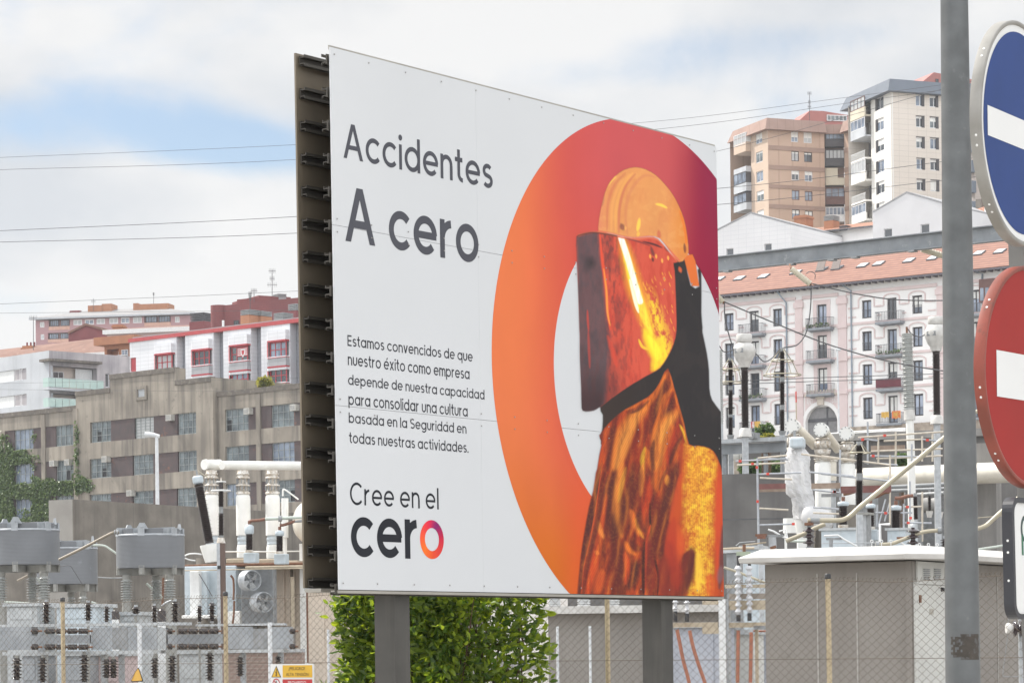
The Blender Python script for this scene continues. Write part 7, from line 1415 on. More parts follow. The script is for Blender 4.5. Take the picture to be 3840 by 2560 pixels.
bus('bus_tube', A1, [(800, 346), (860, 340), (930, 346), (980, 375), (1045, 420)], 66, 4.2, M_busg, 'thin greenish tube from the rear coil reactor toward the middle one', clamps=((815, 345, 12, 0),))
bus('bus_tube', A1, [(295, 605), (360, 670), (430, 735)], 61, 4.6, M_busg, 'greenish tube sloping down behind the left coil reactor'); bus('bus_tube', A1, [(1305, 680), (1375, 745), (1445, 808)], 61, 4.6, M_busg, 'greenish tube sloping down behind the middle coil reactor'); bus('bus_tube', A1, [(40, 845), (160, 850), (340, 862)], 55, 3.6, M_busg, 'low greenish tube above the low white cabinet'); bus('bus_tube', A1, [(815, 845), (870, 865), (940, 880)], 54, 4.0, M_busg, 'short greenish tube under the rear coil reactor'); bus('bus_tube', A1, [(870, 625), (990, 632), (1110, 630)], 68, 2.4, M_galvd, 'thin grey rod crossing the concrete wall to the middle coil reactor'); bus('bus_tube', A1, [(535, 530), (620, 522), (660, 570), (735, 690)], 66, 1.5, M_wire, 'thin dark cable hanging in front of the rear coil reactor'); bus('bus_tube', A1, [(1440, 880), (1480, 850), (1530, 830)], 49, 3, M_galv, 'short bent grey tube above the slim insulator'); bus('bus_tube', A1, [(1455, 630), (1452, 750), (1448, 880)], 62, 4.2, M_rust, 'rusty vertical pipe behind the middle coil reactor')
p = pt(A1(330, 815), 58); 
DT = 84
M_duct2 = M_white
tr = rootat('power_transformer', A2, 600, 1400, DT, 'white oil transformer with rusty lid, fan radiator and sloped tan panels', 'transformer')
def tb(nm, m, c, *b, th=1.5, dp=DT, hd=-75, bev=.03): return sbox(tr, nm, m, c, *b, dp, th, hd, bev=bev)
tb('tank', M_lblue, A2, 275, 1330, 860, 1920, th=2.2); tb('rib', M_wpaint, A2, 335, 1385, 445, 1900, th=.25, dp=DT - .5); tb('rib', M_lblue, A2, 450, 1385, 530, 1900, th=.25, dp=DT - .35)
tb('lid', M_rust, A2, 275, 1300, 1640, 1332, th=2.4, dp=DT - .2); tb('beam', M_beige, A2, 960, 1326, 1640, 1356, th=.3, dp=DT - .9); tb('beam', M_beige, A2, 275, 1362, 1640, 1374, th=.08, dp=DT - 1.2); tb('lid_block', M_beige, A2, 745, 1245, 960, 1300, th=1.2); tb('lid_block', M_beige, A2, 1090, 1250, 1320, 1300, th=1.2); tb('lid_block', M_beige, A2, 1420, 1268, 1560, 1318, th=1.2)
tb('shelf', M_white, A3, 270, 520, 640, 560, th=.6, dp=DT - 1, bev=.02); tb('tank_foot', M_white, A3, 840, 470, 1010, 630, th=.8, dp=DT - .6)
rad_ = tb('radiator', M_galvd, A3, 1030, -60, 1435, 640, th=.25, dp=DT - 1.0, bev=0)
mb = MB(); rpl = Pl(A3((1030 + 1435) / 2, 290), DT - 1.0, -75); rr_ = rpl.rect(A3, 1030, -60, 1435, 640)
for i in range(38): u = rr_[0] + (rr_[2] - rr_[0]) * (i + .3) / 38; mb.pbox(rpl, u, rr_[1], u + (rr_[2] - rr_[0]) / 38 * .4, rr_[3], .003, .05)
mb.build('fins', M_galv, tr)
for b in ((1437, -160, 1565, 660), (1572, -160, 1640, 660), (1680, -160, 1700, 660), (1706, -160, 1840, 1300), (1868, -160, 2080, 1300)): tb('side_panel', M_beige if b[0] == 1640 else mat('sand coloured panel', (.55, .47, .39), (.50, .43, .355), rough=.6, scale=2) if 'sand coloured panel' not in MATS else MATS['sand coloured panel'], A3, *b, th=.6, dp=DT + .8, bev=.01)
tb('column', M_rust, A3, 1845, 200, 1866, 1120, th=.2, dp=DT - .6, bev=0); tb('column', M_beige, A3, 1648, 40, 1678, 690, th=.12, dp=DT - .8, bev=0)
def fan(cx, cy, rx, label):
    p = pt(A3(cx, cy), DT - 1.6); R_ = mpx(rx / 3.36, DT); axf = Vector((.62, -.78, 0)); xf = Vector((.78, .62, 0))
    f = MB().lathe([(R_, -.18), (R_, .16), (R_ * .96, .17), (R_ * .93, .1), (R_ * .93, -.18)], p, axf, n=40, caps=False).build('fan', M_galv, tr)
    MB().lathe([(R_ * .92, -.16), (.001, -.161)], p, axf, n=40, caps=False).build('backplate', M_galvd, f); MB().lathe([(R_ * .22, -.12), (R_ * .2, .08), (R_ * .1, .12)], p, axf, n=18).build('hub', M_galvd, f)
    mb = MB()
    for k in range(4):
        a = rad(90 * k + 20); d = xf * math.cos(a) + ZU * math.sin(a); e = xf * -math.sin(a) + ZU * math.cos(a); mb.add([p + d * R_ * .18 - e * R_ * .1, p + d * R_ * .18 + e * R_ * .12 + axf * .05, p + d * R_ * .88 + e * R_ * .42 + axf * .07, p + d * R_ * .9 - e * R_ * .16 - axf * .06], [(0, 1, 2, 3)])
    mb.build('blades', M_wpaint, f)
    mb = MB()
    for q in (.3, .45, .6, .75, .9): mb.tube([p + axf * .17 + (xf * math.cos(rad(a)) + ZU * math.sin(rad(a))) * R_ * q for a in range(0, 360, 15)], .006, n=4, closed=True)
    for k in range(6): a = rad(60 * k + 10); d = xf * math.cos(a) + ZU * math.sin(a); mb.tube([p + axf * .17 + d * R_ * .2, p + axf * .17 + d * R_ * .95], .007, n=4)
    mb.build('guard', M_galv, f)
fan(1130, 85, 128, ''); fan(1280, 360, 128, '')
for x0, y0, x1, y1 in ((890, 20, 925, 80), (925, 70, 925, 330), (935, 340, 915, 640)): pipe(tr, 'pipe', M_rust, A3, [(x0, y0), ((x0 + x1) / 2 + 6, (y0 + y1) / 2), (x1, y1)], DT - 1.4, 4, 8)
gd = rootat('gas_duct', A2, 950, 1200, DT + 2, 'big white horizontal gas duct on three flanged white columns', 'gas duct')
yT = lambda x: 195 + (x - 700) * .006
ga, gb_, gc_ = pt(A2(500, 185), DT + 2), pt(A2(700, 192), DT + 2), pt(A2(2400, 205), DT + 7)
axd = (gc_ - gb_).normalized(); r_ = mpx(50 / 3.0161, DT + 2); MB().lathe([(r_, 0), (r_, (gc_ - gb_).length)], gb_, axd, n=28).build('duct', M_white, gd)
MB().lathe([(r_ * 1.2, 0), (r_ * 1.22, .08), (r_ * 1.08, .09), (r_ * 1.16, .3), (r_ * 1.16, .45), (r_ * 1.0, .62), (r_ * 1.08, .64), (r_ * 1.2, .65), (r_ * 1.2, (gb_ - ga).length)], ga, axd, n=28).build('end_chamber', M_white, gd)
M_fl = mat('stained white flange', (.66, .64, .60), (.40, .34, .27), rough=.5, scale=9, spots=(14, .55, .8, (.20, .15, .10)))
for x, yt, yb in ((595, 240, 1240), (948, 245, 1240), (1282, 265, 1250)):
    a, b = pt(A2(x, yb), DT + 2), pt(A2(x, yt), DT + 2); H = (b - a).length; k = mpx(1 / 3.0161, DT + 2); y = lambda q: (yb - q) * k
    MB().lathe([(78 * k, 0), (78 * k, y(1120)), (118 * k * .62, y(1105)), (70 * k, y(1090))], a, ZU, n=24).build('column_base', M_white, gd)
    MB().lathe([(70 * k, y(1090)), (74 * k, y(1080)), (68 * k, y(1070)), (68 * k, y(1050)), (73 * k, y(1040)), (73 * k, y(1015)), (66 * k, y(1005)), (70 * k, y(985))], a, ZU, n=24).build('bellows', M_lblue, gd)
    MB().lathe([(82 * k, y(985)), (82 * k, y(570)), (78 * k, y(545)), (66 * k, y(520))], a, ZU, n=28).build('column', M_white, gd)
    pr = []
    for q0, q1, w in ((520, 495, 80), (495, 482, 66), (482, 430, 62), (430, 412, 82), (412, 400, 60), (400, 345, 56), (345, 325, 78), (325, 300, 64), (300, 285, 72), (285, 250, 62)): pr += [(w * k, y(q0) + .002), (w * k, y(q1))]
    MB().lathe(pr, a, ZU, n=24).build('flange', M_fl, gd); mb = MB(); [mb.lathe([(.02, y(430)), (.02, y(480))], a + Vector((math.cos(t), math.sin(t), 0)) * 76 * k, ZU, n=6) for t in np.arange(0, 6.28, .52)]; [mb.lathe([(.016, y(345)), (.016, y(400))], a + Vector((math.cos(t), math.sin(t), 0)) * 70 * k, ZU, n=6) for t in np.arange(.2, 6.28, .62)]; mb.build('bolts', M_galvd, gd)
    MB().lathe([(.5, 0), (.5, a.z - gz(a))], Vector((a.x, a.y, gz(a))), n=12).build('plinth', M_conc, gd)
t = rootat('inclined_bushing', A2, 560, 1280, DT - 1.5, 'inclined dark brown bushing with grey cap on a white tapered turret', 'bushing')
ins(t, A2, 437, 410, 560, 1075, DT - 1.5, 15, 21, 28, seg=22); a, b = pt(A2(437, 410), DT - 1.5), pt(A2(412, 250), DT - 1.5); d = (b - a).normalized(); k = mpx(1 / 3.0161, DT)
sd = d.cross(Vector((0, -1, 0))).normalized(); o_ = MB().obox(a + d * 52 * k, sd * 60 * k, Vector((0, 1, 0)) * 45 * k, d * 48 * k).build('cap', M_lblue, t); bv_ = o_.modifiers.new('bevel', 'BEVEL'); bv_.width = .08; bv_.segments = 3
MB().lathe([(10 * k, 98 * k), (10 * k, 170 * k)], a, d, n=10).build('terminal', M_galvd, t); a = pt(A2(560, 1090), DT - 1.5); b = pt(A2(585, 1285), DT - 1.5); MB().lathe([(72 * k, 0), (80 * k, .1), (108 * k, (a - b).length - .04), (108 * k, (a - b).length)], b, a - b, n=28).build('turret', M_white, t); pipe(t, 'lead', M_bus, A2, [(412, 240), (470, 285), (540, 330)], DT - .5, 1.6)
t = rootat('surge_arrester', A2, 690, 1060, 70, 'slender dark surge arrester with white guard ring on a dark steel column', 'surge arrester'); 
ins(t, A2, 690, 480, 690, 660, 70, 8, 12.5, 11); ins(t, A2, 690, 735, 690, 985, 70, 8, 12.5, 14); cyl(t, 'joint', M_galvd, A2, 690, 660, 690, 735, 70, 8); cyl(t, 'upper_stem', M_porc, A2, 690, 385, 690, 480, 70, 8); cyl(t, 'flange', M_fl, A2, 690, 1010, 690, 1072, 70, 17, 12); cyl(t, 'foot', M_galvd, A2, 690, 985, 690, 1012, 70, 9, 12)
a = pt(A2(690, 480), 70); rr = mpx(105 / 3.0161, 70); MB().tube([a + Vector((math.cos(q) * rr, math.sin(q) * rr, 0)) for q in np.arange(0, 6.28, .2)], mpx(3, 70), n=8, closed=True).build('guard_ring', M_wpaint, t); rr *= .5; a = pt(A2(690, 380), 70); MB().tube([a + Vector((math.cos(q) * rr, math.sin(q) * rr, 0)) for q in np.arange(0, 6.28, .25)], mpx(2, 70), n=8, closed=True).build('guard_ring', M_wpaint, t); cyl(t, 'tip', M_fl, A2, 690, 330, 690, 385, 70, 3)
p = pt(A2(690, 1072), 70); w_ = mpx(15, 70); mb = MB(); mb.box(p.x - w_, p.y - w_, gz(p), p.x - w_ * .2, p.y + w_, p.z); mb.build('column', M_galv, t); MB().box(p.x - w_ * .19, p.y - w_ * .9, gz(p), p.x + w_, p.y + w_, p.z).build('column', mat('brown steel column', (.12, .08, .065), rough=.6), t); cyl(t, 'counter', M_black, A2, 670, 1325, 670, 1365, 69.6, 7)
def tbush(c, x, yc0, yc1, yb, ybox, dp, w, label, m_box=M_lblue, boxw=1.45, k=3.0161):
    t = rootat('transformer_bushing', c, x, yb, dp, label, 'bushing'); pxr = w / 2 / k
    cyl(t, 'terminal', M_copper, c, x, yc0 - w * .45, x, yc0, dp, pxr * .35); a = pt(c(x, yc1), dp); kk = mpx(1 / k, dp); MB().lathe([(w * .46 * kk, 0), (w * .56 * kk, (yc1 - yc0) * .12 * kk), (w * .56 * kk, (yc1 - yc0) * .8 * kk), (w * .3 * kk, (yc1 - yc0) * kk)], a, ZU, n=24).build('cap', M_lblue, t)
    ins(t, c, x, yc1, x, yb, dp, pxr * .72, pxr * .98, 10, seg=22); cyl(t, 'flange', M_fl, c, x, yb, x, yb + w * .3, dp, pxr * 1.0); bw_ = w * boxw / 2; sbox(t, 'turret', m_box, c, x - bw_, yb + w * .3, x + bw_, ybox, dp + .2, w * boxw * kk, -75, bev=.03); return t
tbush(A2, 1010, 862, 970, 1150, 1295, DT - 1.8, 95, 'dark bushing with larger grey cap in front of the second white column'); tbush(A2, 1352, 928, 990, 1165, 1310, DT - 1.8, 92, 'dark bushing with smaller grey cap in front of the third white column')
for pts, lb in (([(1010, 830), (1040, 820), (1130, 812), (1195, 800)], 'upper copper braid link beside the white columns'), ([(1355, 870), (1390, 868), (1450, 850), (1530, 822)], 'lower copper braid link beside the third white column')):
    p = pt(A2(*pts[0]), DT - 1.8); t = thing('copper_link', p, lb, 'connector'); pipe(t, 'braid', M_copper, A2, pts, DT - 1.8, 5.5, 8)
bus('bus_tube', A2, [(1190, 800), (1400, 790), (1700, 775)], DT - 1.8, 6.5, M_busg, 'greenish bus tube running from the copper braid behind the billboard', clamps=((1340, 795, 40, 0),), smooth=1); bus('bus_tube', A2, [(1525, 828), (1620, 820), (1700, 818)], DT - 1.8, 5.0, M_galvd, 'short grey tube right of the lower copper braid', smooth=1)
t = rootat('oil_tank', A2, 1700, 900, DT + 1, 'large round white oil conservator tank beside the billboard edge', 'tank'); a = pt(A2(1560, 830), DT); kk = mpx(1 / 3.0161, DT); axq = Vector((.80, .60, 0)); R_ = 250 * kk; MB().lathe([(.001, -.42), (R_ * .4, -.40), (R_ * .75, -.28), (R_ * .94, -.12), (R_, 0), (R_, 3.4)], a + axq * .4, axq, n=40).build('tank_body', mat('ivory tank paint', (.74, .70, .62), (.66, .62, .54), rough=.4, scale=2), t)
sup(t, A2, 1640, 1080, DT + .6, 20, M_white)
t = rootat('pressure_cylinder', A2, 1413, 900, DT + .5, 'slim white cylinder with bent pipe between white column and round tank', 'cylinder'); cyl(t, 'cylinder', M_white, A2, 1413, 565, 1413, 1010, DT + .5, 13); cyl(t, 'cylinder_foot', M_white, A2, 1413, 1010, 1413, 1260, DT + .5, 8); pipe(t, 'pipe', M_white, A2, [(1390, 540), (1390, 480), (1405, 465), (1460, 500), (1565, 578)], DT + .5, 3)
bus('pipe_run', A2, [(700, 1170), (1000, 1168), (1300, 1168), (1620, 1162)], DT + .8, 2.6, M_white, 'thin white horizontal pipe passing behind the capped bushings', 'pipe', smooth=1); bus('pipe_run', A2, [(280, 1215), (330, 1195), (400, 1190), (470, 1200)], DT - .8, 3.0, M_wpaint, 'bent white pipe left of the white turret', 'pipe'); bus('pipe_run', A2, [(280, 1240), (340, 1262), (400, 1270)], DT - .8, 2.6, M_wpaint, 'short white pipe on the rusty lid left of the turret', 'pipe'); bus('drain_cable', A3, [(490, 0), (570, 130), (655, 280)], DT - 3, 1.6, M_wire, 'thin dark cable sloping down in front of the transformer tank', 'cable')
cabinet(A3, 1870, 215, 2110, 1200, 60, 'tall sand coloured enclosure behind the fence left of the hedge', MATS['sand coloured panel'], -62, 1.2)
KP = Pl(Z5(1215, 1000), 27.0, -62); KR = Pl(Z5(1215, 1000), 27.0, 28.7)
M_kio = mat('beige grey kiosk panel', (.265, .245, .222), (.235, .215, .195), rough=.75, scale=1.2, bump=.12, bscale=40, streak=(5, .35, .5, .8, .45), streak_c=(.14, .125, .11), spots=(2.2, .6, .3, (.15, .135, .12)))
M_kdoor = mat('pale grey kiosk door', (.56, .56, .53), (.51, .51, .485), rough=.55, scale=2, streak=(9, .6, .58, .8, .4), streak_c=(.38, .34, .28))
M_kroof = mat('white moulded kiosk roof', (.58, .565, .54), (.48, .465, .44), rough=.5, scale=3, spots=(5, .6, .4, (.45, .40, .35)))
uL = U(KP, Z5, 356, 1000); zkt = Zz(KP, Z5, 800, 868); uR = U(KR, Z5, 1860, 950)
kt = thing('transformer_kiosk', KP.P(uL / 2, 0), 'beige transformer kiosk with white moulded roof and louvred door, behind the right fence', 'kiosk')
MB().prism([KP.P(uL, 0, 0), KP.P(0, 0, 0), KR.P(uR, 0, 0), KR.P(uR, 0, -1.4) , KP.P(uL, 0, -2.2)], ZU * zkt).build('body', M_kio, kt)
mb = MB()
for x in (660, 890): u = U(KP, Z5, x, 1000); mb.pbox(KP, u - .006, .05, u + .006, zkt - .1, .002, .008)
u = U(KR, Z5, 1705, 1000); mb.pbox(KR, u - .006, .05, u + .006, zkt - .1, .002, .008); mb.each('joint_strip', mat('kiosk joint', (.46, .44, .41), rough=.7), kt); MB().pbox(KP, -.07, .05, -.008, zkt, .002, .012).build('corner_strip', M_kio, kt)
ov = .30; z0, z1, z2 = zkt + .002, Zz(KP, Z5, 800, 808), Zz(KP, Z5, 800, 790)
def ring(o, z, e): return [KP.P(uL - o * .5, z, o), KP.P(o * .1, z, o) + KR.d * 0, KR.P(o * .6, z, o), KR.P(uR, z, o), KR.P(uR, z, -1.5), KP.P(uL - o * .5, z, -2.3)]
a, b, c_, d_ = ring(.02, z0, 0), ring(ov, z0 + .01, 0), ring(ov + .01, z0 + (z2 - z0) * .48, 0), ring(.04, z2 + .02, 0); n = 6
mb = MB(); mb.add(b + c_ + d_ + [KP.P(uL * .5, z2 + .03, -1.0)], [(i, (i + 1) % n, n + (i + 1) % n, n + i) for i in range(n)] + [(n + i, n + (i + 1) % n, 2 * n + (i + 1) % n, 2 * n + i) for i in range(n)] + [(2 * n + i, 2 * n + (i + 1) % n, 3 * n) for i in range(n)] + [tuple(range(n))[::-1]]); o_ = mb.build('roof', M_kroof, kt); b_ = o_.modifiers.new('bevel', 'BEVEL'); b_.width = .006; b_.segments = 2
dr = KR.rect(Z5, 1232, 998, 1420, 1700); dr = (dr[0], .12, max(dr[2], dr[0] + .62), dr[3]); d0 = MB().pbox(KR, *dr, .002, .03).build('door', M_kdoor, kt); MB().pbox(KR, dr[0] - .05, .1, dr[0] - .004, dr[3] + .04, .002, .04).build('frame', M_kdoor, d0); MB().pbox(KR, dr[0] - .05, dr[3] + .004, dr[2], dr[3] + .04, .002, .042).build('frame', M_kdoor, d0)
h = KR.hit(Z5(1365, 1023)); MB().lathe([(.022, 0), (.016, .03)], KR.P(KR.uz(Z5(1365, 1023))[0], KR.uz(Z5(1365, 1023))[1], .03), KR.n, n=12).build('lock', M_black, d0)
r = KR.rect(Z5, 1295, 1135, 1318, 1168); MB().pbox(KR, *r, .0302, .034).build('label_plate', mat('faded label', (.45, .42, .36), (.30, .28, .25), rough=.6, scale=30), d0); MB().pbox(KR, *KR.rect(Z5, 1229, 1055, 1239, 1100), .032, .05).build('hinge', M_rust, d0)
up = KR.rect(Z5, 1232, 865, 1460, 990); MB().pbox(KR, *up, .002, .02).build('upper_panel', M_kdoor, kt)
for x in (1262, 1325, 1388):
    r = KR.rect(Z5, x, 900, x + 38, 966); lv = MB().pbox(KR, *r, .0202, .024).build('louvre', M_kdoor, kt); mb = MB(); [mb.pbox(KR, r[0] + .008, r[1] + (r[3] - r[1]) * (i + .15) / 6, r[2] - .008, r[1] + (r[3] - r[1]) * (i + .6) / 6, .0242, .034) for i in range(6)]; mb.build('slats', M_galvd, lv)
cabinet(Z5, 1460, 880, 1790, 1500, 40, 'kiosk wall right of the lamp post, half hidden by the sign', M_kio, -62, 1.0, door=False, lid=False)
t, pl, r = cabinet(Z5, -905, 1160, 90, 1700, 52, 'grey brown kiosk with white roof edge seen between hedge and right billboard post', M_kio, -80, 3, door=False, lid=False); MB().pbox(pl, r[0] - .3, r[3] + .002, r[2] + .3, r[3] + .14, -3.2, .3).build('roof', M_kroof, t)
for x, lb in ((2080, 'left'), (2190, 'middle'), (2300, 'right')):
    q = (x, 2268); p = pt(q, 58); t = thing('air_cooler', p, f'small ribbed white cooler above the far kiosk roof, {lb} one under the billboard', 'cooler'); kk = mpx(1, 58); mb = MB(); [mb.box(p.x - 24 * kk, p.y, p.z - (8 - 9 * i) * kk - .02, p.x + 24 * kk, p.y + .4, p.z - (8 - 9 * i) * kk) for i in range(5)]; mb.box(p.x - 20 * kk, p.y + .05, pt((x, 2300), 58).z, p.x + 20 * kk, p.y + .35, p.z + 34 * kk); mb.build('fins', M_wpaint, t)
cabinet(A6, 60, 930, 620, 1700, 36, 'bluish grey cabinet behind the two orange cables right of the billboard post', mat('blue grey cabinet', (.40, .42, .47), (.35, .37, .42), rough=.5, scale=2), -75, 1.0); cabinet(A6, 720, 1010, 1000, 1545, 37, 'whitish grey cabinet behind the two straight orange cables', M_kdoor, -75, .8, door=False); cabinet(A6, 1040, 990, 1145, 1470, 38, 'narrow blue grey cabinet beside the kiosk wall', MATS['blue grey cabinet'], -75, .6)
tf = rootat('cable_rack', A6, 660, 900, 34, 'cream steel cable frame carrying cable ends between billboard post and kiosk', 'steel frame'); CF = Pl(A6(600, 900), 34, -78)
for b, th, m, nm in (((60, 868, 590, 922), .10, M_beige, 'crossbeam'), ((712, 868, 1140, 925), .10, M_beige, 'crossbeam'), ((650, 615, 1140, 668), .10, M_beige, 'crossbeam'), ((722, 668, 1140, 722), .10, M_beige, 'crossbeam'), ((670, 432, 1140, 470), .08, M_beige, 'crossbeam'), ((720, 535, 1140, 598), .08, mat('brown grey beam', (.30, .26, .22), rough=.7), 'crossbeam'), ((410, 920, 610, 998), .35, M_beige, 'junction_box'), ((410, 612, 640, 660), .25, M_beige, 'bracket'), ((1000, 905, 1140, 950), .08, M_galvd, 'crossbeam')):
    MB().pbox(CF, *CF.rect(A6, *b), -th, 0).build(nm, m, tf)
for x0, x1, yt, o in ((612, 690, 600, .06), (690, 720, 600, .0)): p = CF.rect(A6, x0, yt, x1, 1600); MB().pbox(CF, p[0], 0, p[2], p[3], -.16 + o, o + .012).build('post', M_galv if x0 > 650 else M_wpaint, tf)
p = CF.rect(A6, 1005, 945, 1040, 1600); MB().pbox(CF, p[0], 0, p[2], p[3], -.2, -.12).build('post', M_beige, tf)
M_cg = mat('green pipe', (.35, .40, .30), rough=.5)
def cable_end(x, ytop, ysh, ybot, path, label, blk):
    t = thing('cable_termination', CF.hit(A6(x, ybot)), label, 'cable end', 'cable terminations with orange cables'); dp = (CF.hit(A6(x, ysh)) - CAM).dot(FW) - .08; k = 1 / 3.074
    n_ = max(2, int((ybot - ysh) / 68)); a, b = pt(A6(x, ybot), dp), pt(A6(x, ysh), dp); H = b.z - a.z; r0 = mpx(21 * k, dp); pr = [(r0, 0)]
    for i in range(n_): z = H * (i + .45) / n_; pr += [(r0, z - H * .03), (r0 * 2.0, z), (r0 * 1.95, z + H * .012), (r0, z + H * .07)]
    MB().lathe(pr + [(r0 * .9, H)], a, ZU, n=20).build('rain_sheds', M_silic, t)
    if ytop < ysh: cyl(t, 'top_boot', M_black, A6, x, ytop, x, ysh, dp, 18 * k, 22 * k)
    cyl(t, 'lower_boot', M_black, A6, x, ybot, x, ybot + blk, dp, 25 * k); pipe(t, 'cable', M_cable, A6, path, dp, 21 * k, 12); return t
cable_end(100, 595, 595, 740, [(120, 950), (150, 1100), (190, 1300), (240, 1480), (270, 1620)], 'left one of the two curved orange cables with pale sheds beside the billboard post', 120); cable_end(235, 595, 595, 765, [(265, 960), (300, 1130), (360, 1330), (420, 1500), (470, 1650)], 'right one of the two curved orange cables with pale sheds beside the billboard post', 95)
cable_end(828, 100, 215, 780, [(825, 960), (822, 1200), (818, 1560)], 'straight orange cable under the left tall pale shed stack', 75); cable_end(955, 100, 215, 760, [(975, 980), (972, 1200), (965, 1560)], 'straight orange cable under the right tall pale shed stack beside the kiosk', 90)
MB().pbox(CF, *CF.rect(A6, 812, 55, 972, 105), .04, .07).build('terminal_bar', M_cg, tf); mb = MB(); mb.tube([CF.hit(A6(893, -30)), CF.hit(A6(893, 60))], .02, n=8); mb.build('terminal_rod', M_rust, tf)
bus('bus_tube', A6, [(660, 235), (800, 280), (940, 335), (1130, 410)], 38, 5, M_bus, 'pale tube sloping down behind the pale shed stacks', smooth=1); bus('bus_tube', A6, [(650, 22), (800, 15), (1010, 12)], 40, 4.5, M_beige, 'horizontal beige tube at the billboard edge above the sheds', smooth=1); bus('bus_tube', A6, [(1000, 965), (1075, 968), (1140, 968)], 34.2, 3.6, M_cable, 'short orange cable running sideways into the kiosk', smooth=1)
cabinet(A6, 880, 30, 1065, 430, 48, 'pale blue cabinet standing behind the pale shed stacks', M_lblue, -75, .8); cabinet(A6, 690, 70, 800, 420, 50, 'dark fan cooler cabinet beside the billboard edge', M_galvd, -75, .8, door=False)
RWp = Pl(Z5(300, 360), 84, -78); r = RWp.rect(Z5, 100 - 900, 360, 480, 700); t = thing('concrete_wall', RWp.P(r[2], 2), 'dark stained concrete wall beside the billboard, left of the wrapped bushing', 'wall'); M_conc2 = mat('dark streaked concrete', (.155, .15, .145), (.11, .106, .103), rough=.9, scale=.9, streak=(2.0, .12, .44, .7, .8), streak_c=(.095, .09, .09), bump=.3); MB().pbox(RWp, r[0], 0, r[2] + .4, r[3], -.4, 0).build('wall', M_conc2, t); MB().pbox(RWp, r[0], (r[1] + r[3]) / 2 - .5, r[2] + .4, (r[1] + r[3]) / 2 - .46, .001, .006).build('joint', M_wire, t)
M_conc3 = mat('grey patched concrete', (.29, .28, .265), (.22, .21, .20), rough=.9, scale=.8, streak=(1.6, .15, .46, .72, .8), streak_c=(.15, .145, .14), bump=.3, spots=(1.2, .6, .5, (.20, .195, .19)))
RW2 = Pl(A7(450, 300), 92, -60); r = RW2.rect(A7, 330, 238, 497, 860); t = thing('concrete_wall', RW2.P(r[2], 2), 'tall pale concrete wall between the lamp post and the red sign', 'wall'); MB().pbox(RW2, r[0], 0, r[2], r[3], -.5, 0).build('wall', M_conc3, t); RW3 = Pl(A7(497, 300), 92, 28); r3 = RW3.rect(A7, 497, 238, 720, 900); MB().pbox(RW3, .002, 0, r3[2] + 4, r[3], -.5, -.002).build('return_wall', M_conc2, t)
GBm = Pl(Z4(800, 200), 82, -52); za, zb3 = Zz(GBm, Z4, 105, 212), Zz(GBm, Z4, 105, 325); zc, zd_ = Zz(GBm, Z4, 1735, 45), Zz(GBm, Z4, 1735, 162); zt_, zbm = (za + zc) / 2, (zb3 + zd_) / 2; u0, u1 = U(GBm, Z4, -900, 300), U(GBm, Z4, 2420, 50)
t = thing('gantry', GBm.P(u0, 0), 'long grey steel gantry beam spanning in front of the orange tile roof', 'gantry'); M_gan = mat('weathered grey gantry paint', (.26, .28, .30), (.19, .205, .22), rough=.6, scale=2, spots=(3.2, .60, .6, (.40, .41, .41)), streak=(1.2, .5, .5, .8, .3), streak_c=(.16, .16, .16))
hh = zt_ - zbm; mb = MB(); mb.pbox(GBm, u0, zbm + .03, u1, zt_ - .03, -.02, .02); mb.pbox(GBm, u0, zt_ - .03, u1, zt_, -.13, .13); mb.pbox(GBm, u0, zbm, u1, zbm + .03, -.13, .13); mb.build('beam', M_gan, t)
mb = MB()
for x, y in ((180, 1495), (650, 1450), (950, 1420), (1120, 1400), (1540, 1365)): u = U(GBm, Z3, x, y); mb.pbox(GBm, u - .1, zbm - .05, u + .1, zbm - .002, -.06, .16)
mb.each('bracket', M_galvd, t)
for u in (u0 + .2, u1 - .2): MB().pbox(GBm, u - .18, gz(GBm.P(u, 0)), u + .18, zbm - .003, -.18, .18).build('column', M_gan, t)
M_poly = mat('cream glass insulators', (.62, .58, .47), (.55, .51, .41), rough=.3, scale=8, spec=.7)
def string(c, x0, y0, x1, y1, dp, label, rs=14, n=16):
    t = thing('insulator_string', pt(c(x0, y0), dp), label, 'insulator string'); ins(t, c, x0, y0, x1, y1, dp, rs * .72, rs, n, M_poly); a = pt(c(x0, y0), dp); hk = MB().tube([a, pt(c(x0 - 10, y0 - 30), dp + .4)], .03, n=6).build('hook', M_rust, t); cyl(t, 'clamp', M_rust, c, x1, y1, x1 + 10, y1 + 4, dp, 6); return t
string(Z4, 640, 308, 780, 420, 80, 'slanting cream insulator string in front of the tile roof'); string(Z4, 60, 470, 138, 555, 84, 'cream insulator string at the billboard edge, below the tile roof'); string(Z4, 1600, 165, 1760, 215, 80, 'cream insulator string half hidden by the lamp post')
def cable(name, c, pts, dp, r, label, m=M_wire, cat='cable'): t = thing(name, pt(c(*pts[0][:2]), dp), label, cat); pipe(t, 'wire', m, c, pts, dp, r, 6, 8); return t
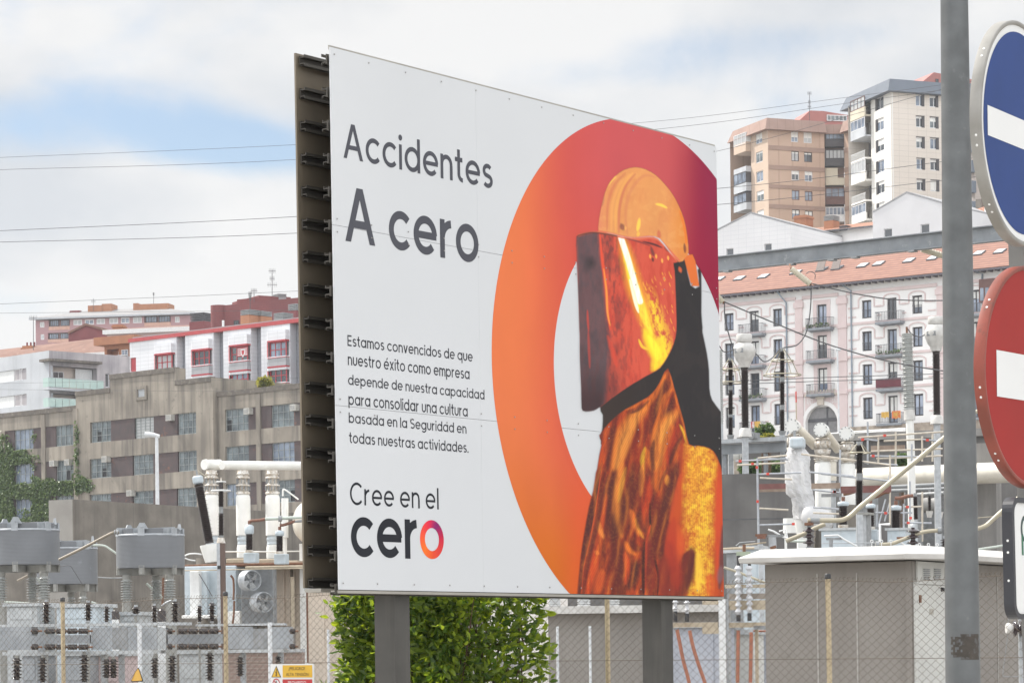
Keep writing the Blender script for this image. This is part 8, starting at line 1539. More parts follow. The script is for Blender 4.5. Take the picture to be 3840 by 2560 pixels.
cable('drop_cable', Z4, [(788, 425), (785, 560), (770, 700), (740, 800), (680, 870), (585, 888)], 80, 2.6, 'looping drop cable from the slanting insulator string to the guard ring insulator'); cable('drop_cable', Z4, [(150, 560), (155, 680), (185, 800), (212, 890), (215, 950)], 84, 2.6, 'drop cable hanging at the billboard edge'); cable('drop_cable', Z4, [(795, 418), (1100, 490), (1400, 535), (1740, 542), (2000, 530)], 80, 2.4, 'span wire from the slanting insulator string to the right'); cable('drop_cable', Z4, [(148, 552), (500, 700), (900, 860), (1300, 975), (1700, 1050), (1990, 1085)], 84, 2.6, 'long sagging span wire crossing the white tenement'); cable('drop_cable', Z4, [(385, 935), (440, 990), (500, 965), (560, 895)], 88, 2.4, 'short slack jumper between transformer head and guard ring insulator'); cable('drop_cable', Z4, [(110, 870), (150, 920), (225, 900)], 88, 2.2, 'short slack jumper at the billboard edge'); cable('drop_cable', Z4, [(1490, 740), (1530, 790), (1590, 808), (1640, 780)], 86, 2.4, 'short jumper from the grey ribbed column to the round transformer head'); cable('drop_cable', Z4, [(815, 385), (815, 345), (780, 330), (750, 345)], 80, 1.6, 'small wire loop above the slanting insulator string')
for y0, y1, lb in ((1140, 1080, 'upper'), (1162, 1112, 'lower')): cable('drop_cable', Z4, [(110, y0), (900, (y0 + y1) / 2 - 4), (1740, y1), (2000, y1 - 12)], 94, 1.5, f'{lb} thin straight wire crossing the tenement at gateway height')
M_head = mat('off white cast head', (.60, .59, .57), (.48, .47, .45), rough=.5, scale=6, spots=(6, .6, .5, (.33, .31, .28)))
def ct(x, dp, y, label, lamp=True):
    """y: photo rows of cap top, cap bottom, bulb middle, neck, insulator bottom, base"""
    t = rootat('instrument_transformer', Z4, x, y[5], dp, label, 'instrument transformer'); k = mpx(1 / 1.96, dp); a = pt(Z4(x, y[4]), dp); h = lambda q: (y[4] - q) * k
    MB().lathe([(50 * k, h(y[1])), (58 * k, h(y[1] - 8)), (58 * k, h(y[0] + 8)), (52 * k, h(y[0]))], a, ZU, n=28).build('cap', M_head, t)
    MB().lathe([(38 * k, h(y[3])), (44 * k, h(y[3] - 30)), (62 * k, h(y[3] - 55)), (82 * k, h(y[2] + 15)), (86 * k, h(y[2] - 5)), (80 * k, h(y[2] - 30)), (56 * k, h(y[1]) - .01)], a, ZU, n=28).build('head', M_head, t)
    mb = MB(); p = a + ZU * h(y[2]) + Vector((-.55, -.8, 0)) * 70 * k; mb.obox(p, Vector((.8, -.55, 0)) * 36 * k, Vector((-.55, -.8, 0)) * 14 * k, ZU * 16 * k); mb.build('terminal', M_galvd, t)
    MB().lathe(sheds(24 * k, 33 * k, h(y[3]), 30), a, ZU, n=22).build('insulator', M_porc, t); MB().lathe([(50 * k, (y[4] - y[5]) * k), (44 * k, -12 * k), (34 * k, 0)], a, ZU, n=22).build('base', M_head, t); p = pt(Z4(x, y[5]), dp); w_ = 22 * k; MB().box(p.x - w_, p.y - w_, gz(p), p.x + w_, p.y + w_, p.z).build('stand', M_galv, t)
ct(303, 90, (788, 855, 915, 1035, 1480, 1545), 'white-headed instrument transformer on dark column nearest the billboard'); ct(1712, 86, (662, 720, 790, 915, 1385, 1450), 'white-headed instrument transformer on dark column beside the lamp post')
def guard(c, x, yt, segs, yb, dp, rings, label, rs=12, k_=1.96, cone=None):
    t = rootat('surge_arrester', c, x, yb, dp, label, 'surge arrester', 'dark surge arresters with guard rings'); 
    for a, b in segs: ins(t, c, x, a, x, b, dp, rs * .62, rs, max(6, int((b - a) / k_ / 5)))
    for (a, b), (a2, b2) in zip(segs, segs[1:]): cyl(t, 'joint', M_galvd, c, x, b, x, a2, dp, rs * .75)
    for y, r in rings: p = pt(c(x, y), dp); R_ = mpx(r / k_, dp); MB().tube([p + Vector((math.cos(q) * R_, math.sin(q) * R_, 0)) for q in np.arange(0, 6.28, .16)], mpx(2.4, dp), n=8, closed=True).build('guard_ring', M_bus, t)
    mb = MB(); top = pt(c(x, yt), dp)
    for q in (.4, 1.97, 3.54, 5.1):
        P = [top + Vector((math.cos(q), math.sin(q), 0)) * mpx(12 / k_, dp)] + [pt(c(x, y), dp) + Vector((math.cos(q), math.sin(q), 0)) * mpx(r / k_, dp) for y, r in rings]; mb.tube(P, mpx(1.7, dp), n=6)
    mb.build('ring_struts', M_bus, t); cyl(t, 'top_cap', M_galvd, c, x, yt - 6, x, segs[0][0], dp, rs * .7); cyl(t, 'foot', M_galvd, c, x, segs[-1][1], x, yb, dp, rs * .9, rs * 1.2); sup(t, c, x, yb, dp, rs * .7, M_galv, 'stand'); return t
guard(Z4, 575, 895, [(915, 1105), (1140, 1310), (1345, 1500)], 1530, 92, [(985, 82), (1090, 138)], 'dark surge arrester under a conical double guard ring'); guard(Z4, 195, 970, [(985, 1170), (1200, 1380), (1400, 1530)], 1560, 94, [(1050, 68), (1145, 90)], 'dark surge arrester with guard rings close to the billboard edge')
guard(A5, 415, 340, [(375, 680), (755, 1060)], 1100, 70, [(458, 118)], 'dark surge arrester with white conical ring in front of the long white tank', 17, 2.9036)
t = rootat('grey_insulator_column', Z4, 1497, 1400, 86, 'tall pale grey ribbed insulator column left of the lamp post', 'insulator'); ins(t, Z4, 1492, 785, 1508, 1345, 86, 18, 23, 34, M_porcg, seg=24); cyl(t, 'flange', M_head, Z4, 1508, 1345, 1512, 1420, 86, 22, 20); cyl(t, 'terminal', M_rust, Z4, 1490, 735, 1491, 785, 86, 4); cyl(t, 'column', M_white, A5, 962, 100, 980, 570, 86, 15); sup(t, A5, 980, 570, 86, 13, M_white)
t = rootat('grey_insulator_column', Z4, 128, 1380, 93, 'thin pale ribbed insulator column half hidden by the billboard edge', 'insulator'); ins(t, Z4, 122, 905, 128, 1450, 93, 6, 9, 40, M_porcg); sup(t, Z4, 128, 1450, 93, 6)
PF = Pl(A4(450, 360), 92, -62); t = thing('steel_platform', PF.P(0, 0), 'grey steel platform carrying the arresters next to the billboard', 'platform'); MB().pbox(PF, *PF.rect(A4, 100, 300, 830, 345), -1.2, .2).build('deck', M_galv, t); MB().pbox(PF, *PF.rect(A4, 100, 355, 830, 460), -.1, 0).build('beam', M_gan, t)
for x in (160, 600, 800): q = PF.rect(A4, x - 16, 460, x + 16, 700); MB().pbox(PF, q[0], gz(PF.P(0, 0)), q[2], q[3], -.2, -.05).build('leg', M_gan, t)
t = rootat('motor_drive', A4, 380, 290, 91.4, 'grey drive linkage on the platform under the round white head', 'drive'); mb = MB(); 
for x in (378, 420, 452): a = pt(A4(x, 275), 91.4); R_ = mpx(28 / 2.9, 91.4); mb.tube([a + Vector((math.cos(q) * R_, 0, math.sin(q) * R_)) for q in np.arange(0, 6.28, .4)], .03, n=6, closed=True)
mb.each('wheel', M_galvd, t); sbox(t, 'box', M_galvd, A4, 440, 235, 500, 300, 91.6, .4)
M_ivory = mat('ivory duct paint', (.70, .66, .58), (.62, .58, .50), rough=.45, scale=3, spots=(6, .62, .5, (.42, .35, .26)))
def gis(c, x, yd, rd, yn, yt, yb, w, dp, k_, label, arm=None):
    t = rootat('gas_insulated_column', c, x, yb, dp, label, 'gas duct', 'white flanged gas columns'); k = mpx(1 / k_, dp); p = pt(c(x, yd), dp); axf = Vector((-.28, -.96, 0)); axf.normalize()
    MB().lathe([(rd * .92 * k, -.45), (rd * .92 * k, -.1), (rd * k, -.09), (rd * k, 0), (rd * .99 * k, .02)], p, axf, n=36).build('end_plate', M_white, t); e1 = axf.cross(ZU).normalized(); mb = MB(); [mb.lathe([(.022, 0), (.02, .02)], p + axf * .02 + (e1 * math.cos(q) + ZU * math.sin(q)) * rd * .88 * k, axf, n=6) for q in np.arange(.26, 6.28, .628)]; mb.build('bolts', M_galvd, t)
    a = pt(c(x, yb), dp); q = p - axf * .28; base = Vector((q.x, q.y, a.z)); z = lambda y: (yb - y) * k; hh_ = yt - yn; pr = []
    for f0, f1, w_ in ((0, .06, 1.05), (.06, .12, .86), (.12, .19, 1.12), (.19, .25, .9), (.25, .5, .72), (.5, .57, 1.06), (.57, .85, .82), (.85, .92, 1.0), (.92, 1, .8)): pr += [(w / 2 * w_ * k, z(yt - hh_ * f0)), (w / 2 * w_ * k, z(yt - hh_ * f1) + .003)]
    pr.sort(key=lambda s: s[1]); MB().lathe([(r_, max(0, h_)) for r_, h_ in pr], base, ZU, n=26).build('flanges', M_fl, t); mb = MB(); [mb.lathe([(.022, z(yt - hh_ * .57)), (.022, z(yt - hh_ * .85))], base + Vector((math.cos(s), math.sin(s), 0)) * w * .47 * k, ZU, n=6) for s in np.arange(0, 6.28, .62)]; mb.build('tie_bolts', M_galvd, t)
    MB().lathe([(w / 2 * k, 0), (w / 2 * k, z(yt + 30)), (w * .42 * k, z(yt) - .004)], base, ZU, n=28).build('column', M_white, t); MB().lathe([(w * .6 * k, gz(base) - a.z), (w * .6 * k, -.002)], base, ZU, n=16).build('base', M_conc, t)
    if arm: pipe(t, 'side_duct', M_ivory, c, [(arm[0], arm[1], .4), ((arm[0] + arm[2]) / 2, (arm[1] + arm[3]) / 2, .7), (arm[2], arm[3], 1.0)], dp, arm[4], 20, 1)
    return t
gis(A4, 900, 165, 80, 245, 540, 1180, 150, 86, 2.9037, 'white gas column with round end plate, behind the plastic wrapping', (960, 190, 1150, 380, 18)); gis(A4, 1212, 205, 78, 290, 545, 1180, 176, 86, 2.9037, 'white gas column with round end plate, middle one of three', (1270, 250, 1400, 420, 17)); gis(A5, 268, 245, 75, 330, 560, 1020, 160, 86, 2.9036, 'white gas column with round end plate, rightmost of three')
t = rootat('gas_duct', A5, 125, 560, 90, 'ivory flanged duct column between the two right gas columns', 'gas duct'); cyl(t, 'column', M_ivory, A5, 125, 545, 125, 760, 90, 14); cyl(t, 'flange', M_fl, A5, 125, 530, 125, 550, 90, 18); sup(t, A5, 125, 760, 90, 10, M_galv)
t = rootat('gas_duct', A4, 230, 680, 95, 'white horizontal valve chamber right at the billboard edge', 'gas duct'); a = pt(A4(60, 470), 95); b = pt(A4(330, 470), 95); kk = mpx(1 / 2.9037, 95); MB().lathe([(72 * kk, 0), (72 * kk, 110 * kk), (78 * kk, 112 * kk), (78 * kk, 125 * kk), (72 * kk, 127 * kk), (72 * kk, 240 * kk), (50 * kk, 268 * kk), (62 * kk, 270 * kk), (62 * kk, 285 * kk), (30 * kk, 290 * kk)], a, b - a, n=28).build('chamber', M_white, t); p = pt(A4(350, 430), 95); MB().lathe([(20 * kk, 0), (52 * kk, .2), (52 * kk, .26)], p, Vector((.7, -.5, .5)), n=20).build('valve', M_fl, t); cyl(t, 'leg', M_white, A4, 222, 540, 222, 690, 95, 16); sup(t, A4, 222, 690, 95, 14, M_conc)
DWR = 80; t = rootat('wrapped_bushing', A4, 1020, 1330, DWR, 'tall bushing wrapped in crumpled translucent white plastic film', 'wrapped bushing'); k = mpx(1 / 2.9037, DWR)
def film_mat():
    m = bpy.data.materials.new('crumpled plastic film'); m.use_nodes = True; tt = m.node_tree; b = tt.nodes['Principled BSDF']; b.inputs['Base Color'].default_value = (.78, .78, .79, 1); b.inputs['Roughness'].default_value = .28; b.inputs['Subsurface Weight'].default_value = 0
    tl = tt.nodes.new('ShaderNodeBsdfTranslucent'); tl.inputs[0].default_value = (.8, .8, .8, 1); ms = tt.nodes.new('ShaderNodeMixShader'); tp = tt.nodes.new('ShaderNodeBsdfTransparent'); ms2 = tt.nodes.new('ShaderNodeMixShader'); ms.inputs[0].default_value = .35; nz = tt.nodes.new('ShaderNodeTexNoise'); nz.inputs['Scale'].default_value = 1.6; mr = tt.nodes.new('ShaderNodeMapRange'); mr.inputs['From Min'].default_value = .45; mr.inputs['From Max'].default_value = .7; mr.inputs['To Max'].default_value = .38; mr.inputs['To Min'].default_value = .02
    g_ = tt.nodes.new('ShaderNodeNewGeometry'); tt.links.new(g_.outputs['Position'], nz.inputs[0]); tt.links.new(nz.outputs[0], mr.inputs['Value']); tt.links.new(b.outputs[0], ms.inputs[1]); tt.links.new(tl.outputs[0], ms.inputs[2]); tt.links.new(mr.outputs[0], ms2.inputs[0]); tt.links.new(ms.outputs[0], ms2.inputs[1]); tt.links.new(tp.outputs[0], ms2.inputs[2]); tt.links.new(ms2.outputs[0], tt.nodes['Material Output'].inputs[0]); return m
M_film = film_mat()
prof = [(285, 880, 1020), (330, 872, 1025), (400, 868, 1030), (470, 835, 1075), (560, 824, 1085), (680, 824, 1092), (800, 824, 1105), (900, 850, 1125), (940, 895, 1132), (1000, 908, 1142), (1090, 915, 1150), (1180, 925, 1175), (1200, 960, 1100)]
mb = MB(); NA = 40
zz_ = np.linspace(0, len(prof) - 1, 60); rows_ = []
for j, f in enumerate(zz_):
    i = min(int(f), len(prof) - 2); q = f - i; y = prof[i][0] * (1 - q) + prof[i + 1][0] * q; xl = prof[i][1] * (1 - q) + prof[i + 1][1] * q; xr_ = prof[i][2] * (1 - q) + prof[i + 1][2] * q; c0 = pt(A4((xl + xr_) / 2, y), DWR); R_ = (xr_ - xl) / 2 * k
    for a in range(NA):
        th_ = 2 * math.pi * a / NA; w_ = 1 + .05 * math.sin(th_ * 5 + j * .12) + .06 * math.sin(th_ * 9 - j * .21) + .035 * math.sin(th_ * 3 + j * .5) + RNG.normal(0, .018); mb.v.append((c0.x + R_ * w_ * math.cos(th_), c0.y + R_ * w_ * math.sin(th_), c0.z))
for j in range(59):
    for a in range(NA): mb.f.append((j * NA + a, (j + 1) * NA + a, (j + 1) * NA + (a + 1) % NA, j * NA + (a + 1) % NA)); mb.sm.append(False)
mb.build('plastic_film', M_film, t); a = pt(A4(1010, 1185), DWR); MB().lathe([(65 * k, 0), (85 * k, 150 * k)], pt(A4(1015, 1335), DWR), pt(A4(1005, 1185), DWR) - pt(A4(1015, 1335), DWR), n=24).build('turret', M_white, t); ins(t, A4, 950, 420, 1010, 1185, DWR, 17, 22, 26); o_ = sbox(t, 'cap', M_lblue, A4, 872, 285, 1015, 400, DWR - .55, .6, -75, bev=.06); cyl(t, 'terminal', M_galvd, A4, 925, 215, 930, 290, DWR, 5)
blob = MB(); b0_ = pt(A4(1185, 1150), DWR - .4)
for i in range(3):
    c0 = b0_ + Vector((-.22 + .2 * i, 0, -.05 * i)); pr = [(.02, .30), (.18, .26), (.25, .12), (.27, -.05), (.2, -.2), (.05, -.26)]; blob.lathe([(r_ * (1 + .1 * math.sin(j * 3 + i)), h_) for j, (r_, h_) in enumerate(pr)][::-1], c0, ZU, n=18)
blob.build('plastic_bundle', M_film, t)
cyl(t, 'tank_turret', M_white, A4, 890, 1170, 890, 1330, DWR + 2, 30); sup(t, A4, 1015, 1335, DWR, 20, M_white)
t = rootat('white_turret', A4, 890, 1330, 84, 'white round turret standing behind the wrapped bushing base', 'turret'); cyl(t, 'turret_body', M_white, A4, 880, 1172, 880, 1320, 84, 27, 30); cyl(t, 'bellows', M_lblue, A4, 880, 1042, 880, 1140, 84, 15); sup(t, A4, 880, 1320, 84, 24, M_white)
M_scaf = mat('galvanised scaffold tube', (.42, .44, .47), (.33, .35, .38), rough=.45, scale=8, metal=.3); M_scafw = mat('warm scaffold tube', (.55, .50, .42), (.45, .40, .33), rough=.5, scale=8); M_board_ = mat('red brown toe board', (.20, .085, .075), (.15, .065, .06), rough=.8, scale=5); M_plank = mat('worn timber plank', (.32, .25, .20), (.24, .18, .14), rough=.9, scale=6); M_tape = mat('red marking tape', (.60, .06, .04), rough=.6)
sc = rootat('scaffold', A4, 530, 1340, 78, 'tube scaffold with red toe boards around the wrapped bushing and gas columns', 'scaffold')
def stube(c, pts, dp, m=M_scaf, r=3.4, name='tube'): return pipe(sc, name, m, c, pts, dp, r, 8, 0)
p = pt(A4(522, 515), 78); q = pt(A4(535, 1340), 78); MB().tube([Vector((q.x, q.y, gz(q))), q, p], mpx(4.2, 78), n=8).build('upright', M_scaf, sc)
for pts, m, dd in (([(285, 548), (840, 520)], M_scaf, 0), ([(528, 515), (845, 485)], M_scafw, 0), ([(300, 590), (830, 565)], M_scafw, 1), ([(530, 690), (1000, 672)], M_scaf, 0), ([(550, 730), (900, 745)], M_scafw, 1.5), ([(545, 1060), (860, 1078)], M_scafw, .5), ([(545, 1242), (900, 1230)], M_scaf, 0), ([(620, 520), (860, 530)], M_scaf, 1), ([(1000, 470), (1570, 545)], M_scafw, -2), ([(1080, 665), (1570, 712)], M_scaf, -2), ([(1130, 860), (1420, 890)], M_scaf, -2), ([(1130, 1050), (1410, 1070)], M_scaf, -2), ([(1130, 1110), (1410, 1120)], M_scafw, -2)): stube(A4, pts, 78 + dd, m)
for x, y0, y1 in ((1420, 530, 970), ): stube(A4, [(x, y0), (x + 4, y1)], 76, M_scaf, 4, 'upright')
for pts, dp, m in (([(0, 490), (750, 590)], 76, M_scafw), ([(0, 685), (760, 765)], 76, M_scaf), ([(400, 290), (1330, 228)], 84, M_scafw), ([(410, 300), (620, 325)], 84, M_scaf), ([(680, 328), (1085, 310)], 84, M_scafw), ([(540, 440), (1320, 412)], 84, M_scafw), ([(530, 490), (1100, 500)], 84, M_scaf), ([(600, 520), (1320, 488)], 84, M_scafw), ([(1090, 310), (1320, 330)], 83, M_scaf), ([(470, 560), (830, 590)], 82, M_scaf), ([(590, 1105), (760, 1112)], 78, M_scaf), ([(860, 1108), (990, 1108)], 78, M_scaf), ([(895, 1045), (1100, 1040)], 78, M_scafw), ([(900, 1215), (1200, 1222)], 78, M_scaf), ([(0, 1050), (190, 1068)], 76, M_scaf)): stube(A5, pts, dp, m)
for x, y0, y1, dp in ((205, 420, 950, 76), (505, 120, 580, 85), (620, 285, 560, 84), (810, 230, 600, 84), (1098, 275, 550, 83), (1210, 240, 550, 84), (748, 480, 1240, 77), (897, 1010, 1290, 77), (965, 765, 1200, 77), (1100, 880, 1420, 78), (985, 360, 560, 83)): stube(A5, [(x, y0), (x, y1)], dp, M_scaf if x % 2 else M_scafw, 3.6, 'upright')
for pts in ([(700, 960), (620, 1260)], [(745, 1000), (690, 1200)], [(745, 680), (720, 790)], [(610, 1020), (605, 1260)]): stube(A5, pts, 78, M_scaf, 3)
for c, b, dp, m in ((A4, (540, 792, 830, 850), 77.5, M_board_), (A4, (1110, 785, 1425, 845), 75.5, M_plank), (A4, (1430, 820, 1580, 862), 75.5, M_board_), (A4, (545, 850, 830, 880), 78, M_plank), (A5, (210, 815, 760, 890), 76.2, M_board_), (A5, (0, 900, 220, 935), 76, M_galvd), (A5, (540, 375, 910, 440), 86, M_plank)): sbox(sc, 'toe_board', m, c, *b, dp, .06, -78)
mb = MB()
for c, x, y, dp, h in ((A4, 525, 985, 77.9, 22), (A4, 637, 686, 77.9, 0), (A4, 470, 575, 77.9, 0), (A4, 517, 615, 77.9, 22), (A4, 336, 547, 77.9, 0), (A4, 915, 1230, 77.9, 0), (A4, 1362, 880, 75.9, 0), (A5, 145, 880, 75.9, 0), (A5, 690, 268, 83.9, 0), (A5, 450, 312, 83.9, 0), (A5, 1155, 318, 82.9, 0), (A5, 565, 490, 83.9, 0), (A5, 700, 1112, 77.9, 0), (A5, 972, 1165, 76.9, 20), (A5, 938, 1045, 77.9, 0), (A5, 945, 1218, 77.9, 0)):
    p = pt(c(x, y), dp); r = mpx(5, dp); w_ = mpx(4.4 if h else 4.6, dp); mb.box(p.x - (r if not h else w_), p.y - w_, p.z - (w_ if not h else r), p.x + (r if not h else w_), p.y + w_, p.z + (w_ if not h else r))
mb.each('marking_tape', M_tape, sc)
t = rootat('white_tank', A5, 900, 800, 95, 'long white horizontal tank with a diagonal shadow, left of the lamp post', 'tank'); a, b = pt(A5(400, 735), 95), pt(A5(1500, 690), 92); R_ = mpx(110 / 2.9, 94); MB().lathe([(R_ * .6, -.25), (R_ * .92, -.12), (R_, 0), (R_, (b - a).length + 3)], a, b - a, n=40).build('tank_body', M_ivory, t)
for x in (520, 1000, 1350): q = pt(A5(x, 840), 94); MB().box(q.x - .25, q.y - .4, gz(q), q.x + .25, q.y + .4, q.z).build('cradle', M_galvd, t)
mb = MB(); mb.tube([pt(A5(480, 845), 92), pt(A5(1340, 800), 91)], mpx(8, 92), n=8); mb.tube([pt(A5(640, 875), 91), pt(A5(1340, 848), 90)], mpx(7, 91), n=8); mb.tube([pt(A5(1050, 912), 90), pt(A5(1340, 893), 89)], mpx(7, 91), n=8); t2 = tag(mb.build('bus_bars', M_galvd), 'dark grey bus bars below the long white tank', 'bus bars')
for x, y0, y1, rs, lb in ((1178, 905, 1090, 8, 'left'), (1290, 890, 1100, 11, 'right')):
    t = thing('hanging_insulator', pt(A5(x, y0), 90), f'{lb} one of two dark insulators hanging under the dark bus bars by the lamp post', 'insulator'); ins(t, A5, x, y0 + 20, x, y1, 90, rs * .6, rs, 12); cyl(t, 'hanger', M_galvd, A5, x, y0 - 60, x, y0 + 20, 90, 4); cyl(t, 'foot', M_head, A5, x, y1, x, y1 + 70, 90, 8, 14)
t = rootat('post_insulator', A5, 1028, 1180, 82, 'slim dark post insulator with copper link in front of the coiled rear tank', 'insulator'); ins(t, A5, 1022, 930, 1030, 1180, 82, 7, 10.5, 20); cyl(t, 'cap', M_galvd, A5, 1021, 895, 1022, 930, 82, 6); sup(t, A5, 1030, 1180, 82, 6)
t = rootat('oil_tank', A5, 1150, 1040, 97, 'ribbed grey round radiator tank under the long white tank', 'tank'); a = pt(A5(1000, 1050), 97); MB().lathe([(R_ * (.9 + .1 * (i % 2)), i * .16) for i in range(24)], a, Vector((1, .1, 0)), n=30).build('tank_body', mat('grey ribbed tank', (.36, .35, .33), (.28, .27, .255), rough=.5, scale=3), t); sup(t, A5, 1150, 1110, 97, 30, M_galvd)
for pts, lb in (([(800, 950), (860, 950), (930, 930), (1000, 922)], 'copper braid link on the right capped bushing under the long tank'), ([(240, 905), (300, 895), (380, 870), (430, 860)], 'copper braid link behind the white conical ring arrester'), ([(520, 935), (600, 930), (680, 890), (740, 880)], 'copper braid link on the middle capped bushing')):
    t = thing('copper_link', pt(A5(*pts[0]), 77), lb, 'connector'); pipe(t, 'braid', M_copper if pts[0][0] == 800 else M_rust, A5, pts, 77, 7, 8)
tbush(A5, 238, 985, 1035, 1240, 1400, 78, 112, 'leftmost of three dark capped bushings in front of the scaffold', k=2.9036, boxw=1.5); tbush(A5, 538, 1010, 1060, 1260, 1410, 79, 96, 'middle of three dark capped bushings, partly behind the bent tube', k=2.9036, boxw=1.5); tbush(A5, 812, 1028, 1082, 1275, 1430, 78, 112, 'rightmost of three dark capped bushings in front of the scaffold', k=2.9036, boxw=1.5)
t = rootat('steel_column', A5, 440, 1200, 69, 'grey H-section column under the white conical ring arrester', 'steel column'); sbox(t, 'column', M_galv, A5, 395, 1130, 455, 1480, 69, .3, -62); sbox(t, 'flange', M_galvd, A5, 460, 1130, 497, 1480, 69.2, .3, -62); sbox(t, 'plate', M_pedg, A5, 385, 1105, 510, 1130, 69, .4, -62)
cabinet(A5, 0, 1300, 385, 1480, 76, 'grey equipment box behind the kiosk roof, left', M_lblue, -70, 1.5, door=False); cabinet(A5, 720, 1300, 915, 1440, 77, 'grey equipment box behind the kiosk roof, middle', M_lblue, -70, 1.5, door=False)
t = rootat('tube_support', A5, 690, 1300, 73, 'small white tubular frame between the middle and right capped bushings', 'frame'); pipe(t, 'tube', M_wpaint, A5, [(640, 1420), (640, 1235), (745, 1235)], 73, 5, 8, 0)
DB = 45
bus('bus_tube', A5, [(-150, 1192), (0, 1192), (180, 1190), (260, 1175), (330, 1130), (420, 1045), (600, 900), (1000, 572), (1330, 300), (1620, 60)], DB, 9.5, M_bus, 'thick bent bus tube rising from the brown insulator to behind the lamp post')
bus('bus_tube', A4, [(835, 1415), (1000, 1350), (1150, 1278), (1260, 1232)], DB + .3, 8.5, M_bus, 'short thick bus tube sloping left of the brown insulator'); bus('bus_tube', A5, [(590, 1455), (700, 1452), (780, 1440), (860, 1410), (960, 1372), (1100, 1320), (1200, 1305), (1275, 1302)], DB, 7.5, M_bus, 'bent bus tube passing the right brown insulator', clamps=((590, 1455, 40, 0), (1265, 1303, 40, -2))); bus('bus_tube', A7, [(395, 712), (440, 695), (480, 660), (530, 615), (600, 560), (640, 520)], DB + 1, 8.5, M_bus, 'bent bus tube right of the lamp post at the pale concrete wall'); bus('bus_tube', A7, [(395, 828), (500, 812), (600, 795)], DB + 1, 5.0, M_busg, 'thin greenish tube above the kiosk roof right of the lamp post', smooth=1); bus('bus_tube', A7, [(395, 652), (480, 645), (570, 635)], DB + 2, 1.7, M_bus, 'thin straight rod right of the lamp post', smooth=1); bus('bus_tube', A7, [(380, 70), (420, 40), (460, 10)], 80, 7, M_bus, 'short sloping tube between lamp post and red sign', smooth=1)
def brown(c, x, y, dp, k_, w, label):
    t = rootat('brown_insulator', c, x, y[-1], dp, label, 'insulator', 'brown bell insulators behind the kiosk roof'); a = pt(c(x, y[-1]), dp); k = mpx(1 / k_, dp); H = (y[-1] - y[0]) * k; n_ = 3; pr = [(w * .34 * k, 0)]
    for i in range(n_): z = H * (.10 + .30 * i); pr += [(w * .30 * k, z), (w * .34 * k, z + H * .05), (w * .92 * k, z + H * .10), (w * .80 * k, z + H * .14), (w * .34 * k, z + H * .22)]
    MB().lathe(pr + [(w * .2 * k, H)], a, ZU, n=26).build('bell_sheds', mat('dark glossy porcelain', (.035, .022, .025), rough=.12, spec=.8) if 'dark glossy porcelain' not in MATS else MATS['dark glossy porcelain'], t); MB().lathe([(w * .3 * k, H), (w * .34 * k, H + w * .45 * k), (w * .15 * k, H + w * .5 * k)], a, ZU, n=16).build('cap', M_rust if k_ < 2.90365 and c is A4 else M_galv, t); MB().lathe([(w * .5 * k, gz(a) - a.z), (w * .5 * k, -.003)], a, ZU, n=12).build('stand', M_galvd, t)
    return t
t = brown(A4, 1088, [1265, 1480], DB, 2.9037, 78, 'brown bell insulator holding the thick bus tube, left above the kiosk roof'); sbox(t, 'clamp', M_rust, A4, 1035, 1215, 1120, 1245, DB - .1, .1, -70); cyl(t, 'tube_clamp', M_galvd, A4, 1100, 1190, 1200, 1195, DB, 12)
brown(A5, 1000, [1270, 1480], DB, 2.9036, 82, 'brown bell insulator right above the kiosk roof beside the lamp post'); brown(A5, 1345, [1390, 1480], DB, 2.9036, 60, 'brown bell insulator mostly hidden behind the lamp post')
t = rootat('disconnector', A4, 620, 1420, 46, 'rusty disconnector mechanism above the left end of the kiosk roof', 'disconnector')
sbox(t, 'arm', M_rust, A4, 500, 1338, 620, 1365, 46, .1, -75); sbox(t, 'arm', M_copper, A4, 520, 1345, 610, 1390, 45.8, .06, -75); sbox(t, 'arm', M_galvd, A4, 610, 1345, 795, 1372, 46, .12, -75); cyl(t, 'drum', M_galv, A4, 685, 1375, 690, 1500, 46, 15); cyl(t, 'hub', M_rust, A4, 690, 1470, 700, 1500, 45.6, 12); pipe(t, 'rod', M_beige, A4, [(370, 1460), (480, 1448), (620, 1430)], 46, 3, 6, 0); pipe(t, 'rod', M_galvd, A4, [(290, 1470), (330, 1435), (500, 1420)], 46.4, 3, 6, 0); pipe(t, 'rod', M_wpaint, A4, [(640, 1290), (700, 1310), (800, 1370), (860, 1390)], 47, 4, 6, 0); pipe(t, 'rod', M_wpaint, A4, [(760, 1310), (830, 1290), (850, 1380)], 47.3, 3.5, 6, 0); sup(t, A4, 560, 1450, 46, 8, M_galv)
t = rootat('disconnector', A5, 200, 1400, 47, 'disconnector bars with pale angled rod above the kiosk roof', 'disconnector'); pipe(t, 'rod', M_wpaint, A5, [(30, 1360), (180, 1352), (250, 1400), (390, 1475)], 47, 4, 6, 0); sbox(t, 'arm', M_galvd, A5, 50, 1378, 215, 1402, 47, .12, -75); sbox(t, 'post', M_galvd, A5, 85, 1402, 115, 1480, 47, .1, -75); pipe(t, 'rod', M_busg, A4, [(880, 1415), (1040, 1420)], 47, 5, 8, 0); pipe(t, 'rod', M_galv, A5, [(0, 1440), (300, 1438), (620, 1435)], 48, 2, 6, 0); sbox(t, 'arm', M_rust, A5, 820, 1370, 905, 1392, 47, .08, -75); pipe(t, 'rod', M_wpaint, A5, [(865, 1430), (930, 1475)], 46, 3.5, 6, 0); sup(t, A5, 100, 1480, 47, 6)
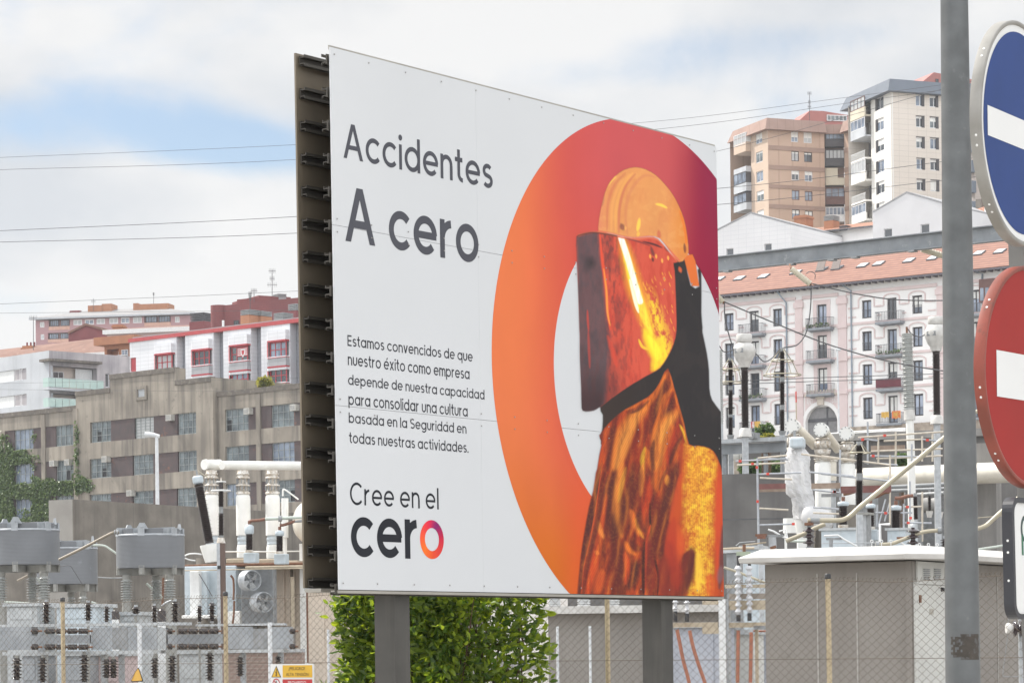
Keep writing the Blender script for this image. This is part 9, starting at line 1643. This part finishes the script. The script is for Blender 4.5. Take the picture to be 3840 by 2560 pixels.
for i, x in enumerate((550, 655, 758, 1068, 1166, 1262)):
    p = pt(A5(x, 1418 + (x > 1000) * 38), 44); R_ = mpx(14 / 2.9, 44); mb = MB(); mb.tube([p + Vector((math.cos(q) * R_, 0, math.sin(q) * R_)) for q in np.arange(0, 6.28, .4)], mpx(1.7, 44), n=6, closed=True); mb.box(p.x - .006, p.y - .006, p.z - .25, p.x + .006, p.y + .006, p.z - R_)
    tag(mb.build('lifting_eye', M_wpaint), 'small white lifting eye above the kiosk roof, %s from the left' % ('first', 'second', 'third', 'fourth', 'fifth', 'sixth')[i], 'lifting eye', 'white lifting eyes behind the kiosk roof')
t = rootat('walkway_railing', A5, 600, 260, 170, 'white horizontal pipe railing in front of the arched gateway', 'railing'); mb = MB()
for dy in (0, 17, 34, 50): mb.tube([pt(A5(60, 250 + dy), 172), pt(A5(520, 215 + dy), 168), pt(A5(915, 190 + dy * .9), 165)], mpx(2.8, 170), n=6)
for x in (90, 280, 470, 660, 850): y = 250 - (x - 60) * .07; mb.tube([pt(A5(x, y), 170), pt(A5(x, y + 70), 170)], mpx(2.6, 170), n=6)
mb.build('rails', M_wpaint, t)
sw = Pl(A5(700, 400), 130, -70); r = sw.rect(A5, -900, 330, 1500, 700); t = thing('retaining_wall', sw.P(0, 0), 'dark grey retaining wall under the walkway, behind the scaffold', 'wall'); MB().pbox(sw, r[0], 0, r[2] + 6, r[3], -.5, 0).build('wall', M_conc2, t); MB().pbox(sw, r[0], r[3] + .002, r[2] + 6, r[3] + .35, -.7, .3).build('coping', M_conc3, t)
t = rootat('street_lamp', Z4, 985, 1450, 160, 'thin white street lamp standing before the arched gateway', 'street lamp'); p, q = pt(Z4(992, 1470), 160), pt(Z4(980, 905), 160); MB().tube([Vector((p.x, p.y, gz(p))), p, q], mpx(3.4, 160), n=8).build('pole', M_lamp, t); a = pt(Z4(968, 900), 160); b = pt(Z4(1004, 906), 160); MB().tube([a, b], mpx(4.5, 160), n=8).build('lamp_head', M_lamp, t)
t = rootat('marker_pole', Z4, 677, 1300, 110, 'thin rusty pole with red tip before the pink pilaster', 'pole'); p, q, s_ = pt(Z4(680, 1420), 110), pt(Z4(677, 1290), 110), pt(Z4(676, 1210), 110); MB().tube([Vector((p.x, p.y, gz(p))), p, q], mpx(2.5, 110), n=6).build('pole', M_beige, t); MB().tube([q, s_], mpx(2.7, 110), n=6).build('tip', M_tape, t)
def bush(name, c, x, y, w, h, dp, label, m, n_=900, ls=.2):
    k = mpx(1, dp); o = pt(c(x, y), dp); t = thing(name, Vector((o.x, o.y, gz(o))), label, 'bush'); mb = MB(); st = MB(); g0_ = Vector((o.x, o.y, gz(o)))
    for _ in range(n_):
        d = rv(); r = (RNG.random() ** .45) * (1 + .25 * math.sin(d.x * 7 + d.z * 5)); p = o + Vector((d.x * w * k * r, d.y * w * k * .8 * r, d.z * h * k * r)); leaf(mb, p, (d + rv() * .8 - ZU * .2).normalized(), rv(), ls * RNG.uniform(.6, 1.2), ls * .55)
    for _ in range(9): d = rv(); e = o + Vector((d.x * w * k * .6, d.y * w * k * .5, abs(d.z) * h * k * .7)); st.tube([g0_, g0_ * .5 + o * .5 + d * .1, e], .05, n=5, r2=.012)
    mb.build('crown', m, t); st.build('trunk', M_stem, t)
M_bush = leaf_mat('green bush leaves', (.10, .16, .06), (.04, .075, .03), .3); M_bushy = leaf_mat('yellow green bush leaves', (.24, .24, .06), (.14, .16, .04), .3)
bush('green_bush', Z4, 445, 1505, 27, 26, 104, 'small green bush behind the steel platform', M_bush, ls=.13); bush('green_bush', Z4, 470, 1560, 20, 17, 102, 'yellowish little bush below the green one behind the platform', M_bushy, 500, .12); bush('green_bush', A4, 440, 640, 38, 32, 106, 'pale leafy bush above the dark concrete wall near the scaffold upright', M_bush, ls=.15); bush('green_bush', A4, 700, 620, 75, 28, 110, 'dark wide bush behind the scaffold rails', M_bush, 1300, .17); bush('green_bush', A5, 870, 530, 20, 20, 108, 'small dark bush behind the scaffold near the white pillar', M_bush, 500, .14); bush('grass_tuft', Z1, 1945, 1050, 18, 16, 246, 'dry yellow weed tuft growing on the factory parapet', M_bushy, 260, .5)
t = thing('reel_insulator', pt(A7(585, 1268), 21.5), 'small cream and black reel insulator on a bent rod behind the right fence', 'insulator'); MB().lathe([(.036, 0), (.042, .01), (.042, .035), (.03, .045), (.036, .055), (.036, .075)], pt(A7(552, 1265), 21.5), Vector((1, .1, 0)), n=20).build('reel', M_head, t); MB().lathe([(.03, 0), (.062, .012), (.062, .02), (.03, .035), (.03, .05), (.062, .06), (.055, .07)], pt(A7(588, 1265), 21.5), Vector((1, .1, 0)), n=22).build('disc', MATS['dark glossy porcelain'], t); pipe(t, 'rod', M_wpaint, A7, [(565, 1122), (615, 1155), (660, 1180)], 21.5, 4, 8, 0); pipe(t, 'wire', M_galvd, A7, [(566, 1125), (562, 1290), (535, 1500), (545, 1530), (620, 1530)], 21.5, 1.5, 6, 4); p = pt(A7(640, 1265), 21.55); MB().tube([Vector((p.x, p.y, 0)), Vector((p.x, p.y, 2.1))], .03, n=10).build('stand', M_galv, t)
def line(pts, r, label):
    """a sagging conductor from pole to pole; photo points with depth"""
    P = [pt(D_(x, y), d) for x, y, d in pts]; t = thing('power_line', P[0], label, 'power line', 'overhead power lines'); o = []
    for i in range(len(P) - 1):
        g_ = lambda k: P[min(max(k, 0), len(P) - 1)]; a, b, c, d = g_(i - 1), g_(i), g_(i + 1), g_(i + 2)
        for s in range(10): s /= 10; o.append(.5 * (2 * b + (c - a) * s + (2 * a - 5 * b + 4 * c - d) * s * s + (3 * b - a - 3 * c + d) * s ** 3))
    MB().tube(o + [P[-1]], r, n=6).build('wire', M_wire, t)
dl = 150
for pts, r, lb in (([(-200, 371, dl), (0, 362, dl), (690, 332, dl), (1460, 283, dl), (1960, 222, dl), (2500, 150, dl)], .010, 'topmost overhead wire left of the billboard'), ([(-200, 399, dl), (0, 390, dl), (690, 366, dl), (1510, 297, dl), (1955, 236, dl), (2500, 160, dl)], .011, 'second overhead wire from the top left of the billboard'), ([(-200, 540, 110), (0, 530, 110), (690, 497, 110), (1648, 433, 110), (2161, 372, 110), (2500, 330, 110)], .011, 'third overhead wire, upper one of the pair level with the big lettering'), ([(-200, 562, 110), (0, 556, 110), (690, 535, 110), (1648, 470, 110), (2161, 415, 110), (2500, 380, 110)], .011, 'fourth overhead wire, lower one of the pair level with the big lettering'),
                   ([(-200, 707, 160), (0, 698, 160), (687, 668, 160), (1300, 630, 160)], .011, 'overhead wire grazing the far pink block roofs'), ([(-200, 722, 160), (0, 719, 160), (687, 712, 160), (1300, 700, 160)], .009, 'lowest overhead wire across the pink block'), ([(-100, 882, 160), (0, 880, 160), (480, 873, 160), (700, 868, 160)], .006, 'thin wire crossing the frosted balcony'), ([(-100, 892, 160), (0, 894, 160), (700, 900, 160)], .006, 'thin wire along the factory parapet'), ([(1200, 420, 130), (1645, 348, 130), (2158, 207, 130), (2500, 120, 130)], .010, 'steep overhead wire rising across the brown and white towers')):
    line(pts, r, lb)
hz = bpy.data.materials.new('haze'); hz.use_nodes = True; t = hz.node_tree; t.nodes.remove(t.nodes['Principled BSDF']); pv = t.nodes.new('ShaderNodeVolumePrincipled'); pv.inputs['Color'].default_value = (.90, .94, 1, 1); pv.inputs['Density'].default_value = .00013; pv.inputs['Anisotropy'].default_value = .25; t.links.new(pv.outputs[0], t.nodes['Material Output'].inputs['Volume'])
o = MB().box(-520, -180, -2.3, 520, 900, 135).build('haze', hz, loc=(0, 0, 0)); tag(o, kind='stuff'); o.visible_shadow = True
